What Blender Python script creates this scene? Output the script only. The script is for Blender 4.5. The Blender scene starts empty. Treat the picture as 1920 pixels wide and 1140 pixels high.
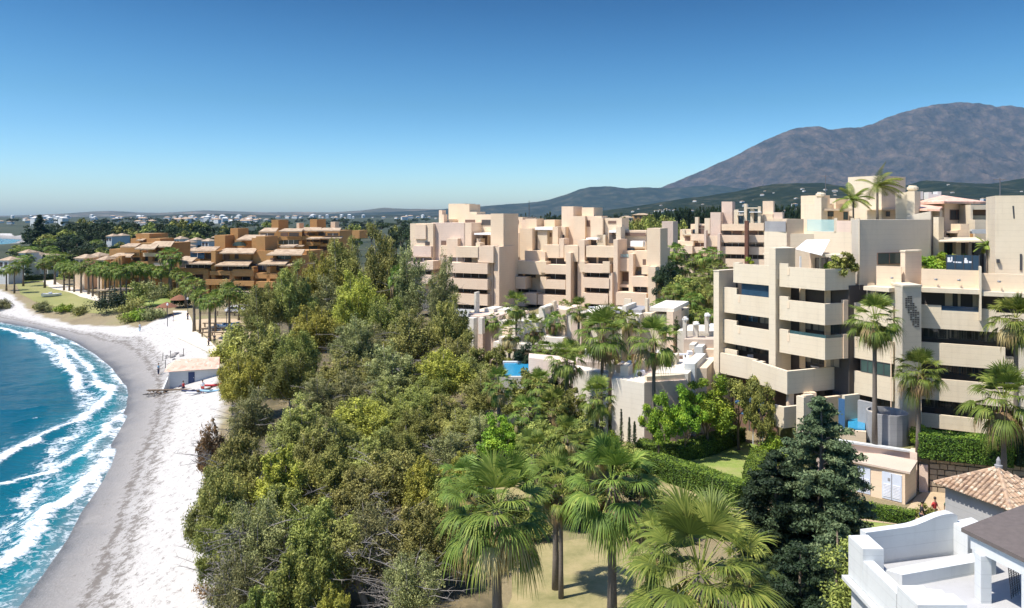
import bpy, math, random
import numpy as np
from mathutils import Vector, noise as mnoise
PI=math.pi
random.seed(7); rng=np.random.default_rng(7)
S=bpy.context.scene; COL=S.collection
F=1400.0; CX=960.0; HY=405.0; H=21.0
def P(px,Y,off=0.0): return ((px-CX)/F*Y+off, Y)
def Z(py,Y): return H-(py-HY)/F*Y
def G(px,py,z=0.0):
    Y=F*(H-z)/(py-HY); x,_=P(px,Y); return (x,Y,z)
def norm2(v): l=math.hypot(v[0],v[1]); return (v[0]/l,v[1]/l)
def online(p,d,px):
    k=(px-CX)/F
    t=(k*p[1]-p[0])/(d[0]-k*d[1]); return (p[0]+d[0]*t,p[1]+d[1]*t)
# ---------------------------------------------------------------- world, sun, camera
AZ=math.radians(68); EL=math.radians(60)
TOSUN=Vector((-math.sin(AZ)*math.cos(EL),-math.cos(AZ)*math.cos(EL),math.sin(EL)))
W=bpy.data.worlds.new("World"); S.world=W; W.use_nodes=True
nt=W.node_tree; bg=nt.nodes['Background']
sky=nt.nodes.new('ShaderNodeTexSky'); sky.sky_type='NISHITA'; sky.sun_disc=False
sky.sun_elevation=EL; sky.sun_rotation=math.atan2(TOSUN.x,TOSUN.y)
sky.altitude=0; sky.air_density=1.0; sky.dust_density=1.0; sky.ozone_density=4.0
SG=nt.nodes.new('ShaderNodeGamma'); SG.inputs[1].default_value=1.55; nt.links.new(sky.outputs[0],SG.inputs[0])
SKYGRADE=nt.nodes.new('ShaderNodeHueSaturation'); SKYGRADE.inputs['Saturation'].default_value=1.1
nt.links.new(SG.outputs[0],SKYGRADE.inputs['Color'])
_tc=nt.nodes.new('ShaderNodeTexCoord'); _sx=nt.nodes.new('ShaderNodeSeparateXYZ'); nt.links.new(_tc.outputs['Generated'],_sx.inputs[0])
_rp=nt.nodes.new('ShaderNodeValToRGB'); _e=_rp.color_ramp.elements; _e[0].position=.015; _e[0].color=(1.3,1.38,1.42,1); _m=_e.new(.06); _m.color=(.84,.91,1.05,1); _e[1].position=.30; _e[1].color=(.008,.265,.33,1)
_m=_e.new(.145); _m.color=(.58,.735,.66,1); _m=_e.new(.55); _m.color=(1.0,1.0,1.0,1); nt.links.new(_sx.outputs[2],_rp.inputs[0])  # ramp rises again so the unseen upper sky adds fill light
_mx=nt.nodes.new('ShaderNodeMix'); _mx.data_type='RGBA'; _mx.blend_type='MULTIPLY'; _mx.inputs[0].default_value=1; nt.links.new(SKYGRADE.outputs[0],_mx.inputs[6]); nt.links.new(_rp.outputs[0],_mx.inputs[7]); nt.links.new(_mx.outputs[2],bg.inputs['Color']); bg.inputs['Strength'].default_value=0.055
sl=bpy.data.lights.new('sun','SUN'); sl.energy=4.6; sl.angle=math.radians(0.5); sl.color=(1.0,0.935,0.84)
so=bpy.data.objects.new('sun',sl); COL.objects.link(so); so.rotation_euler=(-TOSUN).to_track_quat('-Z','Y').to_euler(); so.location=(0,0,60)
cam=bpy.data.cameras.new('camera'); co=bpy.data.objects.new('camera',cam); COL.objects.link(co)
co.location=(0,0,H); co.rotation_euler=(PI/2,0,0); cam.sensor_width=36; cam.lens=36*F/1920; cam.shift_y=-165/1920
cam.clip_start=0.5; cam.clip_end=60000; S.camera=co
S.view_settings.view_transform='Standard'; S.view_settings.look='None'; S.view_settings.exposure=0.68; S.view_settings.gamma=1
S.render.engine='CYCLES'
cy=S.cycles; cy.max_bounces=6; cy.diffuse_bounces=3; cy.glossy_bounces=2; cy.transmission_bounces=4; cy.transparent_max_bounces=6; cy.volume_bounces=0
cy.use_adaptive_sampling=True; cy.adaptive_threshold=0.02; cy.use_denoising=True
# ---------------------------------------------------------------- materials
MATS={}
def newmat(name):
    m=bpy.data.materials.new(name); m.use_nodes=True; MATS[name]=m
    return m,m.node_tree,m.node_tree.nodes['Principled BSDF']
def N(nt,t,**kw):
    n=nt.nodes.new(t)
    for k,v in kw.items():
        if k.startswith('i_'):
            n.inputs[int(k[2:]) if k[2:].isdigit() else k[2:].replace('_',' ')].default_value=v
        else: setattr(n,k,v)
    return n
def ramp(nt,stops,interp='LINEAR'):
    r=nt.nodes.new('ShaderNodeValToRGB'); r.color_ramp.interpolation=interp
    e=r.color_ramp.elements
    while len(e)<len(stops): e.new(0.5)
    for i,(p,c) in enumerate(stops):
        e[i].position=p; e[i].color=(c[0],c[1],c[2],1) if not isinstance(c,(int,float)) else (c,c,c,1)
    return r
def mixc(nt,fac,a,b,mode='MIX'):
    m=nt.nodes.new('ShaderNodeMix'); m.data_type='RGBA'; m.blend_type=mode
    for s,v in ((0,fac),(6,a),(7,b)):
        if isinstance(v,bpy.types.NodeSocket): nt.links.new(v,m.inputs[s])
        else: m.inputs[s].default_value=(v[0],v[1],v[2],1) if isinstance(v,(tuple,list)) else v
    return m.outputs[2]
def math_(nt,op,a,b=None,clamp=False):
    m=nt.nodes.new('ShaderNodeMath'); m.operation=op; m.use_clamp=clamp
    for s,v in ((0,a),(1,b)):
        if v is None: continue
        if isinstance(v,bpy.types.NodeSocket): nt.links.new(v,m.inputs[s])
        else: m.inputs[s].default_value=v
    return m.outputs[0]
def pos(nt): return nt.nodes.new('ShaderNodeNewGeometry').outputs['Position']
def noise(nt,scale,detail=4,rough=.55,vec=None,dist=0):
    n=N(nt,'ShaderNodeTexNoise'); n.inputs['Scale'].default_value=scale; n.inputs['Detail'].default_value=detail; n.inputs['Roughness'].default_value=rough
    n.inputs['Distortion'].default_value=dist
    nt.links.new(vec if vec else pos(nt),n.inputs['Vector']); return n.outputs['Fac']
def mapv(nt,sc,vec=None):
    m=N(nt,'ShaderNodeMapping'); m.inputs['Scale'].default_value=sc; nt.links.new(vec if vec else pos(nt),m.inputs['Vector']); return m.outputs[0]
def attr(nt,name):
    a=N(nt,'ShaderNodeAttribute'); a.attribute_name=name; return a.outputs['Fac']
def bump(nt,bs,h,st=.3,dist=.05):
    b=N(nt,'ShaderNodeBump'); b.inputs['Strength'].default_value=st; b.inputs['Distance'].default_value=dist
    nt.links.new(h,b.inputs['Height']); nt.links.new(b.outputs[0],bs.inputs['Normal'])
def plaster(name,c,c2=None,streak=.22,rough=.85,sc=1.0):
    """painted render with blotches, rain streaks and board-like courses"""
    m,nt,bs=newmat(name); c2=c2 or tuple(x*.8 for x in c)
    n1=noise(nt,.35*sc,5,.6); n2=noise(nt,3*sc,5,.65)
    st=noise(nt,1.0,4,.6,mapv(nt,(2.2*sc,2.2*sc,.16*sc)))
    a=mixc(nt,math_(nt,'MULTIPLY',math_(nt,'SUBTRACT',n1,.4,True),1.6,True),c,c2)
    s=math_(nt,'MULTIPLY',math_(nt,'SUBTRACT',st,.54,True),streak*4,True)
    a=mixc(nt,s,a,tuple(x*.62 for x in c2))
    a=mixc(nt,math_(nt,'MULTIPLY',math_(nt,'SUBTRACT',n2,.55,True),.9,True),a,tuple(x*.7 for x in c))
    sx=N(nt,'ShaderNodeSeparateXYZ'); nt.links.new(pos(nt),sx.inputs[0]); fr=math_(nt,'FRACT',math_(nt,'MULTIPLY',sx.outputs[2],2.17))
    ln=math_(nt,'MULTIPLY',math_(nt,'GREATER_THAN',fr,.93),math_(nt,'MULTIPLY',n1,.34)); a=mixc(nt,ln,a,tuple(x*.5 for x in c2))
    nt.links.new(a,bs.inputs['Base Color']); bs.inputs['Roughness'].default_value=rough
    bump(nt,bs,n2,.25,.03); return m
def flat(name,c,rough=.6,metal=0,var=.12,sc=3.0):
    m,nt,bs=newmat(name); n=noise(nt,sc,4)
    a=mixc(nt,n,tuple(x*(1-var) for x in c),tuple(min(1,x*(1+var)) for x in c))
    nt.links.new(a,bs.inputs['Base Color']); bs.inputs['Roughness'].default_value=rough; bs.inputs['Metallic'].default_value=metal
    return m
plaster('cream',(.665,.575,.43),(.585,.485,.345),.26)
plaster('cream_warm',(.74,.59,.42),(.67,.50,.34),.14)
plaster('sandstone_and_shade',(.56,.50,.40),(.47,.42,.34),.2)
plaster('peach',(.75,.59,.435),(.67,.49,.34),.14)
plaster('pink_wall',(.66,.52,.42),(.57,.44,.35),.2)
plaster('whitewash',(.60,.615,.60),(.53,.545,.53),.3)
plaster('house_white',(.72,.665,.56),(.64,.575,.47),.2)
plaster('ochre',(.47,.26,.095),(.38,.19,.065),.3)
plaster('grey_render',(.30,.30,.30),(.2,.2,.21),.4)
plaster('terrace_tile',(.55,.45,.36),(.47,.37,.28),.1)
plaster('grey_floor',(.42,.42,.415),(.31,.31,.31),.2)
plaster('stone_wall',(.42,.34,.24),(.25,.2,.14),.3,sc=3)
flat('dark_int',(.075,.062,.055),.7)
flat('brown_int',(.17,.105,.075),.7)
flat('white_metal',(.75,.77,.80),.4); flat('blue_door',(.02,.045,.13),.5); flat('doorwhite',(.56,.62,.70),.45)
flat('dark_metal',(.05,.05,.055),.45); flat('rust',(.16,.07,.045),.9,0,.4); flat('thatch',(.20,.085,.045),.95,0,.5,6)
flat('canvas',(.86,.85,.83),.8,0,.05); flat('blue_paint',(.045,.12,.24),.5); flat('pool_blue',(.03,.26,.45),.12)
flat('brown_roof',(.115,.095,.085),.85,0,.3,5); flat('wood',(.16,.11,.07),.8,0,.3); flat('grass_pot',(.35,.16,.09),.8)
flat('red',(.5,.04,.04),.7); flat('greenc',(.03,.12,.06),.8); flat('navy',(.03,.04,.09),.8); flat('blackc',(.02,.02,.025),.8); flat('whitec',(.75,.75,.78),.8)
flat('skin',(.45,.25,.16),.6); flat('hair',(.03,.02,.015),.6); flat('lightblue',(.25,.45,.6),.5); flat('yellowc',(.6,.45,.08),.6)
flat('antenna',(.12,.12,.13),.5); flat('rock',(.30,.28,.26),.95,0,.4,2)
def glass_dark(name,c=(.03,.034,.038)):
    m,nt,bs=newmat(name); n=noise(nt,.8,2)
    nt.links.new(mixc(nt,n,c,tuple(x*2.2 for x in c)),bs.inputs['Base Color']); bs.inputs['Roughness'].default_value=.08; bs.inputs['Specular IOR Level'].default_value=.6
glass_dark('glass'); glass_dark('curtained_glass',(.16,.15,.135)); glass_dark('glass_teal',(.03,.06,.065)); glass_dark('glass_blue',(.015,.035,.06)); glass_dark('glass_green',(.035,.06,.055))
m,nt,bs=newmat('clear_glass'); bs.inputs['Base Color'].default_value=(.45,.68,.66,1); bs.inputs['Roughness'].default_value=.05; bs.inputs['Alpha'].default_value=.45
def tilemat(name,c1,c2,c3,sc=5):
    m,nt,bs=newmat(name); v=N(nt,'ShaderNodeTexVoronoi'); v.inputs['Scale'].default_value=sc; nt.links.new(pos(nt),v.inputs['Vector'])
    sep=N(nt,'ShaderNodeSeparateColor'); nt.links.new(v.outputs['Color'],sep.inputs[0])
    r=ramp(nt,[(0,c2),(.45,c1),(.8,c1),(1,c3)]); nt.links.new(sep.outputs[0],r.inputs[0])
    a=mixc(nt,math_(nt,'MULTIPLY',noise(nt,1.2,4),.5),r.outputs[0],c3)
    nt.links.new(a,bs.inputs['Base Color']); bs.inputs['Roughness'].default_value=.85
tilemat('roof_tile',(.37,.22,.125),(.13,.06,.035),(.58,.50,.37),4.5)
tilemat('roof_pink',(.66,.40,.29),(.50,.25,.17),(.72,.52,.42),2.5)
tilemat('roof_beige',(.38,.28,.18),(.25,.16,.10),(.48,.38,.26),1.2)
def leafmat(name,c0,c1,c2,trans=.16,sc=.35,hue=.04):
    """c0 deep, c1 main, c2 fresh tip colour; every leaf carries its own random tone (hedge tops raised as if sunlit)"""
    m,nt,bs=newmat(name); t=attr(nt,'tone')
    r=ramp(nt,[(0,c0),(.5,c1),(1,c2)]); oi=N(nt,'ShaderNodeObjectInfo')
    n=noise(nt,sc,2)
    f=math_(nt,'ADD',math_(nt,'MULTIPLY',t,.62),math_(nt,'MULTIPLY',math_(nt,'SUBTRACT',n,.2),.55),True)
    nt.links.new(f,r.inputs[0])
    hs=N(nt,'ShaderNodeHueSaturation'); nt.links.new(r.outputs[0],hs.inputs['Color'])
    nt.links.new(math_(nt,'ADD',.5-hue/2,math_(nt,'MULTIPLY',oi.outputs['Random'],hue)),hs.inputs['Hue'])
    nt.links.new(math_(nt,'ADD',.8,math_(nt,'MULTIPLY',oi.outputs['Random'],.4)),hs.inputs['Value'])
    nt.links.new(hs.outputs[0],bs.inputs['Base Color']); bs.inputs['Roughness'].default_value=.6; bs.inputs['Specular IOR Level'].default_value=.25
    tr=N(nt,'ShaderNodeBsdfTranslucent'); nt.links.new(hs.outputs[0],tr.inputs[0])
    mx=N(nt,'ShaderNodeMixShader'); mx.inputs[0].default_value=trans
    nt.links.new(bs.outputs[0],mx.inputs[1]); nt.links.new(tr.outputs[0],mx.inputs[2]); nt.links.new(mx.outputs[0],nt.nodes['Material Output'].inputs['Surface'])
leafmat('leaf_olive',(.05,.06,.018),(.29,.295,.08),(.76,.70,.19))
leafmat('leaf_grey',(.05,.06,.028),(.26,.27,.10),(.68,.65,.26))
leafmat('leaf_yellow',(.055,.065,.014),(.33,.325,.055),(.80,.73,.12))
leafmat('leaf_green',(.045,.06,.014),(.24,.27,.062),(.66,.64,.15))
leafmat('leaf_bright',(.05,.11,.01),(.22,.33,.03),(.52,.56,.05))
leafmat('leaf_dark',(.012,.025,.012),(.03,.055,.024),(.07,.11,.04))
leafmat('leaf_pine',(.025,.05,.022),(.105,.155,.07),(.30,.36,.16),.1)
leafmat('leaf_far',(.02,.035,.016),(.05,.075,.028),(.11,.14,.05))
leafmat('leaf_rust',(.12,.07,.03),(.26,.16,.07),(.42,.28,.14))
leafmat('frond',(.025,.05,.01),(.145,.205,.034),(.52,.53,.12),.25,1.0)
leafmat('frond_dry',(.14,.09,.035),(.32,.23,.10),(.52,.42,.22),.2,1.0)
leafmat('hedge_leaf',(.03,.065,.012),(.10,.18,.025),(.34,.44,.05),.2,1.2,.02)
flat('bark',(.17,.13,.095),.9,0,.35,6); flat('bark_grey',(.22,.20,.18),.9,0,.4,5); flat('palm_bark',(.15,.125,.10),.95,0,.4,9)
flat('hedge_core',(.02,.035,.012),.95)
# ---------------------------------------------------------------- mesh helpers
def link(o,parent=None):
    COL.objects.link(o)
    if parent: o.parent=parent
    return o
def tag(o,label=None,cat=None,group=None,kind=None):
    if label: o['label']=label
    if cat: o['category']=cat
    if group: o['group']=group
    if kind: o['kind']=kind
    return o
def thing(name,label,cat,loc=(0,0,0),rz=0,group=None,sc=1):
    o=bpy.data.objects.new(name,None); o.empty_display_size=.3; link(o); o.location=loc; o.rotation_euler=(0,0,rz); o.scale=(sc,sc,sc)
    return tag(o,label,cat,group)
class MB:
    def __init__(s): s.v=[]; s.f=[]
    def quad(s,a,b,c,d):
        n=len(s.v); s.v+=[a,b,c,d]; s.f.append((n,n+1,n+2,n+3)); return s
    def prism(s,pts,z0,z1):
        """pts = plan polygon [(x,y)..]; z0/z1 floats or per-point lists"""
        ar=sum(pts[i][0]*pts[(i+1)%len(pts)][1]-pts[(i+1)%len(pts)][0]*pts[i][1] for i in range(len(pts)))
        k=len(pts); zz0=z0 if isinstance(z0,(list,tuple)) else [z0]*k; zz1=z1 if isinstance(z1,(list,tuple)) else [z1]*k
        if ar<0: pts=pts[::-1]; zz0=zz0[::-1]; zz1=zz1[::-1]
        n=len(s.v)
        s.v+=[(p[0],p[1],z) for p,z in zip(pts,zz0)]+[(p[0],p[1],z) for p,z in zip(pts,zz1)]
        s.f.append(tuple(n+i for i in range(k))[::-1]); s.f.append(tuple(n+k+i for i in range(k)))
        for i in range(k):
            j=(i+1)%k; s.f.append((n+i,n+j,n+k+j,n+k+i))
        return s
    def box(s,c,d,rz=0):
        """centre-bottom c, dims d"""
        cx,cy,cz=c; w,l,h=d; ca,sa=math.cos(rz),math.sin(rz)
        pts=[(cx+ca*x-sa*y,cy+sa*x+ca*y) for x,y in((-w/2,-l/2),(w/2,-l/2),(w/2,l/2),(-w/2,l/2))]
        return s.prism(pts,cz,cz+h)
    def tube(s,path,rad,n=8,cap=True):
        base=len(s.v); path=[Vector(p) for p in path]
        rads=rad if isinstance(rad,(list,tuple)) else [rad]*len(path)
        for i,p in enumerate(path):
            t=(path[min(i+1,len(path)-1)]-path[max(i-1,0)]).normalized()
            a=t.cross(Vector((0,0,1)) if abs(t.z)<.95 else Vector((1,0,0))).normalized(); b=t.cross(a)
            for k in range(n):
                q=p+(a*math.cos(2*PI*k/n)+b*math.sin(2*PI*k/n))*rads[i]; s.v.append(tuple(q))
        for i in range(len(path)-1):
            for k in range(n):
                a0=base+i*n+k; a1=base+i*n+(k+1)%n; s.f.append((a0,a1,a1+n,a0+n))
        if cap:
            s.f.append(tuple(base+k for k in range(n))[::-1]); e=base+(len(path)-1)*n; s.f.append(tuple(e+k for k in range(n)))
        return s
    def lathe(s,prof,n=12,c=(0,0,0)):
        b=len(s.v)
        for r,z in prof:
            for k in range(n): s.v.append((c[0]+r*math.cos(2*PI*k/n),c[1]+r*math.sin(2*PI*k/n),c[2]+z))
        for i in range(len(prof)-1):
            for k in range(n):
                a0=b+i*n+k; a1=b+i*n+(k+1)%n; s.f.append((a0,a1,a1+n,a0+n))
        s.f.append(tuple(b+k for k in range(n))[::-1]); e=b+(len(prof)-1)*n; s.f.append(tuple(e+k for k in range(n)))
        return s
    def build(s,name,mat,parent=None,smooth=False,origin=None):
        me=bpy.data.meshes.new(name)
        v=s.v
        if origin: v=[(a[0]-origin[0],a[1]-origin[1],a[2]-origin[2]) for a in v]
        me.from_pydata(v,[],s.f); me.update()
        me.materials.append(MATS[mat] if isinstance(mat,str) else mat)
        if smooth: me.polygons.foreach_set('use_smooth',[True]*len(me.polygons))
        o=bpy.data.objects.new(name,me)
        if origin: o.location=origin
        return link(o,parent)
def npmesh(name,verts,faces,mat,parent=None,attrs=None,smooth=False):
    """verts (n,3), faces (m,4) arrays"""
    me=bpy.data.meshes.new(name); n=len(verts); m=len(faces); k=faces.shape[1]
    me.vertices.add(n); me.vertices.foreach_set('co',np.asarray(verts,dtype=np.float32).ravel())
    me.loops.add(m*k); me.loops.foreach_set('vertex_index',np.asarray(faces,dtype=np.int32).ravel())
    me.polygons.add(m); me.polygons.foreach_set('loop_start',np.arange(0,m*k,k,dtype=np.int32)); me.polygons.foreach_set('loop_total',np.full(m,k,dtype=np.int32))
    me.update(calc_edges=True)
    if smooth: me.polygons.foreach_set('use_smooth',np.ones(m,dtype=bool))
    for an,av in (attrs or {}).items():
        a=me.attributes.new(an,'FLOAT','POINT'); a.data.foreach_set('value',np.asarray(av,dtype=np.float32))
    me.materials.append(MATS[mat] if isinstance(mat,str) else mat)
    o=bpy.data.objects.new(name,me); return link(o,parent)
def copy_tree(o,parent=None,loc=None,rz=None,sc=None,label=None,group=None):
    c=o.copy(); link(c,parent)
    if loc is not None: c.location=loc
    if rz is not None: c.rotation_euler=(0,0,rz)
    if sc is not None: c.scale=sc if isinstance(sc,(tuple,list)) else (sc,sc,sc)
    if label: c['label']=label
    if group: c['group']=group
    for ch in list(o.children): copy_tree(ch,c)
    return c
def mitre(pts,th):
    """inner offset (to the right-hand side when walking) polyline"""
    out=[]
    for i,p in enumerate(pts):
        ds=[]
        if i>0: ds.append(norm2((p[0]-pts[i-1][0],p[1]-pts[i-1][1])))
        if i<len(pts)-1: ds.append(norm2((pts[i+1][0]-p[0],pts[i+1][1]-p[1])))
        ns=[(-d[1],d[0]) for d in ds]
        if len(ns)==1: n=ns[0]; k=1
        else:
            n=norm2((ns[0][0]+ns[1][0],ns[0][1]+ns[1][1])); k=1/max(.35,n[0]*ns[0][0]+n[1]*ns[0][1])
        out.append((p[0]+n[0]*th*k,p[1]+n[1]*th*k))
    return out
# ---------------------------------------------------------------- shoreline, terrain
ZS=-4.0
shore=[(-22,-60),(-24,0),(-27,30)]+[G(px,py,ZS)[:2] for px,py in((40,1140),(88,1075),(130,1010),(168,930),(200,850),(222,800),(240,762),(236,722),(212,690),(180,664),(140,640),(100,624),(50,612),(0,604))]
shore+=[(-150,184),(-200,198),(-260,225),(-330,300),(-385,420),(-410,600),(-520,790),(-800,1000),(-2500,2200),(-16000,9000)]
inner=[(-8,-60),(-10,0),(-12.5,25)]+[G(px,py,-.5)[:2] for px,py in((430,1130),(420,1050),(396,960),(388,880),(396,800),(420,745),(412,700),(404,662),(372,632),(332,590),(300,594),(262,602),(232,596),(200,594),(130,585),(60,570),(0,546))]
inner+=[(-165,218),(-200,222),(-255,250),(-315,320),(-365,430),(-390,600),(-490,800),(-760,1030),(-2400,2300),(-16000,9300)]
def sdist(X,Y,poly):
    """distance to polyline, positive on its right-hand (land) side when walking along it"""
    best=np.full(X.shape,1e12); sg=np.ones(X.shape)
    for (ax,ay),(bx,by) in zip(poly[:-1],poly[1:]):
        dx,dy=bx-ax,by-ay; L=dx*dx+dy*dy
        t=np.clip(((X-ax)*dx+(Y-ay)*dy)/L,0,1); d=(X-ax-t*dx)**2+(Y-ay-t*dy)**2
        best=np.minimum(best,d)
    # sign: even-odd against polygon closed over the land side
    pol=poly+[(poly[-1][0],60000),(60000,60000),(60000,-5000),(poly[0][0],-5000)]
    ins=np.zeros(X.shape,bool)
    for (ax,ay),(bx,by) in zip(pol,pol[1:]+pol[:1]):
        c=((ay>Y)!=(by>Y)); 
        if ay!=by: ins^=c&(X<(bx-ax)*(Y-ay)/(by-ay)+ax)
    return np.sqrt(best)*np.where(ins,1,-1)
def sm(a,b,x): t=np.clip((x-a)/(b-a),0,1); return t*t*(3-2*t)
def vnoise(X,Y,sc,seed=0,octv=4):
    """value noise, numpy"""
    out=np.zeros(X.shape); amp=1; tot=0
    for o in range(octv):
        x=X*sc+seed*17.3+o*31.7; y=Y*sc+seed*9.1+o*11.9; xi=np.floor(x).astype(np.int64); yi=np.floor(y).astype(np.int64); fx=x-xi; fy=y-yi
        fx=fx*fx*(3-2*fx); fy=fy*fy*(3-2*fy)
        def h(a,b):
            n=(a*374761393+b*668265263+seed*144269+o*7919)&0x7fffffff; n=((n^(n>>13))*1274126177)&0x7fffffff; n=n^(n>>16); return (n&0xffff)/65535.0
        v=h(xi,yi)*(1-fx)*(1-fy)+h(xi+1,yi)*fx*(1-fy)+h(xi,yi+1)*(1-fx)*fy+h(xi+1,yi+1)*fx*fy
        out+=v*amp; tot+=amp; amp*=.5; sc*=2
    return out/tot
def terr(X,Y,sd=None):
    X=np.asarray(X,float); Y=np.asarray(Y,float)
    if sd is None: sd=sdist(X,Y,shore)
    z=ZS+4.0*sm(-3,24,sd)-1.0*sm(4,-25,sd)*6*(sd<4)*sm(3,-30,sd)-.35*sm(1.5,-3,sd)
    z=z+.25*(vnoise(X,Y,.12,3)-.5)*sm(0,6,sd)*sm(40,20,sd)
    z=z+3.0*sm(80,145,Y)*sm(-25,15,X-(Y-100)*.0)
    return z
def gz(x,y): return float(terr(np.array([x]),np.array([y]))[0])
def GT(px,py):
    """ground point seen at a pixel"""
    z=0
    for _ in range(12):
        x,y,_z=G(px,py,z); z=.5*z+.5*gz(x,y)
    return (x,y,z)
def axis(lo,hi,fa,fb,step,gr=1.12):
    a=list(np.arange(fa,fb+1e-6,step)); s=step; v=fb
    while v<hi: s*=gr; v+=s; a.append(v)
    s=step; v=fa; pre=[]
    while v>lo: s*=gr; v-=s; pre.append(v)
    return np.array(pre[::-1]+a)
def grid(name,xs,ys,zf,mat,attrf=None,kind='structure',smooth=True):
    X,Y=np.meshgrid(xs,ys); Zz,at=zf(X,Y); n,m=X.shape
    v=np.stack([X.ravel(),Y.ravel(),Zz.ravel()],1); i=np.arange(n*m).reshape(n,m)
    f=np.stack([i[:-1,:-1].ravel(),i[:-1,1:].ravel(),i[1:,1:].ravel(),i[1:,:-1].ravel()],1)
    o=npmesh(name,v,f,mat,None,{k:a.ravel() for k,a in at.items()},smooth); o['kind']=kind; return o
# ground material
m,nt,bs=newmat('ground'); sd=attr(nt,'sd'); inl=attr(nt,'inl')
wob=math_(nt,'MULTIPLY',math_(nt,'SUBTRACT',noise(nt,.25,4),.5),5.0)
sdn=math_(nt,'ADD',sd,wob)
btn=math_(nt,'ADD',attr(nt,'bt'),math_(nt,'MULTIPLY',wob,.035),True)
wet=ramp(nt,[(0,(.10,.095,.088)),(.08,(.19,.18,.165)),(.26,(.26,.245,.225)),(.42,(.36,.345,.32)),(.56,(.48,.46,.425)),(1,(.52,.50,.465))]); nt.links.new(btn,wet.inputs[0])
peb=noise(nt,5,5,.75); pv=N(nt,'ShaderNodeTexVoronoi'); pv.inputs['Scale'].default_value=2.6; nt.links.new(pos(nt),pv.inputs['Vector'])
sand=mixc(nt,math_(nt,'MULTIPLY',math_(nt,'SUBTRACT',peb,.48,True),2.2,True),wet.outputs[0],(.32,.30,.27))
big=noise(nt,.5,5,.7)
sand=mixc(nt,math_(nt,'MULTIPLY',math_(nt,'SUBTRACT',big,.55,True),1.3,True),sand,(.36,.345,.32))
# seaweed / debris wrack line: dense specks where sd ~ 8..12 m
band=ramp(nt,[(0,0),(.26,.05),(.35,1),(.41,.45),(.48,.8),(.60,.2),(.8,.25),(1,.2)]); nt.links.new(btn,band.inputs[0])
spk=noise(nt,1.4,7,.82,mapv(nt,(1.3,.8,1)))
spkf=math_(nt,'MULTIPLY',math_(nt,'SUBTRACT',math_(nt,'ADD',spk,math_(nt,'MULTIPLY',band.outputs[0],.17)),.58,True),10,True)
sand=mixc(nt,math_(nt,'MULTIPLY',spkf,.78),sand,(.10,.08,.06))
soil=ramp(nt,[(.25,(.20,.15,.085)),(.5,(.30,.24,.13)),(.75,(.25,.26,.09))]); nt.links.new(noise(nt,.12,5,.6),soil.inputs[0])
soil2=mixc(nt,math_(nt,'MULTIPLY',noise(nt,3,6,.7),.6),soil.outputs[0],(.10,.085,.045))
fl=math_(nt,'MULTIPLY',math_(nt,'ADD',math_(nt,'ADD',inl,math_(nt,'MULTIPLY',wob,.7)),.6),.8,True)
farg=ramp(nt,[(.3,(.015,.026,.010)),(.55,(.035,.045,.018)),(.8,(.11,.095,.06))]); nt.links.new(noise(nt,.012,6,.65),farg.inputs[0])
land=mixc(nt,math_(nt,'MULTIPLY',math_(nt,'SUBTRACT',attr(nt,'far'),0),1.0,True),soil2,farg.outputs[0])
nt.links.new(mixc(nt,fl,sand,land),bs.inputs['Base Color'])
rr=ramp(nt,[(0,.35),(.12,.75),(1,.95)]); nt.links.new(math_(nt,'MULTIPLY',sdn,1/22.,True),rr.inputs[0]); nt.links.new(rr.outputs[0],bs.inputs['Roughness'])
bump(nt,bs,math_(nt,'ADD',peb,math_(nt,'MULTIPLY',big,1.2)),.5,.2)
def gf(X,Y):
    sd=sdist(X,Y,shore); inn=sdist(X,Y,inner); z=terr(X,Y,sd)
    z=np.where(Y>500,z+12*sm(500,3000,Y)*sm(30,400,sd),z)
    return z,{'sd':np.clip(sd,-50,400),'bt':np.where(inn<0,sd/np.maximum(sd-inn,.5),1.),'inl':np.clip(inn,-50,50),'far':sm(230,330,Y)}
grid('ground',axis(-14500,14500,-140,60,1.0),axis(-150,13500,22,240,1.0,1.1),gf,'ground')
# ---------------------------------------------------------------- sea
m,nt,bs=newmat('sea'); fo=attr(nt,'foam'); shal=attr(nt,'shallow'); out=nt.nodes['Material Output']
deep=ramp(nt,[(0,(.001,.05,.09)),(.35,(.002,.08,.12)),(.62,(.005,.14,.18)),(.86,(.015,.165,.20)),(1,(.11,.19,.21))]); nt.links.new(math_(nt,'ADD',shal,math_(nt,'MULTIPLY',math_(nt,'SUBTRACT',noise(nt,.10,5,.65,mapv(nt,(1,.55,1))),.5),.45),True),deep.inputs[0])
lace=noise(nt,1.7,7,.7,mapv(nt,(1,1,1)),1.2); lace2=noise(nt,.45,5,.65,None,.8)
L_=math_(nt,'MULTIPLY',math_(nt,'SUBTRACT',math_(nt,'ADD',math_(nt,'MULTIPLY',lace,.6),math_(nt,'MULTIPLY',lace2,.4)),.5),4.6)
ff=math_(nt,'ADD',fo,math_(nt,'MULTIPLY',L_,math_(nt,'MULTIPLY',math_(nt,'ADD',fo,.06,True),1.1,True)))
ffc=math_(nt,'MULTIPLY',math_(nt,'SUBTRACT',ff,.50,True),1.9,True)
nt.links.new(mixc(nt,ffc,deep.outputs[0],(.86,.89,.90)),bs.inputs['Base Color'])
rr=ramp(nt,[(0,.13),(1,.8)]); nt.links.new(ffc,rr.inputs[0]); nt.links.new(rr.outputs[0],bs.inputs['Roughness'])
bs.inputs['IOR'].default_value=1.33; bs.inputs['Specular IOR Level'].default_value=.14
w1=noise(nt,.9,6,.6,mapv(nt,(.7,1.4,1)),.6); w2=noise(nt,.18,4,.5)
bump(nt,bs,math_(nt,'ADD',w1,math_(nt,'ADD',math_(nt,'MULTIPLY',w2,2.0),math_(nt,'MULTIPLY',ffc,.35))),.55,.45)
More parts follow.
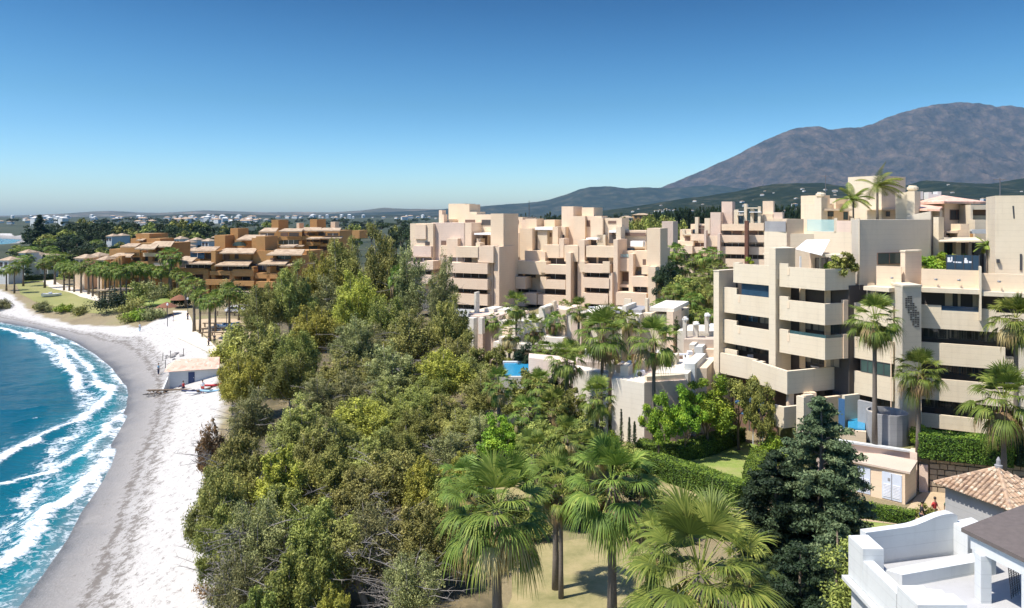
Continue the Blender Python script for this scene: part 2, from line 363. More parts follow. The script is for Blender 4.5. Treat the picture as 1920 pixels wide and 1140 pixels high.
def pl(pts): return [G(px,py,ZS)[:2] for px,py in pts]
crests=[ # polyline (pixels on the sea), width of churned water behind, strength
 (pl([(-60,905),(0,868),(50,838),(100,815),(150,795),(190,768),(215,745),(212,728)]),2.6,1.0),
 (pl([(-40,945),(0,918),(60,905),(110,888),(160,850),(200,815),(222,785)]),2.6,.80),
 (pl([(-60,1090),(0,1068),(40,1040),(75,1000),(100,965),(140,935),(170,905),(190,880),(200,850)]),2.8,1.0),
 (pl([(55,1000),(75,985),(95,960)]),1.6,.9),
 (pl([(60,628),(100,648),(118,662),(130,680),(142,705),(150,722)]),2.4,1.05),
 (pl([(0,618),(40,628),(80,640)]),2.4,.95),
 (pl([(-20,770),(30,772),(70,765)]),1.2,.35),(pl([(40,792),(70,786)]),.8,.5),
 (pl([(120,650),(165,685),(185,715),(200,742)]),2.2,.85),
]
def seaf(X,Y):
    sd=-sdist(X,Y,shore)
    nz=vnoise(X,Y,.12,5,4)-.5; nz2=vnoise(X,Y,.7,8,3)-.5
    fine=(X>-170)&(X<-20)&(Y>20)&(Y<230)
    foam=np.zeros(X.shape); z=np.full(X.shape,ZS)
    cr=[]
    for pts,wd,st in crests:
        dist=np.full(X.shape,1e9); side=np.zeros(X.shape)
        for (ax,ay),(bx,by) in zip(pts[:-1],pts[1:]):
            dx,dy=bx-ax,by-ay; L=dx*dx+dy*dy; t=((X-ax)*dx+(Y-ay)*dy)/L; tc=np.clip(t,0,1)
            d=np.sqrt((X-ax-tc*dx)**2+(Y-ay-tc*dy)**2); cs=np.sign((X-ax)*dy-(Y-ay)*dx)
            side=np.where(d<dist,cs,side); dist=np.minimum(dist,d)
        dd=dist*side+nz*2.6+nz2*.7   # >0 = shoreward
        core=np.exp(-((dd)/(wd*.30))**2)*(.75+.5*(vnoise(X,Y,.22,11,3)))
        trail=np.where(dd<0,np.exp(dd/(wd*2.0)),np.exp(-dd/(wd*.6)))*.50
        foam=np.maximum(foam,st*np.maximum(core*1.05,trail)); z=z+np.where(fine,.38*st*np.exp(-((dist*side+.3)/(wd*.55))**2),0)
    edge=np.exp(-((sd+nz*3.2+.1)/.45)**2)*.85                      # swash edge
    wash=np.exp(-np.maximum(sd-1,0)/5.0)*.30+np.exp(-((sd-5.5+nz*5)/1.0)**2)*.42+.10*sm(30,6,sd)
    foam=np.maximum(foam,np.maximum(edge,wash))
    foam=np.where(fine,foam,.35*np.exp(-((sd-2)/3)**2)*(Y<400))
    foam=np.clip(foam+.02+.10*sm(55,15,sd),0,1.2)*np.where(sd>-3,1,1)
    z=z+np.where(fine,.16*nz*sm(0,8,sd),0)
    return z,{'foam':foam,'shallow':1-.55*sm(0,5,sd)-.25*sm(4,18,sd)-.2*sm(15,60,sd)}
grid('sea',axis(-14500,0,-135,-24,.45,1.13),axis(10,13500,30,182,.45,1.12),seaf,'sea')
# ---------------------------------------------------------------- mountains and hills
def hillmat(name,c1,c2,c3,sc):
    m,nt,bs=newmat(name); r=ramp(nt,[(.3,c1),(.5,c2),(.72,c3)]); nt.links.new(noise(nt,sc,8,.7),r.inputs[0])
    nt.links.new(r.outputs[0],bs.inputs['Base Color']); bs.inputs['Roughness'].default_value=1; bs.inputs['Specular IOR Level'].default_value=.1
    bump(nt,bs,noise(nt,sc*.6,10,.75),1.0,120 if name=='mountain_rock' else 20)
hillmat('mountain_rock',(.03,.036,.03),(.095,.083,.066),(.24,.175,.125),.006)
hillmat('hill_green',(.012,.02,.012),(.03,.038,.024),(.10,.09,.06),.006)
hillmat('foothill',(.006,.012,.005),(.016,.025,.010),(.075,.068,.04),.012)
hillmat('far_hill',(.05,.065,.04),(.11,.10,.07),(.26,.20,.14),.003)
def range_(name,prof,Y0,depth,mat,nx=260,ny=70,rough=.35,seed=1,front=1.0):
    """a ridge whose crest follows the profile [(px,py)] at distance Y0; it falls towards and away from the camera"""
    px=np.array([p[0] for p in prof],float); zz=np.array([Z(p[1],Y0) for p in prof]); xx=(px-CX)/F*Y0
    xs=np.linspace(xx[0],xx[-1],nx); t=np.linspace(-1,1,ny)
    crest=np.interp(xs,xx,zz)
    X,T=np.meshgrid(xs,t); C=np.interp(X,xx,zz)
    n=vnoise(X/depth*6,T*3.0*front,1.0,seed,6); rid=1-np.abs(2*n-1)
    prof_=np.where(T<0,(1+T),(1-T)); prof_=np.clip(prof_,0,1)**1.05
    Zz=C*(prof_*(1-rough*(1-prof_)*2*(1-rid)))+C*.05*(vnoise(X/depth*22,T*10,1,seed+3,4)-.5)*(prof_)
    if rough>=.5:
        g=np.zeros(X.shape); am=1; sc=1/1500.; tt=0
        for o in range(6):
            q=1-np.abs(2*vnoise(X+T*depth*.35,T*depth*.33,sc,31+o,1)-1); g+=am*q*q; tt+=am; am*=.68; sc*=2.1
        g/=tt; Zz=Zz*(1-.62*(1-g)*np.clip(1.15*np.abs(T)*3,.05,1))
    Zz=np.where(np.abs(T)>.999,-6,Zz)
    Yy=Y0+T*depth*np.where(T<0,1.0,.6)
    v=np.stack([X.ravel(),Yy.ravel(),Zz.ravel()],1); i=np.arange(ny*nx).reshape(ny,nx)
    f=np.stack([i[:-1,:-1].ravel(),i[:-1,1:].ravel(),i[1:,1:].ravel(),i[1:,:-1].ravel()],1)
    o=npmesh(name,v,f,mat,None,None,True); o['kind']='structure'
    return (xs,t,Zz,Y0,depth)
range_('mountain',[(1080,402),(1160,386),(1215,362),(1250,346),(1290,330),(1330,311),(1370,295),(1410,272),(1445,256),(1480,241),(1510,236),(1535,231),(1552,238),(1580,237),(1610,234),(1650,224),(1690,208),(1720,197),(1760,191),(1800,188),(1835,188),(1865,193),(1900,194),(1940,200),(2020,215),(2150,230),(2300,300),(2500,390)],9500,3600,'mountain_rock',760,220,.55,4)
range_('blue_hill',[(560,404),(700,398),(800,394),(870,389),(930,384),(990,380),(1030,374),(1060,364),(1085,354),(1110,349),(1145,348),(1170,352),(1215,350),(1260,352),(1330,345),(1450,360),(1600,400)],8200,1800,'hill_green',220,60,.4,9)
range_('far_hill',[(-500,408),(-200,407),(0,405),(60,403),(130,400),(180,396),(210,395),(260,398),(300,399),(340,397),(385,394),(440,396),(500,398),(560,397),(620,398),(680,394),(720,389),(760,391),(830,392),(900,395),(1000,401)],9000,1500,'far_hill',260,40,.3,12)
range_('low_hill',[(-400,409),(-100,408),(100,407),(240,406),(330,402),(420,400),(500,403),(600,405),(720,402),(800,404),(900,404),(1000,405),(1100,407)],5200,1600,'hill_green',220,40,.3,15)
FH=range_('foothill',[(1050,404),(1120,396),(1180,388),(1230,380),(1280,372),(1330,366),(1380,358),(1430,347),(1460,343),(1500,344),(1540,342),(1580,350),(1640,352),(1700,347),(1730,338),(1790,341),(1850,345),(1890,338),(1930,332),(2000,330),(2200,350),(2500,395)],3200,1500,'foothill',320,70,.35,21)
# haze: pale even air, closed box round the whole scene
hm=bpy.data.materials.new('haze_air'); hm.use_nodes=True; h=hm.node_tree; h.nodes.remove(h.nodes['Principled BSDF'])
pv=h.nodes.new('ShaderNodeVolumePrincipled'); pv.inputs['Color'].default_value=(.28,.56,.88,1); pv.inputs['Density'].default_value=3.6e-5; pv.inputs['Anisotropy'].default_value=.1
h.links.new(pv.outputs[0],h.nodes['Material Output'].inputs['Volume']); MATS['haze_air']=hm
MB().prism([(-16000,-300),(19000,-300),(19000,16500),(-16000,16500)],-16,2300).build('haze',hm)['kind']='stuff'
def lawnmat(name,c1,c2,c3,sc=.35):
    m,nt,bs=newmat(name); r=ramp(nt,[(.3,c1),(.5,c2),(.7,c3)]); nt.links.new(noise(nt,sc,6,.62),r.inputs[0])
    a=mixc(nt,math_(nt,'MULTIPLY',noise(nt,9,4,.7),.55),r.outputs[0],tuple(x*.55 for x in c2))
    nt.links.new(a,bs.inputs['Base Color']); bs.inputs['Roughness'].default_value=1; bump(nt,bs,noise(nt,14,4,.7),.6,.05)
lawnmat('ground_lawn',(.10,.13,.035),(.17,.17,.06),(.28,.23,.11)); lawnmat('lawn_green',(.13,.20,.04),(.24,.31,.065),(.40,.33,.16),.35)
lawnmat('lawn_dry',(.17,.17,.06),(.32,.28,.125),(.44,.35,.18),.6); lawnmat('path_sand',(.46,.35,.22),(.52,.40,.25),(.58,.46,.31),.5); lawnmat('path_pale',(.62,.55,.43),(.70,.62,.49),(.74,.67,.55),.3)
lawnmat('lawn_sea',(.16,.18,.05),(.27,.27,.09),(.34,.31,.13),.06); lawnmat('litter_and_shade',(.06,.055,.025),(.13,.105,.055),(.27,.21,.11),.5)
def sheet(name,pix,mat,lift,kind='structure',z=None,label=None):
    """ground sheet draped a few mm above what lies below it"""
    pts=[GT(*p) if z is None else G(p[0],p[1],z) for p in pix]
    # triangulate finely: subdivide outline edges and drape
    import bmesh
    bm=bmesh.new(); vs=[bm.verts.new((p[0],p[1],0)) for p in pts]; f=bm.faces.new(vs)
    bmesh.ops.triangulate(bm,faces=[f])
    for _ in range(4):
        ed=[e for e in bm.edges if e.calc_length()>3.0]
        if not ed: break
        bmesh.ops.subdivide_edges(bm,edges=ed,cuts=1); bmesh.ops.triangulate(bm,faces=bm.faces[:])
    X=np.array([v.co.x for v in bm.verts]); Y=np.array([v.co.y for v in bm.verts]); Zq=terr(X,Y) if z is None else np.full(X.shape,z)
    for v,q in zip(bm.verts,Zq): v.co.z=float(q)+lift
    bmesh.ops.recalc_face_normals(bm,faces=bm.faces[:])
    for f in bm.faces:
        if f.normal.z<0: f.normal_flip()
    me=bpy.data.meshes.new(name); bm.to_mesh(me); bm.free(); me.materials.append(MATS[mat]); o=bpy.data.objects.new(name,me); link(o); o['kind']=kind; return o
sheet('lawn',[(30,532),(100,528),(135,541),(172,557),(215,570),(240,578),(205,590),(150,585),(105,577),(65,566),(38,552)],'lawn_sea',.05)
sheet('seafront_path',[(80,527),(100,525),(112,533),(140,540),(165,546),(185,558),(214,563),(216,569),(180,565),(150,557),(128,548),(100,542),(84,535)],'path_pale',.09)
sheet('promenade',[(324,583),(350,583),(359,598),(364,620),(392,638),(412,660),(412,680),(396,664),(362,648),(332,634),(327,606)],'path_pale',.09)
sheet('sandy_square',[(366,600),(440,598),(470,605),(470,640),(412,640),(392,634),(368,618)],'path_sand',.06)
sheet('garden_lawn',[(230,545),(320,550),(320,578),(240,572)],'lawn_green',.06)
sheet('garden_lawn',[(10,512),(120,512),(125,524),(10,530)],'lawn_green',.06)
sheet('small_lawn',[(1205,860),(1270,870),(1340,850),(1392,828),(1420,835),(1424,880),(1400,900),(1395,935),(1300,905)],'lawn_green',.03)
sheet('lower_lawn',[(1205,880),(1240,900),(1320,932),(1400,960),(1400,1010),(1330,1000),(1230,960),(1170,920)],'lawn_dry',.03)
sheet('dry_lawn',[(960,1030),(1090,1010),(1250,1040),(1300,1140),(1300,1260),(900,1260),(960,1120)],'lawn_dry',.03)
sheet('dry_lawn',[(870,905),(930,900),(1000,930),(1010,975),(930,965),(870,940)],'lawn_dry',.03)
sheet('garden_lawn',[(880,800),(1010,800),(1060,835),(990,850),(900,840)],'lawn_green',.03)
sheet('wood_floor',[(450,690),(500,590),(700,545),(880,600),(900,760),(880,900),(930,1060),(960,1240),(400,1240),(440,1100),(425,950),(430,800)],'litter_and_shade',.02)  # leaf litter; the lower right end also paints in tree shadow
sheet('sandy_path',[(1560,935),(1700,955),(1720,930),(1760,905),(1800,915),(1800,1010),(1740,990),(1640,980),(1560,968)],'path_sand',.04)
sheet('side_lawn',[(1580,972),(1720,990),(1760,1000),(1700,1030),(1580,1000)],'lawn_green',.03)
# ---------------------------------------------------------------- foliage builders
def leaves(centers,rad,per,size,asp=.45,up=.35,flatz=1.0,seed=0,droop=0.0,fill=.35):
    """leaf-sized quads scattered through clumps. centers (k,3), rad (k,), returns verts,faces,tone"""
    r=np.random.default_rng(seed); k=len(centers); n=k*per
    ci=np.repeat(np.arange(k),per)
    d=r.normal(size=(n,3)); d/=np.linalg.norm(d,axis=1)[:,None]
    rr=(r.random(n)**fill)*rad[ci]*(.75+.5*r.random(n)); p=centers[ci]+d*rr[:,None]*np.array([1,1,flatz])
    nrm=d*.8+r.normal(size=(n,3))*.75+np.array([0,0,up]); nrm/=np.linalg.norm(nrm,axis=1)[:,None]
    a=np.cross(nrm,r.normal(size=(n,3))); a[:,2]-=droop; a-=nrm*np.sum(a*nrm,1)[:,None]; a/=np.linalg.norm(a,axis=1)[:,None]; b=np.cross(nrm,a)
    s=size*(.6+.8*r.random(n))[:,None]
    v=np.stack([p-a*s*.5,p+b*s*asp*.5,p+a*s*.5,p-b*s*asp*.5],1).reshape(-1,3)
    f=np.arange(n*4).reshape(n,4)
    ct=r.random(k); tone=np.clip(ct[ci]*.55+.45*r.random(n),0,1)
    return v,f,np.repeat(tone,4)
def crown_centers(rx,rz,k,seed,shape='dome',hollow=.35):
    r=np.random.default_rng(seed); out=[]
    ph=r.random(6)*6.28
    while len(out)<k:
        d=r.normal(size=3); d/=np.linalg.norm(d)
        if shape=='dome' and d[2]<-.45: continue
        q=hollow+(1-hollow)*r.random()**.45
        lump=1+.22*math.sin(3*math.atan2(d[1],d[0])+ph[0])+.16*math.sin(5*math.atan2(d[1],d[0])+ph[1]+4*d[2])+.12*math.sin(7*d[2]+ph[2])
        out.append((d[0]*rx*q*lump,d[1]*rx*q*lump,d[2]*rz*q*lump))
    return np.array(out)
def tree_proto(name,label,cat,h,rx,rz,leafm,seed,k=46,per=330,size=.26,clump=1.0,trunk_r=.22,nlimb=7,barkm='bark',lean=0,twigs=0,asp=.5,shape='dome',droop=.3,bare=0):
    """root at the base; parts: trunk (with limbs), crown, bare_branches"""
    root=thing(name,label,cat); r=np.random.default_rng(seed)
    cz=h-rz*1.0
    c=crown_centers(rx,rz,k,seed,shape)+np.array([lean,0,cz])
    rad=clump*(.6+.7*r.random(k))*rx/4.2
    v,f,t=leaves(c,rad,per,size,asp,.4,.75,seed,droop)
    npmesh('crown',v,f,leafm,root,{'tone':t})
    tb=MB(); top=(lean*.7,0,cz+rz*.2)
    tb.tube([(0,0,-.4),(lean*.12+.1,.05,cz*.35),(lean*.45,0,cz*.75),top],[trunk_r*1.25,trunk_r,trunk_r*.75,trunk_r*.3],8)
    for i in range(nlimb):
        e=c[r.integers(k)]; z0=cz*(.35+.5*r.random()); b=(lean*z0/cz*.6,0,z0)
        mid=(b[0]+(e[0]-b[0])*.45,b[1]+(e[1]-b[1])*.45,b[2]+(e[2]-b[2])*.62)
        tb.tube([b,mid,tuple(e)],[trunk_r*.5,trunk_r*.33,trunk_r*.08],6)
    tb.build('trunk',barkm,root,True)
    if bare:
        bb=MB()
        for i in range(bare):
            a=r.random()*6.28; z0=cz*(.25+.6*r.random()); L=rx*(.8+.5*r.random()); p0=Vector((0,0,z0)); d=Vector((math.cos(a),math.sin(a),.25+.5*r.random()))
            p1=p0+d*L*.6; p2=p1+Vector((d.x,d.y,-.1+.5*r.random()))*L*.5
            bb.tube([p0,p1,p2],[.06,.035,.012],4,False)
            for j in range(9):
                q=p0.lerp(p1,.4+.6*r.random()) if j%2 else p1.lerp(p2,r.random()); dd=Vector(r.normal(size=3)).normalized()*.9*(.5+r.random()); dd.z=abs(dd.z)*.5
                bb.tube([q,q+dd*.6,q+dd*1.1+Vector((0,0,-.1))],[.02,.012,.005],3,False)
        bb.build('bare_branches','bark_grey',root)
    return root
def plume_tree(name,h,rx,leafm,seed,nl=30000,size=.22,plumes=9,trunk_r=.22,bare=0,asp=.45,barkm='bark_grey',dens=1.0):
    """airy tree of upright leafy plumes on forking limbs, gaps between them"""
    root=thing(name,'x','tree'); r=np.random.default_rng(seed); C=[];Rr=[]; tb=MB()
    tb.tube([(0,0,-.4),(.1,.05,h*.18),(-.05,.1,h*.36)],[trunk_r*1.3,trunk_r,trunk_r*.8],8)
    for i in range(plumes):
        w=rx*r.uniform(.28,.45); a=i*2.4+r.uniform(-.4,.4); q=(i+.6)/plumes; off=rx*(.12+.62*q**.7)*r.uniform(.8,1.1); top=(h-w*.5)*(1.0-.45*q**1.2)*r.uniform(.88,1.06); z0=h*.34*r.uniform(.7,1.1)
        p0=np.array([0,0,z0]); p2=np.array([math.cos(a)*off,math.sin(a)*off,top-.5]); p1=(p0+p2)/2+np.array([math.cos(a)*off*.28,math.sin(a)*off*.28,-.03*h])
        tb.tube([tuple(p0),tuple(p1),tuple(p2)],[trunk_r*.55,trunk_r*.32,.02],6)
        nc=9+int(5*r.random())
        for k in range(nc):
            t=.22+.78*(k+r.random()*.8)/nc; c=(1-t)**2*p0+2*t*(1-t)*p1+t*t*p2; ww=w*(math.sin(PI*min(.93,(t*.74+.16)))**.55)
            for m_ in range(3):
                d=r.normal(size=3); d/=np.linalg.norm(d); C.append(c+d*ww*r.uniform(.3,.95)*np.array([1,1,.8])); Rr.append(ww*r.uniform(.26,.56))
    C=np.array(C); Rr=np.array(Rr); per=int(nl/len(C))
    v,f,t=leaves(C,Rr,per,size,asp,.3,1.15,seed,.9,.5); npmesh('crown',v,f,leafm,root,{'tone':t})
    for i in range(14):
        e=C[r.integers(len(C))]; b=e*np.array([.35,.35,.6]); tb.tube([tuple(b),tuple((b+e)/2+r.normal(size=3)*.15),tuple(e)],[.07,.045,.01],4,False)
    tb.build('trunk',barkm,root,True)
    if bare:
        bb=MB()
        for i in range(bare):
            a=r.random()*6.28; z0=h*r.uniform(.15,.6); L=rx*r.uniform(.8,1.25); p0=Vector((0,0,z0)); d=Vector((math.cos(a),math.sin(a),r.uniform(.1,.5)))
            p1=p0+d*L*.6; p2=p1+Vector((d.x,d.y,r.uniform(-.1,.4)))*L*.45
            bb.tube([p0,p1,p2],[.055,.03,.01],4,False)
            for j in range(10):
                q=p0.lerp(p1,.4+.6*r.random()) if j%2 else p1.lerp(p2,r.random()); dd=Vector(r.normal(size=3)).normalized()*r.uniform(.5,1.3); dd.z=abs(dd.z)*.5
                bb.tube([q,q+dd*.6,q+dd*1.1+Vector((0,0,-.1))],[.018,.011,.004],3,False)
        bb.build('bare_branches','bark_grey',root)
    return root
# ---- fan palm
def fan_frond(V,Fc,T,hub,f,up,L,pet,segs,droop,tone,r,spread=1.3,w0=None):
    w0=w0 or .62/segs
    f=f.normalized(); s=f.cross(up).normalized(); n=s.cross(f).normalized()
    base=hub+f*pet; base=base+Vector((0,0,-pet*.12*droop))
    # petiole
    i0=len(V)
    for q,wd in ((hub,.03),(base,.016)):
        V.append(q-s*wd); V.append(q+s*wd)
    Fc.append((i0,i0+1,i0+3,i0+2)); T+= [.75]*4
    for k in range(segs):
        a=(-1+2*k/(segs-1))*spread*1.15+r.uniform(-.03,.03); d=(f*math.cos(a)+s*math.sin(a)); d=(d+n*(.22*abs(math.sin(a*.9)))).normalized()
        LL=L*(.72+.28*math.cos(a*.8))*r.uniform(.9,1.06); sid=d.cross(n).normalized()
        i0=len(V); dr=droop*r.uniform(.75,1.3)
        rs=(0.02,.36,.62,.84,1.0); ws=(.3,1.1,.85,.42,.05)
        for q,(rr_,ww) in enumerate(zip(rs,ws)):
            fall=dr*LL*(max(0,rr_-.32)**1.5)*1.35; back=fall*.42
            c=base+d*(LL*rr_-back)-Vector((0,0,fall)); w=w0*L*ww
            V.append(c-sid*w); V.append(c+sid*w)
        tt=min(1,max(0,tone+r.uniform(-.28,.28)))
        T+=[tt]*(len(rs)*2)
        for q in range(len(rs)-1): Fc.append((i0+2*q,i0+2*q+1,i0+2*q+3,i0+2*q+2))
def fan_palm(name,label,cat,th,R,seed,nf=44,segs=22,tr=.17,skirt=14,lean=(0,0),thatch=True,dk=1.0):
    """th = height of the crown's heart, R = crown radius; parts trunk, crown, dead_fronds"""
    r=random.Random(seed); root=thing(name,label,cat)
    hub=Vector((lean[0],lean[1],th)); tb=MB()
    tb.tube([(0,0,-.5),(lean[0]*.2,lean[1]*.2,th*.3),(lean[0]*.6,lean[1]*.6,th*.7),(hub.x,hub.y,th-.1)],[tr*1.45,tr*1.05,tr*.9,tr*1.1],9); tb.build('trunk','palm_bark',root,True)
    V=[];Fc=[];T=[]; DV=[];DF=[];DT=[]; ga=2.39996
    for i in range(nf):
        q=i/(nf-1); el=math.radians(80-138*q**.9+r.uniform(-14,14)); az=i*ga+r.uniform(-.2,.2)
        d=Vector((math.cos(az)*math.cos(el),math.sin(az)*math.cos(el),math.sin(el)))
        pet=R*(.56-.06*q)*r.uniform(.75,1.15); L=R*.56*r.uniform(.85,1.12)
        up=Vector((0,0,1)) if abs(d.z)<.93 else Vector((math.cos(az+2),math.sin(az+2),.3))
        dr=(.22+.78*q)*dk
        tone=.32+.40*(1-q)*r.random()+(.35 if q>.72 else .12)*r.random()
        if q>.72 and r.random()<.45: fan_frond(DV,DF,DT,hub+d*.12,d,up,L*.9,pet,segs,dr*1.3,r.uniform(.3,1),r); continue
        fan_frond(V,Fc,T,hub+d*.12,d,up,L,pet,segs,dr,tone,r)
    v=np.array([tuple(a) for a in V]); npmesh('crown',v,np.array(Fc),'frond',root,{'tone':T})
    V,Fc,T=DV,DF,DT
    for i in range(skirt):
        az=i*ga; el=math.radians(r.uniform(-78,-42)); d=Vector((math.cos(az)*math.cos(el),math.sin(az)*math.cos(el),math.sin(el)))
        fan_frond(V,Fc,T,hub-Vector((0,0,.25)),d,Vector((math.cos(az),math.sin(az),.4)),R*.38,R*r.uniform(.22,.42),max(8,segs//2),.8,r.uniform(.1,.9),r,1.0)
    # old leaf bases under the crown
    for i in range(40 if thatch else 0):
        az=r.random()*6.28; zz=th-.1-r.random()*.9; c=Vector((hub.x+math.cos(az)*tr*1.1,hub.y+math.sin(az)*tr*1.1,zz)); o_=Vector((math.cos(az),math.sin(az),.6)).normalized(); s=Vector((-math.sin(az),math.cos(az),0)); i0=len(V)
        V+= [c-s*.05,c+s*.05,c+o_*.3+s*.025,c+o_*.3-s*.025]; Fc.append((i0,i0+1,i0+2,i0+3)); T+=[r.random()]*4
    if V:
        v=np.array([tuple(a) for a in V]); npmesh('dead_fronds',v,np.array(Fc),'frond_dry',root,{'tone':T})
    return root
def feather_palm(name,label,cat,th,R,seed,nf=16,tr=.12,wind=(0,0,0),lean=(0,0)):
    r=random.Random(seed); root=thing(name,label,cat); hub=Vector((lean[0],lean[1],th)); tb=MB()
    tb.tube([(0,0,-.3),(lean[0]*.4,lean[1]*.4,th*.5),(hub.x,hub.y,th)],[tr*1.3,tr,tr*.9],8).build('trunk','palm_bark',root,True)
    V=[];Fc=[];T=[]; wv=Vector(wind)
    for i in range(nf):
        q=i/(nf-1); el=math.radians(78-75*q); az=i*2.39996; d=(Vector((math.cos(az)*math.cos(el),math.sin(az)*math.cos(el),math.sin(el)))+wv*.6).normalized()
        p=hub.copy(); st=R/12; pts=[p.copy()]; dd=d.copy()
        for k in range(12): dd=(dd+Vector((0,0,-.12))+wv*.05).normalized(); p=p+dd*st; pts.append(p.copy())
        for k in range(1,13):
            t=(pts[k]-pts[k-1]).normalized(); s=t.cross(Vector((0,0,1)))
            s=s.normalized() if s.length>.05 else Vector((1,0,0)); ll=R*.34*math.sin(PI*min(.97,(k+1)/13.5))**.6
            i0=len(V); w=.02; V+= [pts[k-1]-s*w,pts[k-1]+s*w,pts[k]+s*w,pts[k]-s*w]; Fc.append((i0,i0+1,i0+2,i0+3)); T+=[.6]*4
            for sg in (-1,1):
                for h_ in (0,.5):
                    b=pts[k-1].lerp(pts[k],h_); e=b+(s*sg*.75+t*.65).normalized()*ll+Vector((0,0,-ll*.35)); m_=b.lerp(e,.5)+Vector((0,0,.04)); i0=len(V); wv2=t*.035
                    V+=[b-wv2,b+wv2,m_+wv2,m_-wv2,e]; tone=r.uniform(.3,.9); T+=[tone]*5
                    Fc.append((i0,i0+1,i0+2,i0+3)); Fc.append((i0+3,i0+2,i0+4,i0+4))
    v=np.array([tuple(a) for a in V]); npmesh('crown',v,np.array(Fc),'frond',root,{'tone':T}); return root
def conifer(name,label,cat,h,R,seed,tiers=22,leafm='leaf_pine',per=150,size=.22,tuft=.55,power=.8):
    root=thing(name,label,cat); r=np.random.default_rng(seed); C=[];Rr=[]
    tb=MB().tube([(0,0,-.3),(0,0,h*.5),(0,0,h*.97)],[R*.07,R*.05,.03],8)
    for i in range(tiers):
        q=i/(tiers-1); z=h*(.06+.93*q); rad=R*(1-q)**power*(.75+.4*r.random())+.25; nb=max(3,int(11*(1-q)+3))
        for b in range(nb):
            a=r.random()*6.28; L=rad*(.7+.4*r.random())
            e=(math.cos(a)*L,math.sin(a)*L,z+.12*L-.1*L*r.random())
            if b%2==0: tb.tube([(0,0,z-.25*L),(e[0]*.5,e[1]*.5,z-.05*L),e],[.05,.03,.012],4,False)
            for s_ in ((.98,1.0),(.72,.9),(.45,.7)):
                C.append((e[0]*s_[0]+r.normal()*.1,e[1]*s_[0]+r.normal()*.1,e[2]*1-(.1*(1-s_[0])*L)+r.normal()*.06)); Rr.append(tuft*s_[1]*(.7+.5*r.random())*(.5+.5*(1-q)**.4))
    tb.build('trunk','bark',root,True)
    v,f,t=leaves(np.array(C),np.array(Rr),per,size,.4,.5,.42,seed,0,.5); npmesh('crown',v,f,leafm,root,{'tone':t}); return root
def hedge(name,label,pts,w,h,z0,leafm='hedge_leaf',dens=230,size=.13,seed=1,cat='hedge',group=None,round_=0):
    """clipped hedge along a plan polyline: dark core and a skin of leaves"""
    root=thing(name,label,cat,(pts[0][0],pts[0][1],z0),group=group); ox,oy=pts[0]
    L=[(p[0]-ox,p[1]-oy) for p in pts]; a=mitre(L,w/2); b=mitre(L,-w/2)
    MB().prism(mitre(L,w/2-.09)+mitre(L,-w/2+.09)[::-1],-.1,h-.1).build('branches','hedge_core',root)
    r=np.random.default_rng(seed); P_=[];Nn=[]
    for i in range(len(L)-1):
        for (q0,q1,q2,q3,nn) in ((a[i],a[i+1],None,None,'s'),(b[i],b[i+1],None,None,'s'),(a[i],a[i+1],b[i],b[i+1],'t')):
            l=math.hypot(q1[0]-q0[0],q1[1]-q0[1])
            if nn=='s':
                n=int(l*h*dens); u=r.random(n); x=q0[0]+(q1[0]-q0[0])*u; y=q0[1]+(q1[1]-q0[1])*u; z=r.random(n)*h
                c=((a[i][0]+b[i][0])/2,(a[i][1]+b[i][1])/2); nx,ny=norm2((q0[0]-c[0],q0[1]-c[1])); P_.append(np.stack([x,y,z],1)); Nn.append(np.tile([nx,ny,0.],(n,1)))
            else:
                n=int(l*w*dens); u=r.random(n); vv=r.random(n)
                x=(q0[0]+(q1[0]-q0[0])*u)*(1-vv)+(q2[0]+(q3[0]-q2[0])*u)*vv; y=(q0[1]+(q1[1]-q0[1])*u)*(1-vv)+(q2[1]+(q3[1]-q2[1])*u)*vv
                P_.append(np.stack([x,y,np.full(n,h)],1)); Nn.append(np.tile([0,0,1.],(n,1)))
    for e,(qa,qb,ot) in enumerate(((a[0],b[0],L[1]),(a[-1],b[-1],L[-2]))):
        n=int(w*h*dens); u=r.random(n); P_.append(np.stack([qa[0]+(qb[0]-qa[0])*u,qa[1]+(qb[1]-qa[1])*u,r.random(n)*h],1)); c=L[0] if e==0 else L[-1]; nx,ny=norm2((c[0]-ot[0],c[1]-ot[1])); Nn.append(np.tile([nx,ny,0.],(n,1)))
    p=np.concatenate(P_); nn=np.concatenate(Nn); n=len(p)
    lump=(vnoise(p[:,0]+50,p[:,1]+p[:,2]*1.3+90,1.1,seed,3)-.5)*.3; p=p+nn*(lump+r.normal(size=n)*.05)[:,None]
    nv=nn+r.normal(size=(n,3))*.6; nv/=np.linalg.norm(nv,axis=1)[:,None]; aa=np.cross(nv,r.normal(size=(n,3))); aa/=np.linalg.norm(aa,axis=1)[:,None]; bb=np.cross(nv,aa)
    s=size*(.6+.8*r.random(n))[:,None]
    v=np.stack([p-aa*s*.5,p+bb*s*.3,p+aa*s*.5,p-bb*s*.3],1).reshape(-1,3)
    npmesh('foliage',v,np.arange(n*4).reshape(n,4),leafm,root,{'tone':np.repeat(np.clip(r.random(n)*.8+.3*nn[:,2],0,1),4)})  # leaves on top get a lighter tone, painting in the sunlit top
    return root
def bush(name,label,loc,rx,rz,leafm,seed,k=14,per=170,size=.18,cat='shrub',group=None,asp=.5):
    root=thing(name,label,cat,loc,group=group); c=crown_centers(rx*.8,rz*.8,k,seed,'dome',.2)+np.array([0,0,rz*.75]); r=np.random.default_rng(seed)
    v,f,t=leaves(c,rx*.42*(.7+.6*r.random(k)),per,size,asp,.4,.85,seed,.1); npmesh('foliage',v,f,leafm,root,{'tone':t})
    tb=MB()
    for i in range(5):
        e=c[r.integers(k)]; tb.tube([(0,0,-.15),(e[0]*.4,e[1]*.4,e[2]*.5),tuple(e)],[.05,.035,.01],5,False)
    tb.build('stem','bark',root); return root
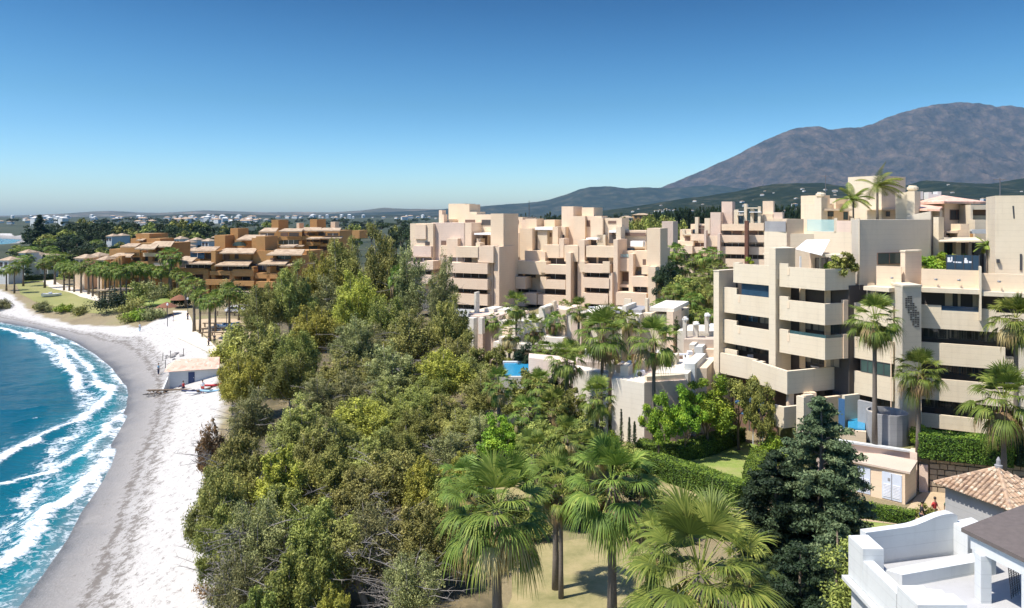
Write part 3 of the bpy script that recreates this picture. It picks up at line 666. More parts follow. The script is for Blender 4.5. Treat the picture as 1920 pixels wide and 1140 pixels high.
# ---------------------------------------------------------------- architecture helpers
WR=random.Random(77)
class Bld:
    def __init__(s,name,label,cat,loc,group=None): s.loc=loc; s.root=thing(name,label,cat,loc,group=group)
    def part(s,mb,name,mat,parent=None,label=None):
        mb.v=[(a[0]-s.loc[0],a[1]-s.loc[1],a[2]-s.loc[2]) for a in mb.v]
        o=mb.build(name,mat,parent or s.root)
        if label: o['label']=label
        return o
    def blk(s,name,mat,pl,pr,pt,zb,Y,dep,d=(1,0),cop=None,parent=None,label=None,side=None):
        """box whose front runs from pixel column pl (depth Y) to pr along d; top seen at pt; zb bottom height or ('p',py)"""
        a=P(pl,Y); b=online(a,d,pr); n=side or norm2((-d[1],d[0])); zt=Z(pt,Y); z0=Z(zb[1],Y) if isinstance(zb,tuple) else zb
        q=[a,b,(b[0]+n[0]*dep,b[1]+n[1]*dep),(a[0]+n[0]*dep,a[1]+n[1]*dep)]
        o=s.part(MB().prism(q,z0,zt),name,mat,parent,label)
        if cop: # thin coping on the wall head
            e=.05; ax=norm2((b[0]-a[0],b[1]-a[1]))
            q2=[(a[0]-ax[0]*e-n[0]*e,a[1]-ax[1]*e-n[1]*e),(b[0]+ax[0]*e-n[0]*e,b[1]+ax[1]*e-n[1]*e),(q[2][0]+ax[0]*e+n[0]*e,q[2][1]+ax[1]*e+n[1]*e),(q[3][0]-ax[0]*e+n[0]*e,q[3][1]-ax[1]*e+n[1]*e)]
            s.part(MB().prism(q2,zt+.002,zt+.09),'coping',cop,o)
        return o
    def strip(s,name,mat,pts,z0,z1,th=.25,slab=1.6,cope=True):
        """balcony: mitred parapet wall along pts with its floor slab behind"""
        inn=mitre(pts,th); o=s.part(MB().prism(pts+inn[::-1],z0,z1),name,mat)
        if slab:
            q=mitre(pts,slab); s.part(MB().prism(mitre(pts,.03)+q[::-1],z0+.04,z0+.34),'balcony_floor',mat,o)
        return o
    def wins(s,a,b,z0,z1,n,mat='glass',fr='dark_metal',out=.05,inset=.12,h=None):
        """row of n glazed windows on the wall line a-b (outside is on the right when walking a->b)"""
        d=norm2((b[0]-a[0],b[1]-a[1])); o=(d[1],-d[0]); L=math.hypot(b[0]-a[0],b[1]-a[1]); w=L/n
        for i in range(n):
            t0=w*i+inset; t1=w*(i+1)-inset
            def q(t,e): return (a[0]+d[0]*t+o[0]*e,a[1]+d[1]*t+o[1]*e)
            wn=s.part(MB().prism([q(t0,-.02),q(t1,-.02),q(t1,out*.5),q(t0,out*.5)],z0+.06,z1-.06),'window','curtained_glass' if mat in('glass','glass_blue') and WR.random()<.3 else mat)
            f=MB(); 
            for (u0,u1,y0,y1) in ((t0-.06,t0+.0,z0,z1),(t1,t1+.06,z0,z1),((t0+t1)/2-.03,(t0+t1)/2+.03,z0+.07,z1-.07)): f.prism([q(u0,-.01),q(u1,-.01),q(u1,out),q(u0,out)],y0,y1)
            f.prism([q(t0+.001,-.01),q(t1-.001,-.01),q(t1-.001,out),q(t0+.001,out)],z1-.06,z1-.001); f.prism([q(t0+.001,-.01),q(t1-.001,-.01),q(t1-.001,out),q(t0+.001,out)],z0+.001,z0+.06)
            s.part(f,'window_frame',fr,wn)
U=(.565,-.825); V_=norm2((.93,.37)); RW=norm2((.888,-.46)); GW=norm2((.95,.31))
GZM=2.8
# ================================================================ MAIN BUILDING
M=Bld('apartment_building','large cream apartment building with long balconies and stepped roofs at the right','building',(34,66,GZM))
LP0=P(1547,64.5)
def lw(px,off=0):
    x,y=online(LP0,U,px); return (x-.825*off,y-.565*off)
T=[4.4,7.4,10.4,13.4,16.4]
BP_='balcony_parapet'
# core volumes
a=lw(1346,-2.4); b=lw(1446,-2.4); c=lw(1560,-2.6)
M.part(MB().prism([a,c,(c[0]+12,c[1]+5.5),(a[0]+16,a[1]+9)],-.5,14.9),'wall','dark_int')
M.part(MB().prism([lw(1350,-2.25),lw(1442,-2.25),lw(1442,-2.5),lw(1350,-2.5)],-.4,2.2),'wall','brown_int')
for k in range(4):
    z0=T[k]-3+1.15 if k else 2.7
    M.wins(lw(1352,-2.32),lw(1440,-2.32),T[k]-2.85+.0,T[k]-1.9,4,'glass_blue' if k==3 else 'glass')
    M.wins(lw(1466,-2.5),lw(1545,-2.5),T[k]-2.85,T[k]-1.9,3)
# fin T0
M.blk('fin_wall','cream',1338,1348,508,1.0,lw(1338,.35)[1],5.5,U,'cream')
a0=lw(1348,.3)
# bay 1 parapets
M.strip(BP_,'cream',[lw(1375),lw(1446)],T[4]-1.85,T[4])
M.blk('parapet_block','cream',1375,1385,492,T[4]-1.0,lw(1375,.02)[1],.6,U)
M.strip(BP_,'cream',[lw(1348.5,-.5),lw(1374.8,-.5)],T[3]-1.95,T[3]+.55)
M.strip(BP_,'cream',[lw(1375),lw(1446)],T[3]-1.85,T[3])
M.strip(BP_,'cream',[lw(1348.5,-.5),lw(1374.8,-.5)],T[2]-1.95,T[2]+.35)
M.strip(BP_,'cream',[lw(1375),lw(1446)],T[2]-1.85,T[2])
M.strip(BP_,'cream',[lw(1349,-.55),lw(1374.8,-.55)],T[1]-1.0,T[1]+.45)
# rail glass above bay1 level 3
M.part(MB().prism([lw(1386,-.35),lw(1440,-.35),lw(1440,-.41),lw(1386,-.41)],T[3],T[4]-1.9),'glass_panel','glass_blue')
# bottom terraces: long angled parapet L1
p1=lw(1352,.15); p2=lw(1420,.15)
M.strip(BP_,'cream',[p1,p2],T[1]-1.9,T[1]+.1,.3,2.2)
tA=lw(1420.5,.9); tB=lw(1510,2.6); tC=online(tB,V_,1583)
M.strip(BP_,'cream',[tA,tB,tC],T[1]-1.85,T[1]+.15,.3,4.6)
M.blk('parapet_block','cream',1420,1429,677,T[1]-1.84,lw(1420,.98)[1],.55,U)
# lower dark recess + box balcony
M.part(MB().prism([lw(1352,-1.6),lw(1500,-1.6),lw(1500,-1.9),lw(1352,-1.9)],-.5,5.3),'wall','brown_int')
q=P(1450,64.5); q2=online(q,U,1470); q3=online(q2,V_,1506)
M.strip('box_balcony','cream',[q,q2,q3],2.9,4.7,.3,3.0)
for px in (1478,1508,1520): 
    y=lw(1512,1.6)[1]; x=P(px,y)[0]; M.part(MB().prism([(x,y),(x+.5,y),(x+.5,y+.5),(x,y+.5)],2.0,5.6),'column','cream_warm')
M.blk('wall','cream',1493,1507,('x') and 742,1.0,62.6,.35,U); M.blk('wall','cream_warm',1507,1526,742,1.0,62.2,.35,V_)
M.blk('wall','cream_warm',1526,1612,748,2.0,64.2,.35,V_)
# T1 tower with its deep beige flank
tq=lw(1446,.35); t2=lw(1458.5,.35); t3=online(t2,V_,1491)
M.part(MB().prism([tq,t2,t3,(t3[0]+.4,t3[1]+3),(tq[0]+2.5,tq[1]+3)],T[4]-1.2,18.05),'tower','cream')
M.part(MB().prism([tq,t2,(t2[0]+1.9,t2[1]+1.3),(tq[0]+1.9,tq[1]+1.3)],T[1]-1.9,T[4]-1.2),'fin_wall','cream')
# bay 2 parapets with end faces
for k in (4,3,2):
    cpt=lw(1547); e=online(cpt,V_,1604 if k==4 else 1582)
    M.strip(BP_,'cream',[lw(1461.5),lw(1478)],T[k]-1.85,T[k]+.28)
    M.strip(BP_,'cream',[lw(1478.1),cpt,e],T[k]-1.85,T[k],.25,2.4)
    if k<4: q_=P(1582,e[1]-.14); r_2=online(q_,V_,1590.5); M.part(MB().prism([q_,r_2,(r_2[0],r_2[1]+.5),(q_[0],q_[1]+.5)],T[k]-1.85,T[k]+.25),'wall','peach')
# glass rail on level 2
cpt=lw(1547,-.1); e=online(cpt,V_,1578)
rail=M.part(MB().prism([lw(1480,-.1),cpt,e]+mitre([lw(1480,-.1),cpt,e],.04)[::-1],T[2]+.0,T[2]+.28),'glass_railing','glass_teal')
# columns in the dark loggias
for k in (3,2,1):
    for px in (1478,1562):
        x,y=lw(1478,-1.9) if px==1478 else (online(lw(1547),V_,1562)[0]+.2,online(lw(1547),V_,1562)[1]+1.9)
        M.part(MB().prism([(x,y),(x+.4,y),(x+.4,y+.4),(x,y+.4)],T[k]-.4,T[k]+1.16),'column','cream_warm')
# ends of parapets: short vertical marks (scuppers) 
for (px,k) in ((1384,3),(1443,3),(1476,3),(1476,4),(1476,2),(1384,2),(1443,4)):
    x,y=lw(px,.03); M.part(MB().prism([(x,y),(x+.13,y-.19),(x+.33,y-.05),(x+.2,y+.14)],T[k]-.75,T[k]-.1),'scupper','cream_warm')
# bay 3
B3=P(1669,63.0)
def b3(px,off=0): x,y=online(B3,U,px); return (x-.825*off,y-.565*off)
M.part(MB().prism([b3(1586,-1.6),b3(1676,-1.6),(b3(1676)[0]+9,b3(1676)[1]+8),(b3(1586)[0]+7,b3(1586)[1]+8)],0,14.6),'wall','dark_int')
for k in (3,2,1):
    M.strip(BP_,'cream',[b3(1590),b3(1674)],T[k]-1.85-(.15 if k==1 else 0),T[k],.25,1.5)
    M.wins(b3(1596,-1.5),b3(1672,-1.5),T[k]+.05-3+.06,T[k]-1.9,4,'glass_teal' if k==2 else 'glass')
    M.wins(b3(1612,-.06),b3(1672,-.06),T[k]-3.0+.02,T[k]-1.88,2,'glass_green' if k==2 else 'glass') if k in(2,) else None
M.part(MB().prism([P(1596,66.5),P(1640,66.2),P(1640,67),P(1596,67.4)],T[3]-1.5,14.97),'wall','cream_warm')
for k in (3,2):
    x,y=b3(1603,.03); M.part(MB().prism([(x,y),(x+.13,y-.19),(x+.33,y-.05),(x+.2,y+.14)],T[k]-.9,T[k]-.1),'scupper','cream_warm')
M.blk('drain_pipe','peach',1669.5,1671,640,3.0,b3(1669.5,.05)[1],.1,U)
# T2 tower, perforated front
ta=P(1674,63.4); tb=P(1692,61.3); tc=online(tb,norm2((.97,.24)),1727.5); zt=Z(537,62)
t2w=M.part(MB().prism([ta,tb,tc,(tc[0]+.4,tc[1]+4),(ta[0]+1.4,ta[1]+4)],0,zt),'tower','sandstone_and_shade')
M.part(MB().prism([(ta[0]-.05,ta[1]-.05),(tb[0]-.02,tb[1]-.09),(tc[0]+.06,tc[1]-.05),(tc[0]+.46,tc[1]+4.05),(ta[0]+1.35,ta[1]+4.05)],zt+.002,zt+.16),'coping','cream',t2w)
pf=MB(); dd=norm2((tc[0]-tb[0],tc[1]-tb[1])); L=math.hypot(tc[0]-tb[0],tc[1]-tb[1])
for r_ in range(18):
    for c_ in range(6):
        if abs(c_-r_*.32)<2.2 and (c_*7+r_*5)%9:
            u=L*(.15+c_*.125); z=zt-.75-r_*.145; w=L*.10
            q=lambda t:(tb[0]+dd[0]*t+dd[1]*.02,tb[1]+dd[1]*t-dd[0]*.02); q_=lambda t:(tb[0]+dd[0]*t-dd[1]*.03,tb[1]+dd[1]*t+dd[0]*.03)
            pf.prism([q(u),q(u+w),q_(u+w),q_(u)],z-.1,z)
M.part(pf,'lattice_opening','dark_int',t2w)
M.blk('fin_wall','cream_warm',1722,1727.9,720,2.0,60.9,.6,RW)
# right wing
R0=P(1735,63.0)
def rw(px,off=0): x,y=online(R0,RW,px); n=(-.46,-.888); return (x+n[0]*off,y+n[1]*off)
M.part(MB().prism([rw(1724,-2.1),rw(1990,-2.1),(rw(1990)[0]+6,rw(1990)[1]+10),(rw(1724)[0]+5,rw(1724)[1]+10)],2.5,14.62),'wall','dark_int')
for k in (2,1,0):
    M.strip(BP_,'cream',[rw(1727.5),rw((0,1903,1885)[k] if k else 1935)],T[k]-(1.85 if k else 1.2),T[k]-.05,.25,2.0)
M.strip(BP_,'cream_warm',[rw(1727.5,.1),rw(1935,.1)],2.4,2.95,.3,0)
M.part(MB().prism([rw(1740,1.2),rw(1930,1.2),rw(1930,.2),rw(1740,.2)],2.3,2.62),'garden_step','cream_warm')
M.strip(BP_,'cream',[rw(1727.5),rw(1765),],T[3]-1.85,T[3]+.12); M.strip(BP_,'cream',[rw(1765.1),rw(1838)],T[3]-1.85,T[3]-.3); M.strip(BP_,'cream',[rw(1838.1),rw(1869)],T[3]-1.85,T[3]); M.strip(BP_,'cream',[rw(1869.1),rw(1990)],T[3]-1.85,T[3]-.25)
M.part(MB().prism([rw(1766,-.08),rw(1837,-.08),rw(1837,-.12),rw(1766,-.12)],T[3]-.3,T[3]+.1),'glass_railing','glass_blue')
for k in range(4):
    M.wins(rw(1730,-2.03),rw(1880,-2.03),T[k]-2.9+(.0),T[k]-1.95+.0,6,'glass') if k else None
    M.wins(rw(1730,-2.03),rw(1900,-2.03),T[k]+.0,T[k]+1.1,6,'glass_blue' if k==1 else 'glass') if k<3 else None
M.blk('wall','cream_warm',1772,1786,548,T[3]-.3,rw(1772,-1.9)[1],.2,RW); M.blk('wall','cream_warm',1796,1801,548,T[3]-.3,rw(1796,-1.9)[1],.2,RW); M.blk('wall','cream_warm',1824,1836,548,T[3]-.3,rw(1824,-1.9)[1],.2,RW)
# balcony end beyond the long parapets, its shade put into a greyer colour
M.strip(BP_,'sandstone_and_shade',[rw(1888,-1.0),rw(1925,-1.0)],T[1]-2.3,T[2]-.9,.25,1.0)
M.blk('fin_wall','sandstone_and_shade',1905,1925,645,2.9,rw(1905,-.5)[1],2.0,RW)
# eave slabs of level 4 and peach upper walls
M.part(MB().prism([rw(1727.8,.55),rw(1836.5,.55),rw(1836.5,-1.8),rw(1727.8,-1.8)],14.62,15.0),'eave','cream')
M.part(MB().prism([rw(1840.5,.45),rw(1990,.45),rw(1990,-1.8),rw(1840.5,-1.8)],14.50,14.85),'eave','cream')
M.part(MB().prism([b3(1625,.5),b3(1673,.5),b3(1673,-1.8),b3(1625,-1.8)],14.62,14.95),'eave','cream')
w1=M.strip('terrace_wall','cream_warm',[rw(1727.8,-.15),rw(1836.5,-.15)],15.0,T[4]+.12,.3,4); 
M.strip('terrace_wall','cream_warm',[rw(1840.5,-.2),rw(1990,-.2)],14.85,T[4]-.1,.3,4)
M.blk('fin_wall','cream',1836.6,1840.4,500,T[3]-.9,rw(1836.6,.62)[1],3.4,RW)
M.strip('terrace_wall','cream_warm',[P(1643,64.9),P(1690,63.9)],14.95,T[4]+.25,.3,1.5)
for px in (1670,1752,1795,1870): x,y=rw(px,.0) if px>1700 else P(px,64.2); M.part(MB().tube([(x,y-.35,15.7),(x,y-.1,15.7)],.09,6),'outlet','grey_render')
# middle wall W, its grazing-light shade put into a greyer colour, and pillar
gw=P(1610,66.0); ge=online(gw,GW,1745)
GWn=(-GW[1],GW[0])
M.part(MB().prism([gw,ge,(ge[0]-.1,ge[1]+3.2),(gw[0]+1.2,gw[1]+4)],14.4,Z(412,66)),'wall','sandstone_and_shade')
M.part(MB().prism([(gw[0],gw[1]),(gw[0]+.0,gw[1]+.0),online(gw,GW,1612.5),(gw[0]+.05,gw[1]-.06)],14.5,Z(412,66)-.02),'wall_edge','cream')
wq=P(1645,online(gw,GW,1645)[1]); we=online(wq,GW,1688); 
M.wins((wq[0],wq[1]),(we[0],we[1]),Z(497,66),Z(474,66.4),1,'glass_green','brown_int',.08,.03)
M.blk('fin_wall','cream',1689.5,1697,471,14.95,64.6,3,norm2((.6,-.8)),'cream'); M.blk('fin_wall','peach',1697.2,1728,472.5,14.96,64.1,.5,GW,'cream')
# block N (left upper): N1, N2
n1=P(1433,78); n1b=online(n1,U,1475); n1c=online(n1b,V_,1507); n2b=online(n1c,U,1609.5)
M.part(MB().prism([n1,n1b,(n1b[0]+4,n1b[1]+3),(n1[0]+5,n1[1]+4)],12,Z(434,78)),'wall','cream')
M.part(MB().prism([n1b,n1c,(n1c[0]+.5,n1c[1]+4),(n1b[0]+1,n1b[1]+4)],12,Z(411,73)),'wall','cream_warm')
zN=Z(436,70)
M.part(MB().prism([n1c,n2b,(n2b[0]+3.5,n2b[1]+1.3),(n1c[0]+4,n1c[1]+4)],12,zN),'wall','cream')
M.part(MB().prism([(n1[0]+.1,n1[1]+.1),(n1b[0]-.1,n1b[1]-.0),(n1b[0],n1b[1]+.1),(n1[0]+.2,n1[1]+.2)],Z(434,78)+.002,Z(415,77)),'screen','grey_render')
def online2(px): return online(n1c,U,px)
g1=online2(1513); g2=online2(1564); M.part(MB().prism([g1,g2,(g2[0]+.05,g2[1]+.04),(g1[0]+.05,g1[1]+.04)],zN+.002,zN+1.2),'glass_railing','clear_glass')
g1=online2(1565); g2=online2(1604); M.part(MB().prism([g1,g2,(g2[0]+.15,g2[1]+.1),(g1[0]+.15,g1[1]+.1)],zN+.002,zN+1.1),'terrace_screen','pink_wall')
for px in (1564,1595,1605): x,y=online2(px); M.part(MB().prism([(x-.05,y-.1),(x+.2,y-.25),(x+.4,y+.05),(x+.1,y+.2)],zN-.0+.003,zN+1.35),'post','cream')
# roof terrace of bay 2: recess, wall, awning
rc=lw(1491,-2.2)
M.part(MB().prism([lw(1466,-3.1),lw(1500,-3.1),(n2b[0],n2b[1]+1),(n1c[0]+.2,n1c[1]+.2)],14.9,14.96),'terrace_floor','terrace_tile')
x0,y0=lw(1493,-3.0); x1,y1=online((x0,y0),norm2((.99,.12)),1565)
M.part(MB().prism([(x0,y0+1.2),(x1,y1+1.2),(x1,y1+1.5),(x0,y0+1.5)],14.96,17.6),'wall','peach')
M.wins((x0+.35,y0+1.2),(x0+2.7,y0+1.45),14.98,17.1,2,'glass')
aw=MB(); A_=P(1492,67.2); B_=P(1541,65.4); C_=P(1556,69.2); D_=P(1512,70.6)
za,zc=Z(466,67.2),Z(449.5,70)
aw.v=[(A_[0],A_[1],za),(B_[0],B_[1],Z(478,65.4)),(C_[0],C_[1],Z(449.5,69.2)),(D_[0],D_[1],Z(449.5,70.6))]; aw.v+= [(x,y,z-.06) for x,y,z in aw.v]; aw.f=[(0,1,2,3),(7,6,5,4),(0,4,5,1),(1,5,6,2),(2,6,7,3),(3,7,4,0)]
M.part(aw,'awning','canvas')
M.part(MB().prism([P(1543,66.4),P(1580,65.6),P(1580,68),P(1545,68.6)],Z(482,66),Z(477.5,66)),'canopy','cream')
for px in (1500,1537,1572): x,y=P(px,68.9 if px<1530 else 67.2); M.part(MB().prism([(x,y),(x+.14,y),(x+.14,y+.14),(x,y+.14)],14.9,Z(482,67.2)-.01),'post','white_metal' if px==1500 else 'cream')
M.part(MB().prism([lw(1420,-.8),lw(1446,-.8),lw(1446,-3.5),lw(1420,-3.5)],17.35,17.5),'canopy','cream')
M.part(MB().prism([lw(1441,-1.9),lw(1445,-1.9),lw(1445,-2.6),lw(1441,-2.6)],15,17.34),'post','cream_warm')
M.part(MB().prism([lw(1376,-.3),lw(1446,-.3),lw(1446,-6),lw(1376,-6)],14.88,14.95),'terrace_floor','terrace_tile')
# ---- rooftop volumes
M.part(MB().prism([P(1475,76),P(1745,74),P(1760,88),P(1490,92)],14,19.2),'wall','cream')
r1=P(1590,80); r1b=P(1653,76.5); r1c=P(1698,79.5)
M.part(MB().prism([r1,r1b,r1c,P(1690,86),P(1620,87)],19,Z(329.5,77)),'rooftop_tower','cream')
M.part(MB().prism([P(1624,78.12),P(1626.5,77.98),P(1627,78.4),P(1624.5,78.5)],19.3,Z(333,77.5)),'pilaster','sandstone_and_shade')
M.part(MB().prism([P(1598,79.6),P(1601.5,79.4),P(1601.8,79.75),P(1598.3,79.9)],Z(346,79),Z(340,79)),'vent_opening','dark_int')
def chim(pl,pr,pt,Y,w2,ct,d=U):
    c=M.blk('chimney','cream',pl,pr,pt,18.8,Y,1.1,d); m=(pl+pr)/2; x,y=P(m+w2,Y); z=Z(pt,Y)
    M.part(MB().lathe([(.38,0),(.4,.15),(.52,.2),(.52,.42),(.36,.5),(.36,.62)],10,(x+.3,y+.4,z)),'chimney_cap',ct,c)
chim(1527,1540,371,78,3,'cream'); M.blk('wall','cream',1508,1531,383,19,80,3,U); M.blk('wall','cream_warm',1540,1556,366,19,80,3,V_); M.blk('wall','cream_warm',1552,1567,382,19,81,3,U)
M.blk('wall','cream',1567,1592,371.5,19,82,4,V_); M.blk('wall','cream_warm',1560,1592,392,19,78.5,3,V_)
M.wins(P(1548,78.3),P(1564,78.2),Z(406,78),Z(396,78),1); M.wins(P(1580,78.1),P(1591,78.0),Z(412,78),Z(397,78),1,'glass_teal')
M.blk('eave','cream_warm',1545,1600,391,Z(395,77.5),77.5,3,(1,0)); 
M.blk('wall','cream',1659,1704,374,19,77.8,3,V_); M.blk('eave','cream_warm',1653,1702,391,Z(394,75.5),75.5,2.4,V_); M.blk('wall','sandstone_and_shade',1656,1700,394.2,19,76.5,1.5,V_)
M.wins(P(1660,76.3),P(1669,76.5),Z(406,76.4),Z(396,76.4),1,'glass_blue'); M.wins(P(1686,76.9),P(1697,77.1),Z(406,77),Z(396,77),1,'glass_blue')
chim(1700,1715,359,73,2,'cream'); M.blk('wall','cream',1715,1723,360,19,72.5,2.2,V_)
# grey roof plane triangle behind the grey wall
M.part(MB().prism([P(1700,72.5),P(1745,70.2),P(1750,74),P(1712,75)],15,[Z(404,72.5),Z(396,70.2),Z(396,74),Z(400,75)]),'wall','sandstone_and_shade')
# hipped red tile roof house
zr=Z(377,76); e=[P(1716,77),P(1770,73.2),P(1851,76.5),P(1815,83)]; top=P(1768,78)
M.part(MB().prism([P(1724,77.3),P(1771,74.6),P(1821,77),P(1800,82)],15,zr),'wall','peach')
rf=MB(); rf.v=[(p[0],p[1],z) for p,z in zip(e,(Z(379,77),Z(377.5,73.2),Z(378,76.5),Z(375,83)))]+[(top[0],top[1],Z(366,78))]+[(p[0],p[1],z-.22) for p,z in zip(e,(Z(379,77),Z(377.5,73.2),Z(378,76.5),Z(375,83)))]
rf.f=[(0,1,4),(1,2,4),(2,3,4),(3,0,4),(8,7,6,5),(0,5,6,1),(1,6,7,2),(2,7,8,3),(3,8,5,0)]
M.part(rf,'roof','roof_pink')
l_=MB(); l_.v=[P(1718,73)+(Z(391,73),),P(1762,70.5)+(Z(392,70.5),),P(1768,74.5)+(Z(386,74.5),),P(1722,76)+(Z(383,76),)]; l_.v+=[(x,y,z-.2) for x,y,z in l_.v]; l_.f=[(0,1,2,3),(7,6,5,4),(0,4,5,1),(1,5,6,2),(2,6,7,3),(3,7,4,0)]; M.part(l_,'porch_roof','roof_pink')
M.part(MB().prism([P(1722,74),P(1762,72),P(1768,75),P(1726,76.5)],15,Z(393,72.5)),'wall','sandstone_and_shade')
w0=online(P(1771,74.6),norm2((P(1821,77)[0]-P(1771,74.6)[0],2.4)),1780); w9=online(w0,norm2((P(1821,77)[0]-P(1771,74.6)[0],2.4)),1807)
M.wins(w0,w9,Z(412.5,75),Z(393,75.5),1,'glass','brown_int')
for pl_,pr_,pt_ in ((1722,1731,359),(1741,1747,360),(1747,1757,364),(1758,1765,359)): M.blk('chimney','whitewash',pl_,pr_,pt_,Z(374,79),78.5,.9)
# steps and canopy below
M.blk('chimney','cream',1750,1760,407,15,69.5,1.0,U); 
M.blk('wall','cream_warm',1801,1817,420,16,72,1.6,(1,0)); M.blk('wall','cream_warm',1796,1801,431,16,72,1.6,(1,0)); M.blk('eave','cream_warm',1776,1797,433,Z(437,72),72,1.5)
M.part(MB().prism([P(1774,73.4),P(1800,73.3),P(1800,73.8),P(1774,73.9)],Z(442,73),Z(437.5,73)),'window','dark_int')
M.part(MB().prism([P(1760,68),P(1846,66.6),P(1832,71.5),P(1768,72)],[Z(454,68),Z(453,66.6),Z(448,71.5),Z(448,72)],[Z(451.5,68),Z(450.5,66.6),Z(445,71.5),Z(445,72)]),'canopy','cream')
M.part(MB().prism([P(1762,71.8),P(1862,71.4),P(1862,74),P(1762,74)],14.9,Z(455,71.6)),'wall','dark_int')
M.blk('wall','cream_warm',1792,1802,455,15,70.6,.5); M.blk('wall','pink_wall',1816,1822,455,15,70.5,.5)
M.wins(P(1764,71.7),P(1792,71.65),15.1,Z(457,71.7),2,'glass_teal'); M.wins(P(1824,71.5),P(1860,71.4),15.1,Z(457,71.7),2,'glass')
# right frame block and T3
M.blk('frame_beam','cream',1820,1866,384,Z(393,74),74,2.5,(1,0)); M.blk('fin_wall','cream',1820,1824,384.3,15,73.9,2.3); M.blk('wall','brown_int',1824.2,1866,393.2,Z(404,75.5),75.5,.5); M.blk('wall','sandstone_and_shade',1824.3,1866,404,15,75.2,.5)
M.blk('wall','cream',1828,1852,412,15.2,73.2,1.2); M.blk('balcony_parapet','whitewash',1822,1866,430,Z(438,72.2),72.2,.3); M.blk('wall','ochre',1823,1852,438.2,Z(450,73.5),73.5,.4)
t3=P(1866,62.3); t3b=online(t3,RW,1990)
tw=M.part(MB().prism([t3,t3b,(t3b[0]+3,t3b[1]+5),(t3[0]+2.4,t3[1]+5)],15.0,Z(367,62.3)),'tower','cream')
dq=lambda px,o_:(online(t3,RW,px)[0]-.46*o_,online(t3,RW,px)[1]-.888*o_)
sl_=MB(); sl_.v=[dq(1898,.01)+(Z(386,61.5),),dq(1901.5,.01)+(Z(386,61.5),),dq(1903,.01)+(Z(410,61.5),),dq(1900,.01)+(Z(410,61.5),)]; sl_.f=[(3,2,1,0)]; M.part(sl_,'slit_window','dark_metal',tw)
M.part(MB().prism([dq(1868,.25),dq(1874,.25),dq(1874,.0),dq(1868,.0)],Z(493,62),Z(486,62)),'vent_box','dark_metal',tw)
M.part(MB().prism([dq(1912,.08),dq(1916,.08),dq(1916,-.02),dq(1912,-.02)],Z(507,61.5),Z(476,61.5)),'slit_window','dark_metal',tw)
# ground floor: blue screens, pool screen, grey water tank shelter
M.part(MB().prism([P(1572,62.5),P(1584,62.2),P(1584,62.4),P(1572,62.7)],3.2,Z(748,62.4)),'blue_door','blue_paint')
M.blk('wall','cream',1584,1612,742,2.5,62.8,.3,V_); M.blk('wall','grey_render',1608,1640,750,2.5,62.4,.3,U)
# ---- raised garden, retaining wall
rg=[P(1470,66),P(1530,58.5),P(1722,57.6),P(1722,57.6),P(2000,54.6),P(2300,80),P(1500,100)]
rg=[P(1462,67),P(1530,58.9),P(1722,58.4),P(1722,57.9),P(2030,54.4),P(2300,82),P(1440,95)]
o=MB().prism(rg,-1,GZM).build('raised_garden_ground','ground_lawn' if 'ground_lawn' in MATS else 'terrace_tile'); o['kind']='structure'; RAISED=o
# ---- things on the terraces
def potplant(name,label,x,y,z,h,rx,mat,seed,k=10,size=.2): return bush(name,label,(x,y,z),rx,h*.55,mat,seed,k,120,size,'plant')
x,y=lw(1395,-1.2); potplant('terrace_plant','yellow green plant on the left roof terrace',x,y,T[4]-1.2,2.0,.5,'leaf_bright',201)
x,y=P(1553,66); potplant('terrace_plant','yellow green plant under the white awning',x,y,T[4]-1.2,2.3,.6,'leaf_bright',202)
for i,px in enumerate((1573,1584,1595)): x,y=online(lw(1547,-1.0),V_,px); potplant('terrace_hedge_plant','dark green shrub on the corner roof terrace right of the awning',x,y,T[4]-1.0,(2.3,3.2,2.2)[i],.75,'leaf_green',203+i,14).__setitem__('group','shrubs on the corner roof terrace')
for i,(px,pt,mt) in enumerate(((1745,470,'leaf_bright'),(1757,462,'leaf_bright'),(1768,468,'leaf_green'),(1735,488,'leaf_olive'),(1808,470,'leaf_bright'))):
    Y=68; x,y=P(px,Y); potplant('terrace_plant',('yellow green banana plant left on the planted roof terrace','tallest yellow green plant of the planted roof terrace','green plant beside the dark glass railing','olive climbing plant at the left end of the planted roof terrace','rounded bright shrub behind the dark glass railing')[i],x,y,14.95,Z(pt,Y)-14.9,1.0,mt,210+i,12,.24)
fp1=feather_palm('potted_palm','small palm on the roof terrace left of the right hand tower','palm tree',Z(462,66)-14.95,1.2,220,12,.07); fp1.location=(P(1850,66)[0],66,14.95)
glz=Z(503,63.9)
GR=Bld('glass_balustrade','dark glass balustrade with white reflections on the planted roof terrace','railing',P(1775,63)+(T[4]+.12,))
gq=rw(1774,-.2); gq2=rw(1836,-.2); GR.part(MB().prism([gq,gq2,(gq2[0]+.02,gq2[1]+.05),(gq[0]+.02,gq[1]+.05)],T[4]+.125,T[4]+1.35),'panel','glass_blue')
gm=MB()
for px in (1774,1790,1806,1822,1835.5): x,y=rw(px,-.17); gm.prism([(x,y),(x+.06,y-.03),(x+.09,y+.02),(x+.03,y+.05)],T[4]+.13,T[4]+1.4)
GR.part(gm,'post','dark_metal'); 
for (px0,px1,za,zb) in ((1777,1782,.75,1.15),(1784,1786,.8,1.2),(1788,1795,.7,.82),(1796,1803,.7,.8),(1807,1815,.7,.95),(1809,1813,.95,1.12),(1817,1822,.72,.86),(1782,1784,.75,.9)):  # white plates paint reflections onto the dark glass
    a=rw(px0,-.185); b=rw(px1,-.185); GR.part(MB().prism([a,b,(b[0],b[1]+.02),(a[0],a[1]+.02)],T[4]+za,T[4]+zb),'painted_reflection','whitec')
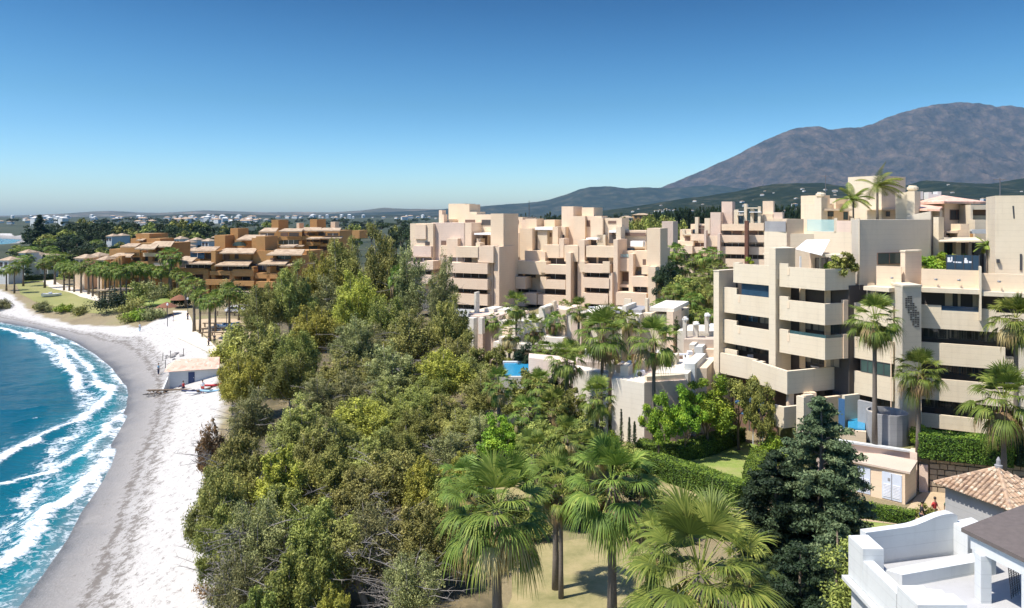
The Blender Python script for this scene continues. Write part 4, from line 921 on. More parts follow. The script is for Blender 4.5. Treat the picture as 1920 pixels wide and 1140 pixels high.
f1=feather_palm('roof_palm','windblown feather palm in front of the rooftop tower','palm tree',Z(350,73)-19.2,2.6,221,15,.12,(.75,0,.1)); f1.location=(P(1645,73)[0],73,19.2)
f2=feather_palm('roof_palm','smaller bright feather palm on the roof left of the tower','palm tree',Z(375,74)-19.2,2.1,222,15,.09,(.25,0,0)); f2.location=(P(1600,74)[0],74,19.2)
for i,(pxa,pya,pxb,pyb) in enumerate(()): pass
# grey round tank / shelter on the upper garden
tk=Bld('garden_shelter','grey cylindrical garden enclosure with pale rim beside the tall palm','enclosure',P(1665,59.5)+(GZM,))
tk.part(MB().lathe([(1.55,0),(1.55,Z(775,59.5)-GZM),(1.42,Z(775,59.5)-GZM+.01),(1.42,.4)],20,(P(1663,60.2)[0],60.2,GZM)),'drum','grey_render')
tk.part(MB().prism([P(1628,60.6),P(1642,60.2),P(1642,60.5),P(1628,60.9)],GZM,Z(772,60.4)),'side_panel','sandstone_and_shade')
pt=Bld('swimming_pool','bright blue swimming pool edge behind the dark pine','pool',P(1605,60.5)+(GZM,))
pt.part(MB().prism([P(1590,60.5),P(1622,60.1),P(1622,64),P(1590,64)],GZM+.02,GZM+1.05),'water','pool_blue'); pt.part(MB().prism([P(1575,60.2),P(1624,59.7),P(1624,60.0),P(1575,60.4)],GZM,GZM+.95),'wall','cream_warm')
sn=Bld('sun_umbrella','blue sun umbrella on the terrace beside the garden trees','umbrella',P(1405,66)+(2.0,))
sn.part(MB().tube([P(1405,66)+(2,),P(1405,66)+(5.0,)],.04,6),'pole','white_metal')
cx,cy_=P(1405,66); sn.part(MB().lathe([(1.3,4.5),(.65,4.85),(.05,5.1)],8,(cx,cy_,0)),'canopy','blue_paint')
for i,(px,py,c) in enumerate(((1412,765,'blue_paint'),(1430,755,'blue_paint'))):
    y=65.5; x,_=P(px,y); s_=Bld('sun_umbrella',('lower blue sun umbrella among the garden trees','blue sun umbrella nearest the box balcony')[i],'umbrella',(x,y,1)); s_.part(MB().tube([(x,y,1),(x,y,Z(py,y))],.04,6),'pole','white_metal'); s_.part(MB().lathe([(1.1,Z(py,y)-.5),(.6,Z(py,y)-.2),(.05,Z(py,y))],8,(x,y,0)),'canopy',c)
# ---- balcony furniture of the main building
def chairset(px,Y,z,lb,c='whitec',kind='table'):
    x,y=P(px,Y); k=Bld('terrace_'+kind,lb,kind,(x,y,z))
    if kind=='table':
        k.part(MB().lathe([(.45,.70),(.47,.74),(.45,.77)],12,(x,y,z)),'tabletop',c); k.part(MB().tube([(x,y,z),(x,y,z+.7)],.05,6),'leg','dark_metal')
    else:
        k.part(MB().box((x,y,z+.35),(.55,.5,.08)),'seat',c); k.part(MB().box((x+.02,y+.24,z+.43),(.55,.07,.5)),'backrest',c)
        k.part(MB().box((x-.2,y-.18,z),(.05,.05,.345)),'leg','dark_metal'); k.part(MB().box((x+.2,y-.18,z),(.05,.05,.345)),'leg','dark_metal'); k.part(MB().box((x-.2,y+.18,z),(.05,.05,.345)),'leg','dark_metal'); k.part(MB().box((x+.2,y+.18,z),(.05,.05,.345)),'leg','dark_metal')
for a in [(1395,73.5,T[1]-1.0,'round white table on the long lower terrace','whitec','table'),(1380,75,T[1]-.9,'blue chair at the left end of the long lower terrace','blue_paint','chair'),(1408,73,T[1]-.9,'white chair beside the round table on the long lower terrace','whitec','chair'),
 (1530,68.2,T[1]-.85,'white table on the projecting corner terrace','whitec','table'),(1515,68.6,T[1]-.8,'dark chair on the projecting corner terrace','navy','chair'),(1545,68.4,T[1]-.8,'light blue chair on the projecting corner terrace','lightblue','chair'),
 (1790,66.3,T[3]-1.0,'white chair behind the low glass rail of the right wing','whitec','chair'),(1812,66.0,T[3]-1.0,'blue chair behind the low glass rail of the right wing','blue_paint','chair'),
 (1520,66.4,15.0,'dark chair under the white awning','navy','chair'),(1868,64.5,15.0,'wicker chair on the roof terrace beside the right hand tower','wood','chair')]: chairset(*a[:4],c=a[4],kind=a[5])
# ================================================================ MIDDLE PALE COMPLEX
PHI=math.radians(25); E1=(math.cos(PHI),-math.sin(PHI)); NB=(math.sin(PHI),math.cos(PHI))
def complex_(B,data,Y0,zb,mat='peach',side=NB,d=E1,ref=None):
    ref=ref or (B.loc[0]/B.loc[1]*F+CX)
    """rows (kind, pl, pr, pt, pb, dy, dep [,mat]); kind w wall, p parapet with shaded gap, f fin, o opening, c canopy"""
    for i,r in enumerate(data):
        k,pl_,pr_,pt_,pb_,dy,dep=r[:7]; m=r[7] if len(r)>7 else None; Y=online(P(ref,Y0+dy),d,pl_)[1]
        z0=zb if pb_ is None else Z(pb_,Y)
        if k=='w': B.blk('wall',m or mat,pl_,pr_,pt_,z0,Y,dep,d,side=side)
        elif k=='t': B.blk('tower',m or mat,pl_,pr_,pt_,z0,Y,dep,d,side=side)
        elif k=='f': B.blk('fin_wall',m or mat,pl_,pr_,pt_,z0,Y,dep,d,side=side)
        elif k=='p': B.blk('balcony_parapet',m or mat,pl_,pr_,pt_,z0,Y,dep,d,side=side)
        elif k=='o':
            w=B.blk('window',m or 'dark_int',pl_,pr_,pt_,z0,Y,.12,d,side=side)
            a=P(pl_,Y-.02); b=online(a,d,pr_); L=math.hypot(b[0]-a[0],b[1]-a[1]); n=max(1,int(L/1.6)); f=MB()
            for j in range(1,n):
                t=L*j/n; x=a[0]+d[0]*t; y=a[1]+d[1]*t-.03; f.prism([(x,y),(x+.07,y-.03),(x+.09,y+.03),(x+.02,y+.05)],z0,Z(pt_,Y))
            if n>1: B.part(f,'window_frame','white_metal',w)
        elif k=='c': B.blk('canopy',m or 'canvas',pl_,pr_,pt_,z0,Y,dep,d,side=side)
        elif k=='h': 
            q=B.blk('chimney',m or mat,pl_,pr_,pt_,z0,Y,dep,d,side=side)
Bm=Bld('apartment_building','pale peach apartment building with orange shaded flanks, behind the top of the wood','building',(P(860,150)[0],150,2.5))
zb=1.5
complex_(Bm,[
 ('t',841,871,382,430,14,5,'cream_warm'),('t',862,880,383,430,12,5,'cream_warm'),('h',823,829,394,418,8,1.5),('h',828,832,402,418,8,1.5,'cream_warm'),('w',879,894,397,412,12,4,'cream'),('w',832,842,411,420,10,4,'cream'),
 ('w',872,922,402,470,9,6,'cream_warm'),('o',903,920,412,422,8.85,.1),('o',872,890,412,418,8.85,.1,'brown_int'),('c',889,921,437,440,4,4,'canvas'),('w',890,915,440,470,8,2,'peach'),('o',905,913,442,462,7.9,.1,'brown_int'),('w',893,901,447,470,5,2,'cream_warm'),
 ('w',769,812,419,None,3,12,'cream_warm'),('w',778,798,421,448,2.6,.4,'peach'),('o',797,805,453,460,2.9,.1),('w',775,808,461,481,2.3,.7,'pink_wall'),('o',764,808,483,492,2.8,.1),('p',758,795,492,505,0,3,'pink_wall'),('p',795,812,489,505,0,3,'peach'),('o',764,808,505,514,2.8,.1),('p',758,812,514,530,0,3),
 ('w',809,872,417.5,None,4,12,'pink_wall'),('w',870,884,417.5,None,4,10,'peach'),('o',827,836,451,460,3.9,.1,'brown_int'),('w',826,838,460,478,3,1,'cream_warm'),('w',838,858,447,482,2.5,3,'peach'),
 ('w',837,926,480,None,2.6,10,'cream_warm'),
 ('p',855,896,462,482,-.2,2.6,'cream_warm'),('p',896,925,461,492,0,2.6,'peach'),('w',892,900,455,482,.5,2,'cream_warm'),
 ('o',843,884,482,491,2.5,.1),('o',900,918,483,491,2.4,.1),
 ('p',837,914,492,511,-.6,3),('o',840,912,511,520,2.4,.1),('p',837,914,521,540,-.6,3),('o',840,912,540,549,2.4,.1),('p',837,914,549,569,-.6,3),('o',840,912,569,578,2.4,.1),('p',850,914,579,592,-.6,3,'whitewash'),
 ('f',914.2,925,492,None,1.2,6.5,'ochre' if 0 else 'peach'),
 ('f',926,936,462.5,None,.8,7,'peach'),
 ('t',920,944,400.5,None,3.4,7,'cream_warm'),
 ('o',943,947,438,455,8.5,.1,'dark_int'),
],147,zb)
Bc=Bld('apartment_building','peach stepped apartment building with many towers, in the middle of the photo','building',(P(1090,150)[0],150,2.5))
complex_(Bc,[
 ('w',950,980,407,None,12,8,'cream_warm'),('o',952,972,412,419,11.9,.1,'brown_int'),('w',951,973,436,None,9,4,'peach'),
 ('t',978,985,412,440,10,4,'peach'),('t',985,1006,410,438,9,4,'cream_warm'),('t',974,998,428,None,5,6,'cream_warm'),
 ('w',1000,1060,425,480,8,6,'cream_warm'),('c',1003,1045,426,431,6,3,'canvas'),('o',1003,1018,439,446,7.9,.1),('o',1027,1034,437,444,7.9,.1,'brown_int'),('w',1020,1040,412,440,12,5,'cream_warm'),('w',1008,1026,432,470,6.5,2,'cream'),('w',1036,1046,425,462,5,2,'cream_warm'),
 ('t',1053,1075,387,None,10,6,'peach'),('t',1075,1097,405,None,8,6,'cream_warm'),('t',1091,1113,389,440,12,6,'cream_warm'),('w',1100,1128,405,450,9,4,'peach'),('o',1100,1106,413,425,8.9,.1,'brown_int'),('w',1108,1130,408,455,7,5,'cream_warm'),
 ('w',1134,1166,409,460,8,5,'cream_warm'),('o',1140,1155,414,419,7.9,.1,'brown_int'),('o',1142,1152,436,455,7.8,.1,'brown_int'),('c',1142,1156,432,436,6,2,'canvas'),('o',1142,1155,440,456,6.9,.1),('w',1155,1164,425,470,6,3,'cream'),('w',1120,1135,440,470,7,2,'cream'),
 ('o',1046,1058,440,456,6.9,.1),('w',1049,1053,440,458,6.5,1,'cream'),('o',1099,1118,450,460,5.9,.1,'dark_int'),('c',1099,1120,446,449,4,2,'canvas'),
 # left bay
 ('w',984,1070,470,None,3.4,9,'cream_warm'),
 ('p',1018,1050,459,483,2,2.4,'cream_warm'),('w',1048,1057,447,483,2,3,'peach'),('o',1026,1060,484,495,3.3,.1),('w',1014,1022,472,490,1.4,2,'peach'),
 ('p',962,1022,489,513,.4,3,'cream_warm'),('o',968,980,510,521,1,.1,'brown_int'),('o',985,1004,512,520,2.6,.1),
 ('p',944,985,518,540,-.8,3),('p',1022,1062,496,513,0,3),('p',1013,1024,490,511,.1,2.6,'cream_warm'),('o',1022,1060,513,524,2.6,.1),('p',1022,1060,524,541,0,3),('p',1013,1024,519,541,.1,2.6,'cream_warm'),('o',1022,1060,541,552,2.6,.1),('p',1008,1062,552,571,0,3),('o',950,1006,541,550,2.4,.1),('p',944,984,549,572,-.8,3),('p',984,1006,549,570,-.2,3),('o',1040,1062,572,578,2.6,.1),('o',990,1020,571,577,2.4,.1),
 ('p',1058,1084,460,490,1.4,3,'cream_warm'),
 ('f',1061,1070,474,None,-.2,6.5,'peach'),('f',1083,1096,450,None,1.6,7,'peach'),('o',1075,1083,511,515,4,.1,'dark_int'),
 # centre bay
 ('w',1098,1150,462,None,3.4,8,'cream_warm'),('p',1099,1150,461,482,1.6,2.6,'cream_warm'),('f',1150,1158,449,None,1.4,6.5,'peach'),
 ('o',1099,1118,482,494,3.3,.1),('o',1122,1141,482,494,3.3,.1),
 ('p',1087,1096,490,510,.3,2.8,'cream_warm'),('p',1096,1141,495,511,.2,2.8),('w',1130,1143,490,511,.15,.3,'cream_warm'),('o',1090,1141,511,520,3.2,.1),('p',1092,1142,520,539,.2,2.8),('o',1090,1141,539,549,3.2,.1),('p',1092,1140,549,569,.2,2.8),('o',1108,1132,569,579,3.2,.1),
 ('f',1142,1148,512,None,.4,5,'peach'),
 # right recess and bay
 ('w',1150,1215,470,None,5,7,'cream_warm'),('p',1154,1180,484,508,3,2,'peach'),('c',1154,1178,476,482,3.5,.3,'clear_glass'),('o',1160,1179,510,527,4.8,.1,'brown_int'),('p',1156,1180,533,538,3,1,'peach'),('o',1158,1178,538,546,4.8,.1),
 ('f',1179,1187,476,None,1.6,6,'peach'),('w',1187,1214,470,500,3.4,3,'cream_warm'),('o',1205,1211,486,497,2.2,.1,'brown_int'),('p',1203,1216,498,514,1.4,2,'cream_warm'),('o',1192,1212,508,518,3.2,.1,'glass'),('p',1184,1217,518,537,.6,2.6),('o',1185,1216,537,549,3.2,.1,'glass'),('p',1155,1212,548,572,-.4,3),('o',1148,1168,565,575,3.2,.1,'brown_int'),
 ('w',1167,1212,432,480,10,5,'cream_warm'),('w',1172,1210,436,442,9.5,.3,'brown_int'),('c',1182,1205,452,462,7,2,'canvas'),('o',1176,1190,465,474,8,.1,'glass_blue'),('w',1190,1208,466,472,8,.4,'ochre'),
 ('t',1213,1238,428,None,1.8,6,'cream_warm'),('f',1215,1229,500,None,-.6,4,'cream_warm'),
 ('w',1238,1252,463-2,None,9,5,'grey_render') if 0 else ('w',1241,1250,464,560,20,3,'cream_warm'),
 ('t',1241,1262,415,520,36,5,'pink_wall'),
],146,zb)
Bf=Bld('apartment_building','distant pale apartment building with brown towers, between the middle blocks and the main building','building',(P(1360,235)[0],235,3))
complex_(Bf,[
 ('w',1262,1300,452,None,0,9,'cream_warm'),('o',1262,1271,476,484,-.4,.1,'brown_int'),('o',1275,1296,476,484,-.4,.1),('p',1262,1298,460,475,-1.5,2),('w',1275,1296,430,456,3,6,'cream_warm'),('h',1279,1284,430,440,2.5,2,'cream'),('o',1284,1294,443,459,2.9,.1,'brown_int'),('c',1283,1297,438,441,2,2,'cream'),
 ('w',1295,1335,420,None,6,8,'cream_warm'),('w',1303,1309,407,438,5,2,'cream'),('w',1321,1331,409,438,5,2,'cream'),('o',1309,1321,423,427,5.8,.1,'brown_int'),('o',1310,1320,429,438,5.8,.1,'brown_int'),('o',1299,1305,430,438,5.5,.1,'glass_blue'),('p',1295,1320,439,451,1,2,'peach'),('o',1302,1335,455,462,2.5,.1,'brown_int'),('p',1297,1335,463,474,0,2),('p',1324,1347,442,462,0,2),
 ('t',1332,1351,398,None,3,6,'pink_wall'),('t',1353,1373,378,None,8,6,'pink_wall'),
 ('w',1352,1432,430,None,4,9,'cream_warm'),('p',1353,1398,420,432,2,2,'cream_warm'),('p',1398,1432,418,432,2,2,'cream_warm'),
 ('o',1355,1371,433,440,3.6,.1),('o',1374,1391,433,440,3.6,.1,'brown_int'),('o',1403,1420,433,442,3.6,.1,'brown_int'),('o',1423,1431,434,442,3.6,.1),
 ('p',1347,1402,441,454,0,2.4),('p',1402,1433,441,454,0,2.4),('o',1349,1396,455,462,3.5,.1),('o',1403,1431,455,462,3.5,.1),('p',1347,1433,462,476,0,2.4),('o',1360,1431,477,484,3.5,.1),('p',1360,1433,485,500,0,2.4),
 ('w',1376,1384,393,420,6,2,'cream'),('o',1379,1393,404,418,6.5,.1,'glass_blue'),('c',1380,1393,402,404,4,2,'cream'),('c',1384,1396,396,397.5,5,2,'white_metal'),('w',1395,1400,382,425,5,2,'cream'),('w',1407,1413,392,425,6,2,'cream'),('c',1400,1425,389,391,5,2,'cream'),('o',1407,1420,398,415,7.5,.1,'glass_blue'),('w',1421,1426,387,425,5,2,'cream'),('c',1405,1427,397,398.4,4.5,2,'white_metal'),
 ('t',1430,1450,377,405,10,5,'peach'),('w',1428,1449,401,430,8,5,'cream_warm'),('w',1450,1467,398,430,8,6,'pink_wall'),('w',1432,1475,410,None,7,8,'cream_warm'),
 ('f',1396,1402,414,None,-3,3,'rust'),('f',1320,1324,432,470,-1.5,3,'pink_wall'),('f',1345,1350,438,480,-1.5,4,'pink_wall'),
],232,1.5)
# ================================================================ BROWN COMPLEX
def roof_slab(B,pl_,pr_,pt_,pb_,Y,rise=1.0,dep=4.5,d=(1,-.08)):
    """mono-pitched tiled roof seen from the eave side"""
    d=norm2(d); a=P(pl_,Y); b=online(a,d,pr_); n=(-d[1],d[0]); ze=Z(pb_,Y); L=dep; zt_=Z(pt_,Y+L)
    i_=max(0,min(.22*math.hypot(b[0]-a[0],b[1]-a[1]),2.5))*.4
    a2=(a[0]+n[0]*L+d[0]*i_,a[1]+n[1]*L+d[1]*i_); b2=(b[0]+n[0]*L-d[0]*i_,b[1]+n[1]*L-d[1]*i_)
    m=MB(); m.v=[a+(ze,),b+(ze,),b2+(zt_,),a2+(zt_,)]; m.v+=[(x,y,z-.3) for x,y,z in m.v]; m.f=[(0,1,2,3),(7,6,5,4),(0,4,5,1),(1,5,6,2),(2,6,7,3),(3,7,4,0)]
    B.part(m,'roof','roof_beige')
D2=norm2((1,-.08)); S2=norm2((.25,1))
C2=Bld('apartment_building','ochre brown apartment building with tiled roofs, nearest of the brown ones','building',(P(450,195)[0],195,0))
ROWS=[('w',332,358,490,None,4,8),('w',357,412,474,None,4,10),('w',405,475,474,None,3,12),('w',470,512,470,None,3,12),('w',500,566,478,None,5,10),('w',440,490,450,None,12,8),('w',412,446,455,None,12,8),
 ('t',402,422,441,490,9,6),('t',416,428,443,490,11,5,'ochre'),('t',432,446,428,470,13,5),('t',480,497,443,500,4,6),('f',472,482,446,None,6,6),('w',535,575,470,None,8,9,'ochre'),
 ('o',357,383,474,485,2.2,.1,'glass_blue'),('o',386,398,476,485,3.8,.1),('o',406,430,475,487,2.8,.1,'brown_int'),('o',440,447,476,485,2.8,.1,'dark_int'),('o',495,520,474,485,4.6,.1,'glass_teal'),('o',521,546,476,486,4.7,.1,'glass_teal'),
 ('o',336,395,492,502,2.0,.1,'dark_int'),('o',404,440,497,510,2.6,.1,'brown_int'),('o',443,530,495,507,2.4,.1,'dark_int'),('o',507,515,484,494,2.4,.1,'brown_int'),
 ('f',396,404,470,None,-.6,3),('f',430,439,508,None,-1.4,3),('f',381,391,505,None,-1,3),('f',500,506,500,None,-1,3),('f',470,475,500,540,-1,2),
 ('p',334,384,503,514,-.5,2.2),('p',393,432,508,516,-1.6,2.2),('p',436,475,505,518,-1.6,2.2),('p',478,520,512,522,-1.0,2.2),
 ('o',395,402,517,524,1.5,.1),('o',406,430,517,529,2.4,.1,'brown_int'),('o',441,468,519,527,2.2,.1,'dark_int'),('o',338,380,515,524,2,.1,'brown_int'),
 ('p',385,432,524,534,-2.2,2.2),('p',438,476,527,536,-2.2,2.2),('p',480,512,528,539,-2.2,2.2),('p',330,384,524,534,-1,2.2),
 ('o',395,420,535,546,1,.1,'dark_int'),('o',441,460,537,548,1,.1,'glass_blue'),('o',484,500,540,548,1,.1,'dark_int'),('o',345,375,536,545,1,.1,'brown_int'),
 ('f',318,325,528,None,-2,2),('f',330,338,529,None,-2,2),('w',430,470,546,None,-3,1,'cream_warm'),
]
complex_(C2,ROWS,192,-.5,'ochre',S2,D2)
for r in ((327,360,480,490,192),(346,397,489,494,190.5),(358,402,462,470,195),(402,476,465,474,193),(443,490,440,449,202),(499,566,467,477,192),(402,466,488,497,190),(483,535,487,495,190),(522,545,492,497,190),(396,412,441,444,203),(525,551,458,462,199)): roof_slab(C2,r[0],r[1],r[2],r[3],r[4])
# arched blue window
ar=MB(); cx,cyv=P(449,203.5); n_=10
zz=Z(461,203.5); pts=[(cx-1.6+0,zz)]+[(cx+1.9*math.cos(PI-PI*i/n_),zz+1.2*math.sin(PI*i/n_)) for i in range(n_+1)]
base=[(x,203.45,z) for x,z in pts[1:]]; ar.v=base+[(x,y+.15,z) for x,y,z in base]; k=len(base); ar.f=[tuple(range(k))[::-1],tuple(range(k,2*k))]+[(i,i+1,k+i+1,k+i) for i in range(k-1)]
C2.part(ar,'arched_window','glass_teal')
C1=Bld('apartment_building','ochre brown apartment building with two square towers, behind the nearest brown one','building',(P(560,235)[0],235,0))
complex_(C1,[('w',485,520,434,None,5,8),('w',520,566,432,None,3,9),('w',560,600,432,None,4,9),('w',594,637,432,None,3,9),
 ('t',509,522,412,440,7,6),('t',581,594,411,440,7,6),('t',556,561,418,436,9,3,'cream_warm'),('t',620,628,416,430,12,3,'cream_warm'),('t',660,674,432,447,-40,5),
 ('o',488,514,437,442,4.6,.1,'dark_int'),('o',526,540,436,443,2.6,.1,'brown_int'),('o',542,560,436,443,2.6,.1,'dark_int'),('o',597,610,436,442,2.6,.1,'dark_int'),('o',614,634,437,442,2.6,.1,'dark_int'),('o',566,590,437,441,3.6,.1,'brown_int'),
 ('p',498,525,446,451,0,2),('p',523,566,444,450,-.5,2),('p',565,600,443,450,-.5,2),('p',600,637,443,449,-.5,2),
 ('o',522,560,450,458,2.4,.1,'glass'),('o',575,598,447,453,2.2,.1,'dark_int'),('o',601,617,449,456,2.2,.1,'dark_int'),('o',500,520,452,460,3,.1,'dark_int'),
 ('p',526,550,459,465,-1,2,'cream_warm'),('p',551,566,459,466,-1,2),('p',575,600,454,460,-1,2),('p',600,637,457,462,-1,2),
 ('o',579,595,461,470,2,.1,'glass_teal'),('o',600,612,462,470,2,.1,'brown_int'),('p',575,598,471,477,-1,2),('p',600,630,470,476,-1,2),('o',580,594,478,484,2,.1,'glass_teal'),
],232,-.5,'ochre',S2,D2)
for r in ((485,517,427,434,231),(522,566,428,433,229),(560,600,426,432,232),(595,637,427,432,229),(574,600,444,447,228),(524,568,459,461,227),(600,640,443,446,228)): roof_slab(C1,r[0],r[1],r[2],r[3],r[4],dep=3.5)
C3=Bld('apartment_building','ochre brown apartment building with stepped gable at the left, among the promenade palms','building',(P(265,215)[0],215,0))
complex_(C3,[('w',225,262,460,None,3,9),('w',255,280,438,None,6,8),('w',245,262,447,470,5,6),('w',262,318,455,None,2,9),('w',275,300,447,None,5,6),('w',205,230,467,None,5,7),
 ('o',215,245,480,487,1.2,.1,'dark_int'),('o',262,280,461,472,1.6,.1,'brown_int'),('o',283,300,459,476,1.6,.1,'brown_int'),('o',266,272,450,456,5.4,.1,'dark_int'),('o',246,262,482,490,1.2,.1,'dark_int'),('o',270,284,481,489,1.2,.1,'dark_int'),('o',290,310,480,492,1.0,.1,'dark_int'),
 ('p',240,262,474,481,-.5,2),('p',268,292,474,481,-.5,2,'cream_warm'),('p',210,245,488,500,-.5,2),('p',262,312,490,500,-.5,2),('f',278,286,465,None,0,2),('f',262,267,470,None,0,2),
 ('p',288,315,493,498,-2,1,'cream_warm')],212,-.5,'ochre',S2,D2)
for r in ((225,255,456,462,211),(252,290,458,466,209),(276,320,452,462,211),(205,245,474,481,209),(253,280,437,440,219),(220,250,494,499,207),(255,268,446,450,216)): roof_slab(C3,r[0],r[1],r[2],r[3],r[4],dep=3.2)
st=MB()
for i in range(7):
    p=P(222-i*5.2,207-i*.2); st.prism([p,(p[0]+.9,p[1]),(p[0]+.9,p[1]+5),(p[0],p[1]+5)],-.5,Z(480+i*3.3,207))
C3.part(st,'stepped_gable','ochre')
# pink villas left of them
def villa(px,pt,pb,w,Y,mat,label,group=None,roof='roof_beige'):
    x,_=P(px,Y); g=gz(x,Y); B=Bld('villa',label,'house',(x,Y,g),group); ww=w/F*Y; zt=Z(pt,Y); zb_=g-.3
    B.part(MB().prism([(x-ww/2,Y),(x+ww/2,Y-.5),(x+ww/2+.6,Y+6),(x-ww/2,Y+6.5)],zb_,zt),'wall',mat)
    r=MB(); o=.35; c=[(x-ww/2-o,Y-o,zt),(x+ww/2+o,Y-.5-o,zt),(x+ww/2+.6+o,Y+6+o,zt),(x-ww/2-o,Y+6.5+o,zt)]; t=[(x-ww*.12,Y+3,zt+1.0),(x+ww*.15,Y+3,zt+1.0)]
    r.v=c+t; r.f=[(0,1,5,4),(1,2,5),(2,3,4,5),(3,0,4),(3,2,1,0)]; B.part(r,'roof',roof)
    m=MB(); 
    for k in range(max(2,int(ww/2.2))):
        xx=x-ww/2+ww*(k+.5)/max(2,int(ww/2.2)); yy=Y-.5*((xx-x)/ww+.5)-.04; 
        wn=B.part(MB().prism([(xx-.5,yy-.03),(xx+.5,yy-.03),(xx+.5,yy+.06),(xx-.5,yy+.06)],zt-1.9,zt-.6),'window','dark_int')
    return B
for a in [(150,484,500,20,214,'peach','small pink villa between the palms and the stepped brown building'),(175,480,500,18,225,'peach','pink villa with dark porch left of the stepped brown building'),(190,487,505,15,208,'peach','narrow pink villa next to the stepped gable')]: villa(*a)
VW='white villas seen among the trees'
for i,a in enumerate([(205,443,450,11,320),(222,442,450,12,330),(42,474,485,14,250),(60,478,488,12,256),(85,480,490,13,254),(332,448,458,12,290),(348,455,465,10,280),(385,452,462,14,300),(318,452,462,10,300),(362,450,460,12,310),(8,488,500,20,230),(340,462,470,18,250),(358,470,478,14,240)]):
    villa(a[0],a[1],a[2],a[3],a[4],'whitewash',('white villa seen among the trees behind the promenade' if a[0]<240 else 'white villa seen among the trees left of the brown apartments'),VW+(' at the left' if a[0]<240 else ' by the brown apartments'),'roof_beige')
# ================================================================ TOWNHOUSES in the middle
TH=Bld('townhouse','white and pink terraced house with a tall white fin wall at its left end','house',(P(905,100)[0],100,1))
complex_(TH,[('w',881,905,592,None,2,10,'pink_wall'),('f',876,888,596,None,-1,1.2,'house_white'),('f',897,904,596,626,-1,.8,'house_white'),('w',878,936,588,None,3,8,'pink_wall'),('w',880,900,584,592,5,5,'cream_warm'),('c',908,926,578,588,6,3,'house_white'),('c',925,946,580,586,7,3,'house_white'),('h',889,893,548,592,4,1,'house_white'),
 ('w',930,1010,600,None,3,8,'house_white'),('w',936,960,590,None,5,6,'peach'),('p',935,960,632,648,-1,3,'house_white'),('w',942,955,615,632,1,1,'peach'),('o',940,1000,650,657,1.0,.1,'dark_int'),('p',925,1000,641,651,-.5,2,'house_white')],101,.2,'pink_wall')
T2=Bld('townhouse','white terraced house with a big blank wall and brown window, behind the slim palms','house',(P(1030,100)[0],100,1))
complex_(T2,[('w',1010,1048,590,None,2,8,'house_white'),('w',1010,1021,577,600,1.6,5,'house_white'),('w',1020,1050,578,590,5,4,'pink_wall'),('h',1034,1039,565,590,4,1,'cream'),('o',1024,1042,617,630,1.9,.1,'brown_int'),('p',1010,1055,631,655,-.4,3,'house_white'),('w',1047,1062,580,640,1.8,6,'peach'),('w',1022,1030,571,590,5.5,2,'peach'),('c',1012,1022,575,578,1,3,'house_white'),
 ('w',1062,1078,592,None,2,6,'house_white'),('w',1070,1090,600,None,1.8,6,'pink_wall'),('w',1090,1120,584,None,4,8,'house_white'),('w',1104,1122,588,612,2,6,'cream'),('h',1126,1131,578,600,4,1,'cream')],99,.2,'house_white')
T3=Bld('townhouse','white terraced house with hanging white screen and pale roof terrace, right of the middle','house',(P(1190,98)[0],98,1))
complex_(T3,[('w',1122,1166,588,None,4,9,'house_white'),('c',1135,1166,584,586,3,4,'grey_render'),('f',1166,1174,574,612,0,5,'house_white'),('w',1170,1200,588,612,0,3,'house_white'),('c',1173,1203,580,587,1.5,5,'grey_render'),('h',1209,1214,560,590,3,1,'cream'),('w',1170,1183,560,575,5,.4,'cream'),
 ('w',1200,1262,588,None,2,10,'cream_warm'),('c',1218,1264,576,583,1,9,'house_white'),('f',1250,1262,584,None,.5,5,'peach'),('w',1203,1250,587,None,1.5,4,'cream')],97,.2,'house_white')
# garden walls, pool terraces and roof terraces in front
T4=Bld('townhouse','white townhouse with tall blank garden wall, roof terrace and wooden steps','house',(P(1200,72)[0],72,0))
E3=norm2((1,-.12)); S3=norm2((.45,1))
E4=norm2((1,.26)); 
T4w=[('w',1148,1208,714,None,1.0,6.5,'house_white'),]
T4.part(MB().prism([P(1147,70.5),P(1208,68.2),P(1216,76),P(1160,78)],-.3,Z(715,69)),'wall','house_white')
q0=P(1208,68.2); q1=online(q0,norm2((.97,.24)),1288)
T4.part(MB().prism([(q0[0]+.02,q0[1]+.01),q1,(q1[0]+.3,q1[1]+6),(q0[0]+1,q0[1]+6)],-.3,Z(717,68.2)),'wall','pink_wall')
T4.part(MB().prism([(q0[0]+.3,q0[1]+.35),(q1[0]-.1,q1[1]+.3),(q1[0],q1[1]+1.2),(q0[0]+.3,q0[1]+1.2)],Z(717,68.2)-.02,Z(707,68.4)),'parapet','cream')
complex_(T4,[('w',1150,1180,700,None,6,5,'cream_warm'),('w',1163,1178,686,720,4.5,3,'house_white'),('w',1155,1162,684,715,6,2,'peach'),('f',1184,1187,664,712,6,.3,'ochre'),('o',1189,1198,682,690,6.4,.1,'brown_int'),('w',1187,1212,678,715,6.6,2,'peach'),('w',1212,1246,668,None,7,4,'house_white'),('w',1246,1300,687,None,8,5,'house_white'),('w',1262,1268,666,690,9,1.5,'cream'),('w',1283,1303,682,None,5,6,'whitewash'),('w',1303,1325,690,None,6,5,'cream_warm'),('w',1225,1290,699,None,3.5,3,'house_white'),
 ('o',1268,1280,668,680,12,.1,'brown_int')],66.5,.1,'house_white',S3,E3)
sp_=MB()
for i in range(6): x,y=P(1186,74.5-i*.35); sp_.prism([(x+i*.02,y),(x+1.6,y),(x+1.6,y-.33),(x,y-.33)],3,Z(700,70)-.25*i)
T4.part(sp_,'steps','cream_warm')
GWL=Bld('garden_wall','pinkish garden wall beside the blue swimming pool','wall',(P(1025,76)[0],76,0))
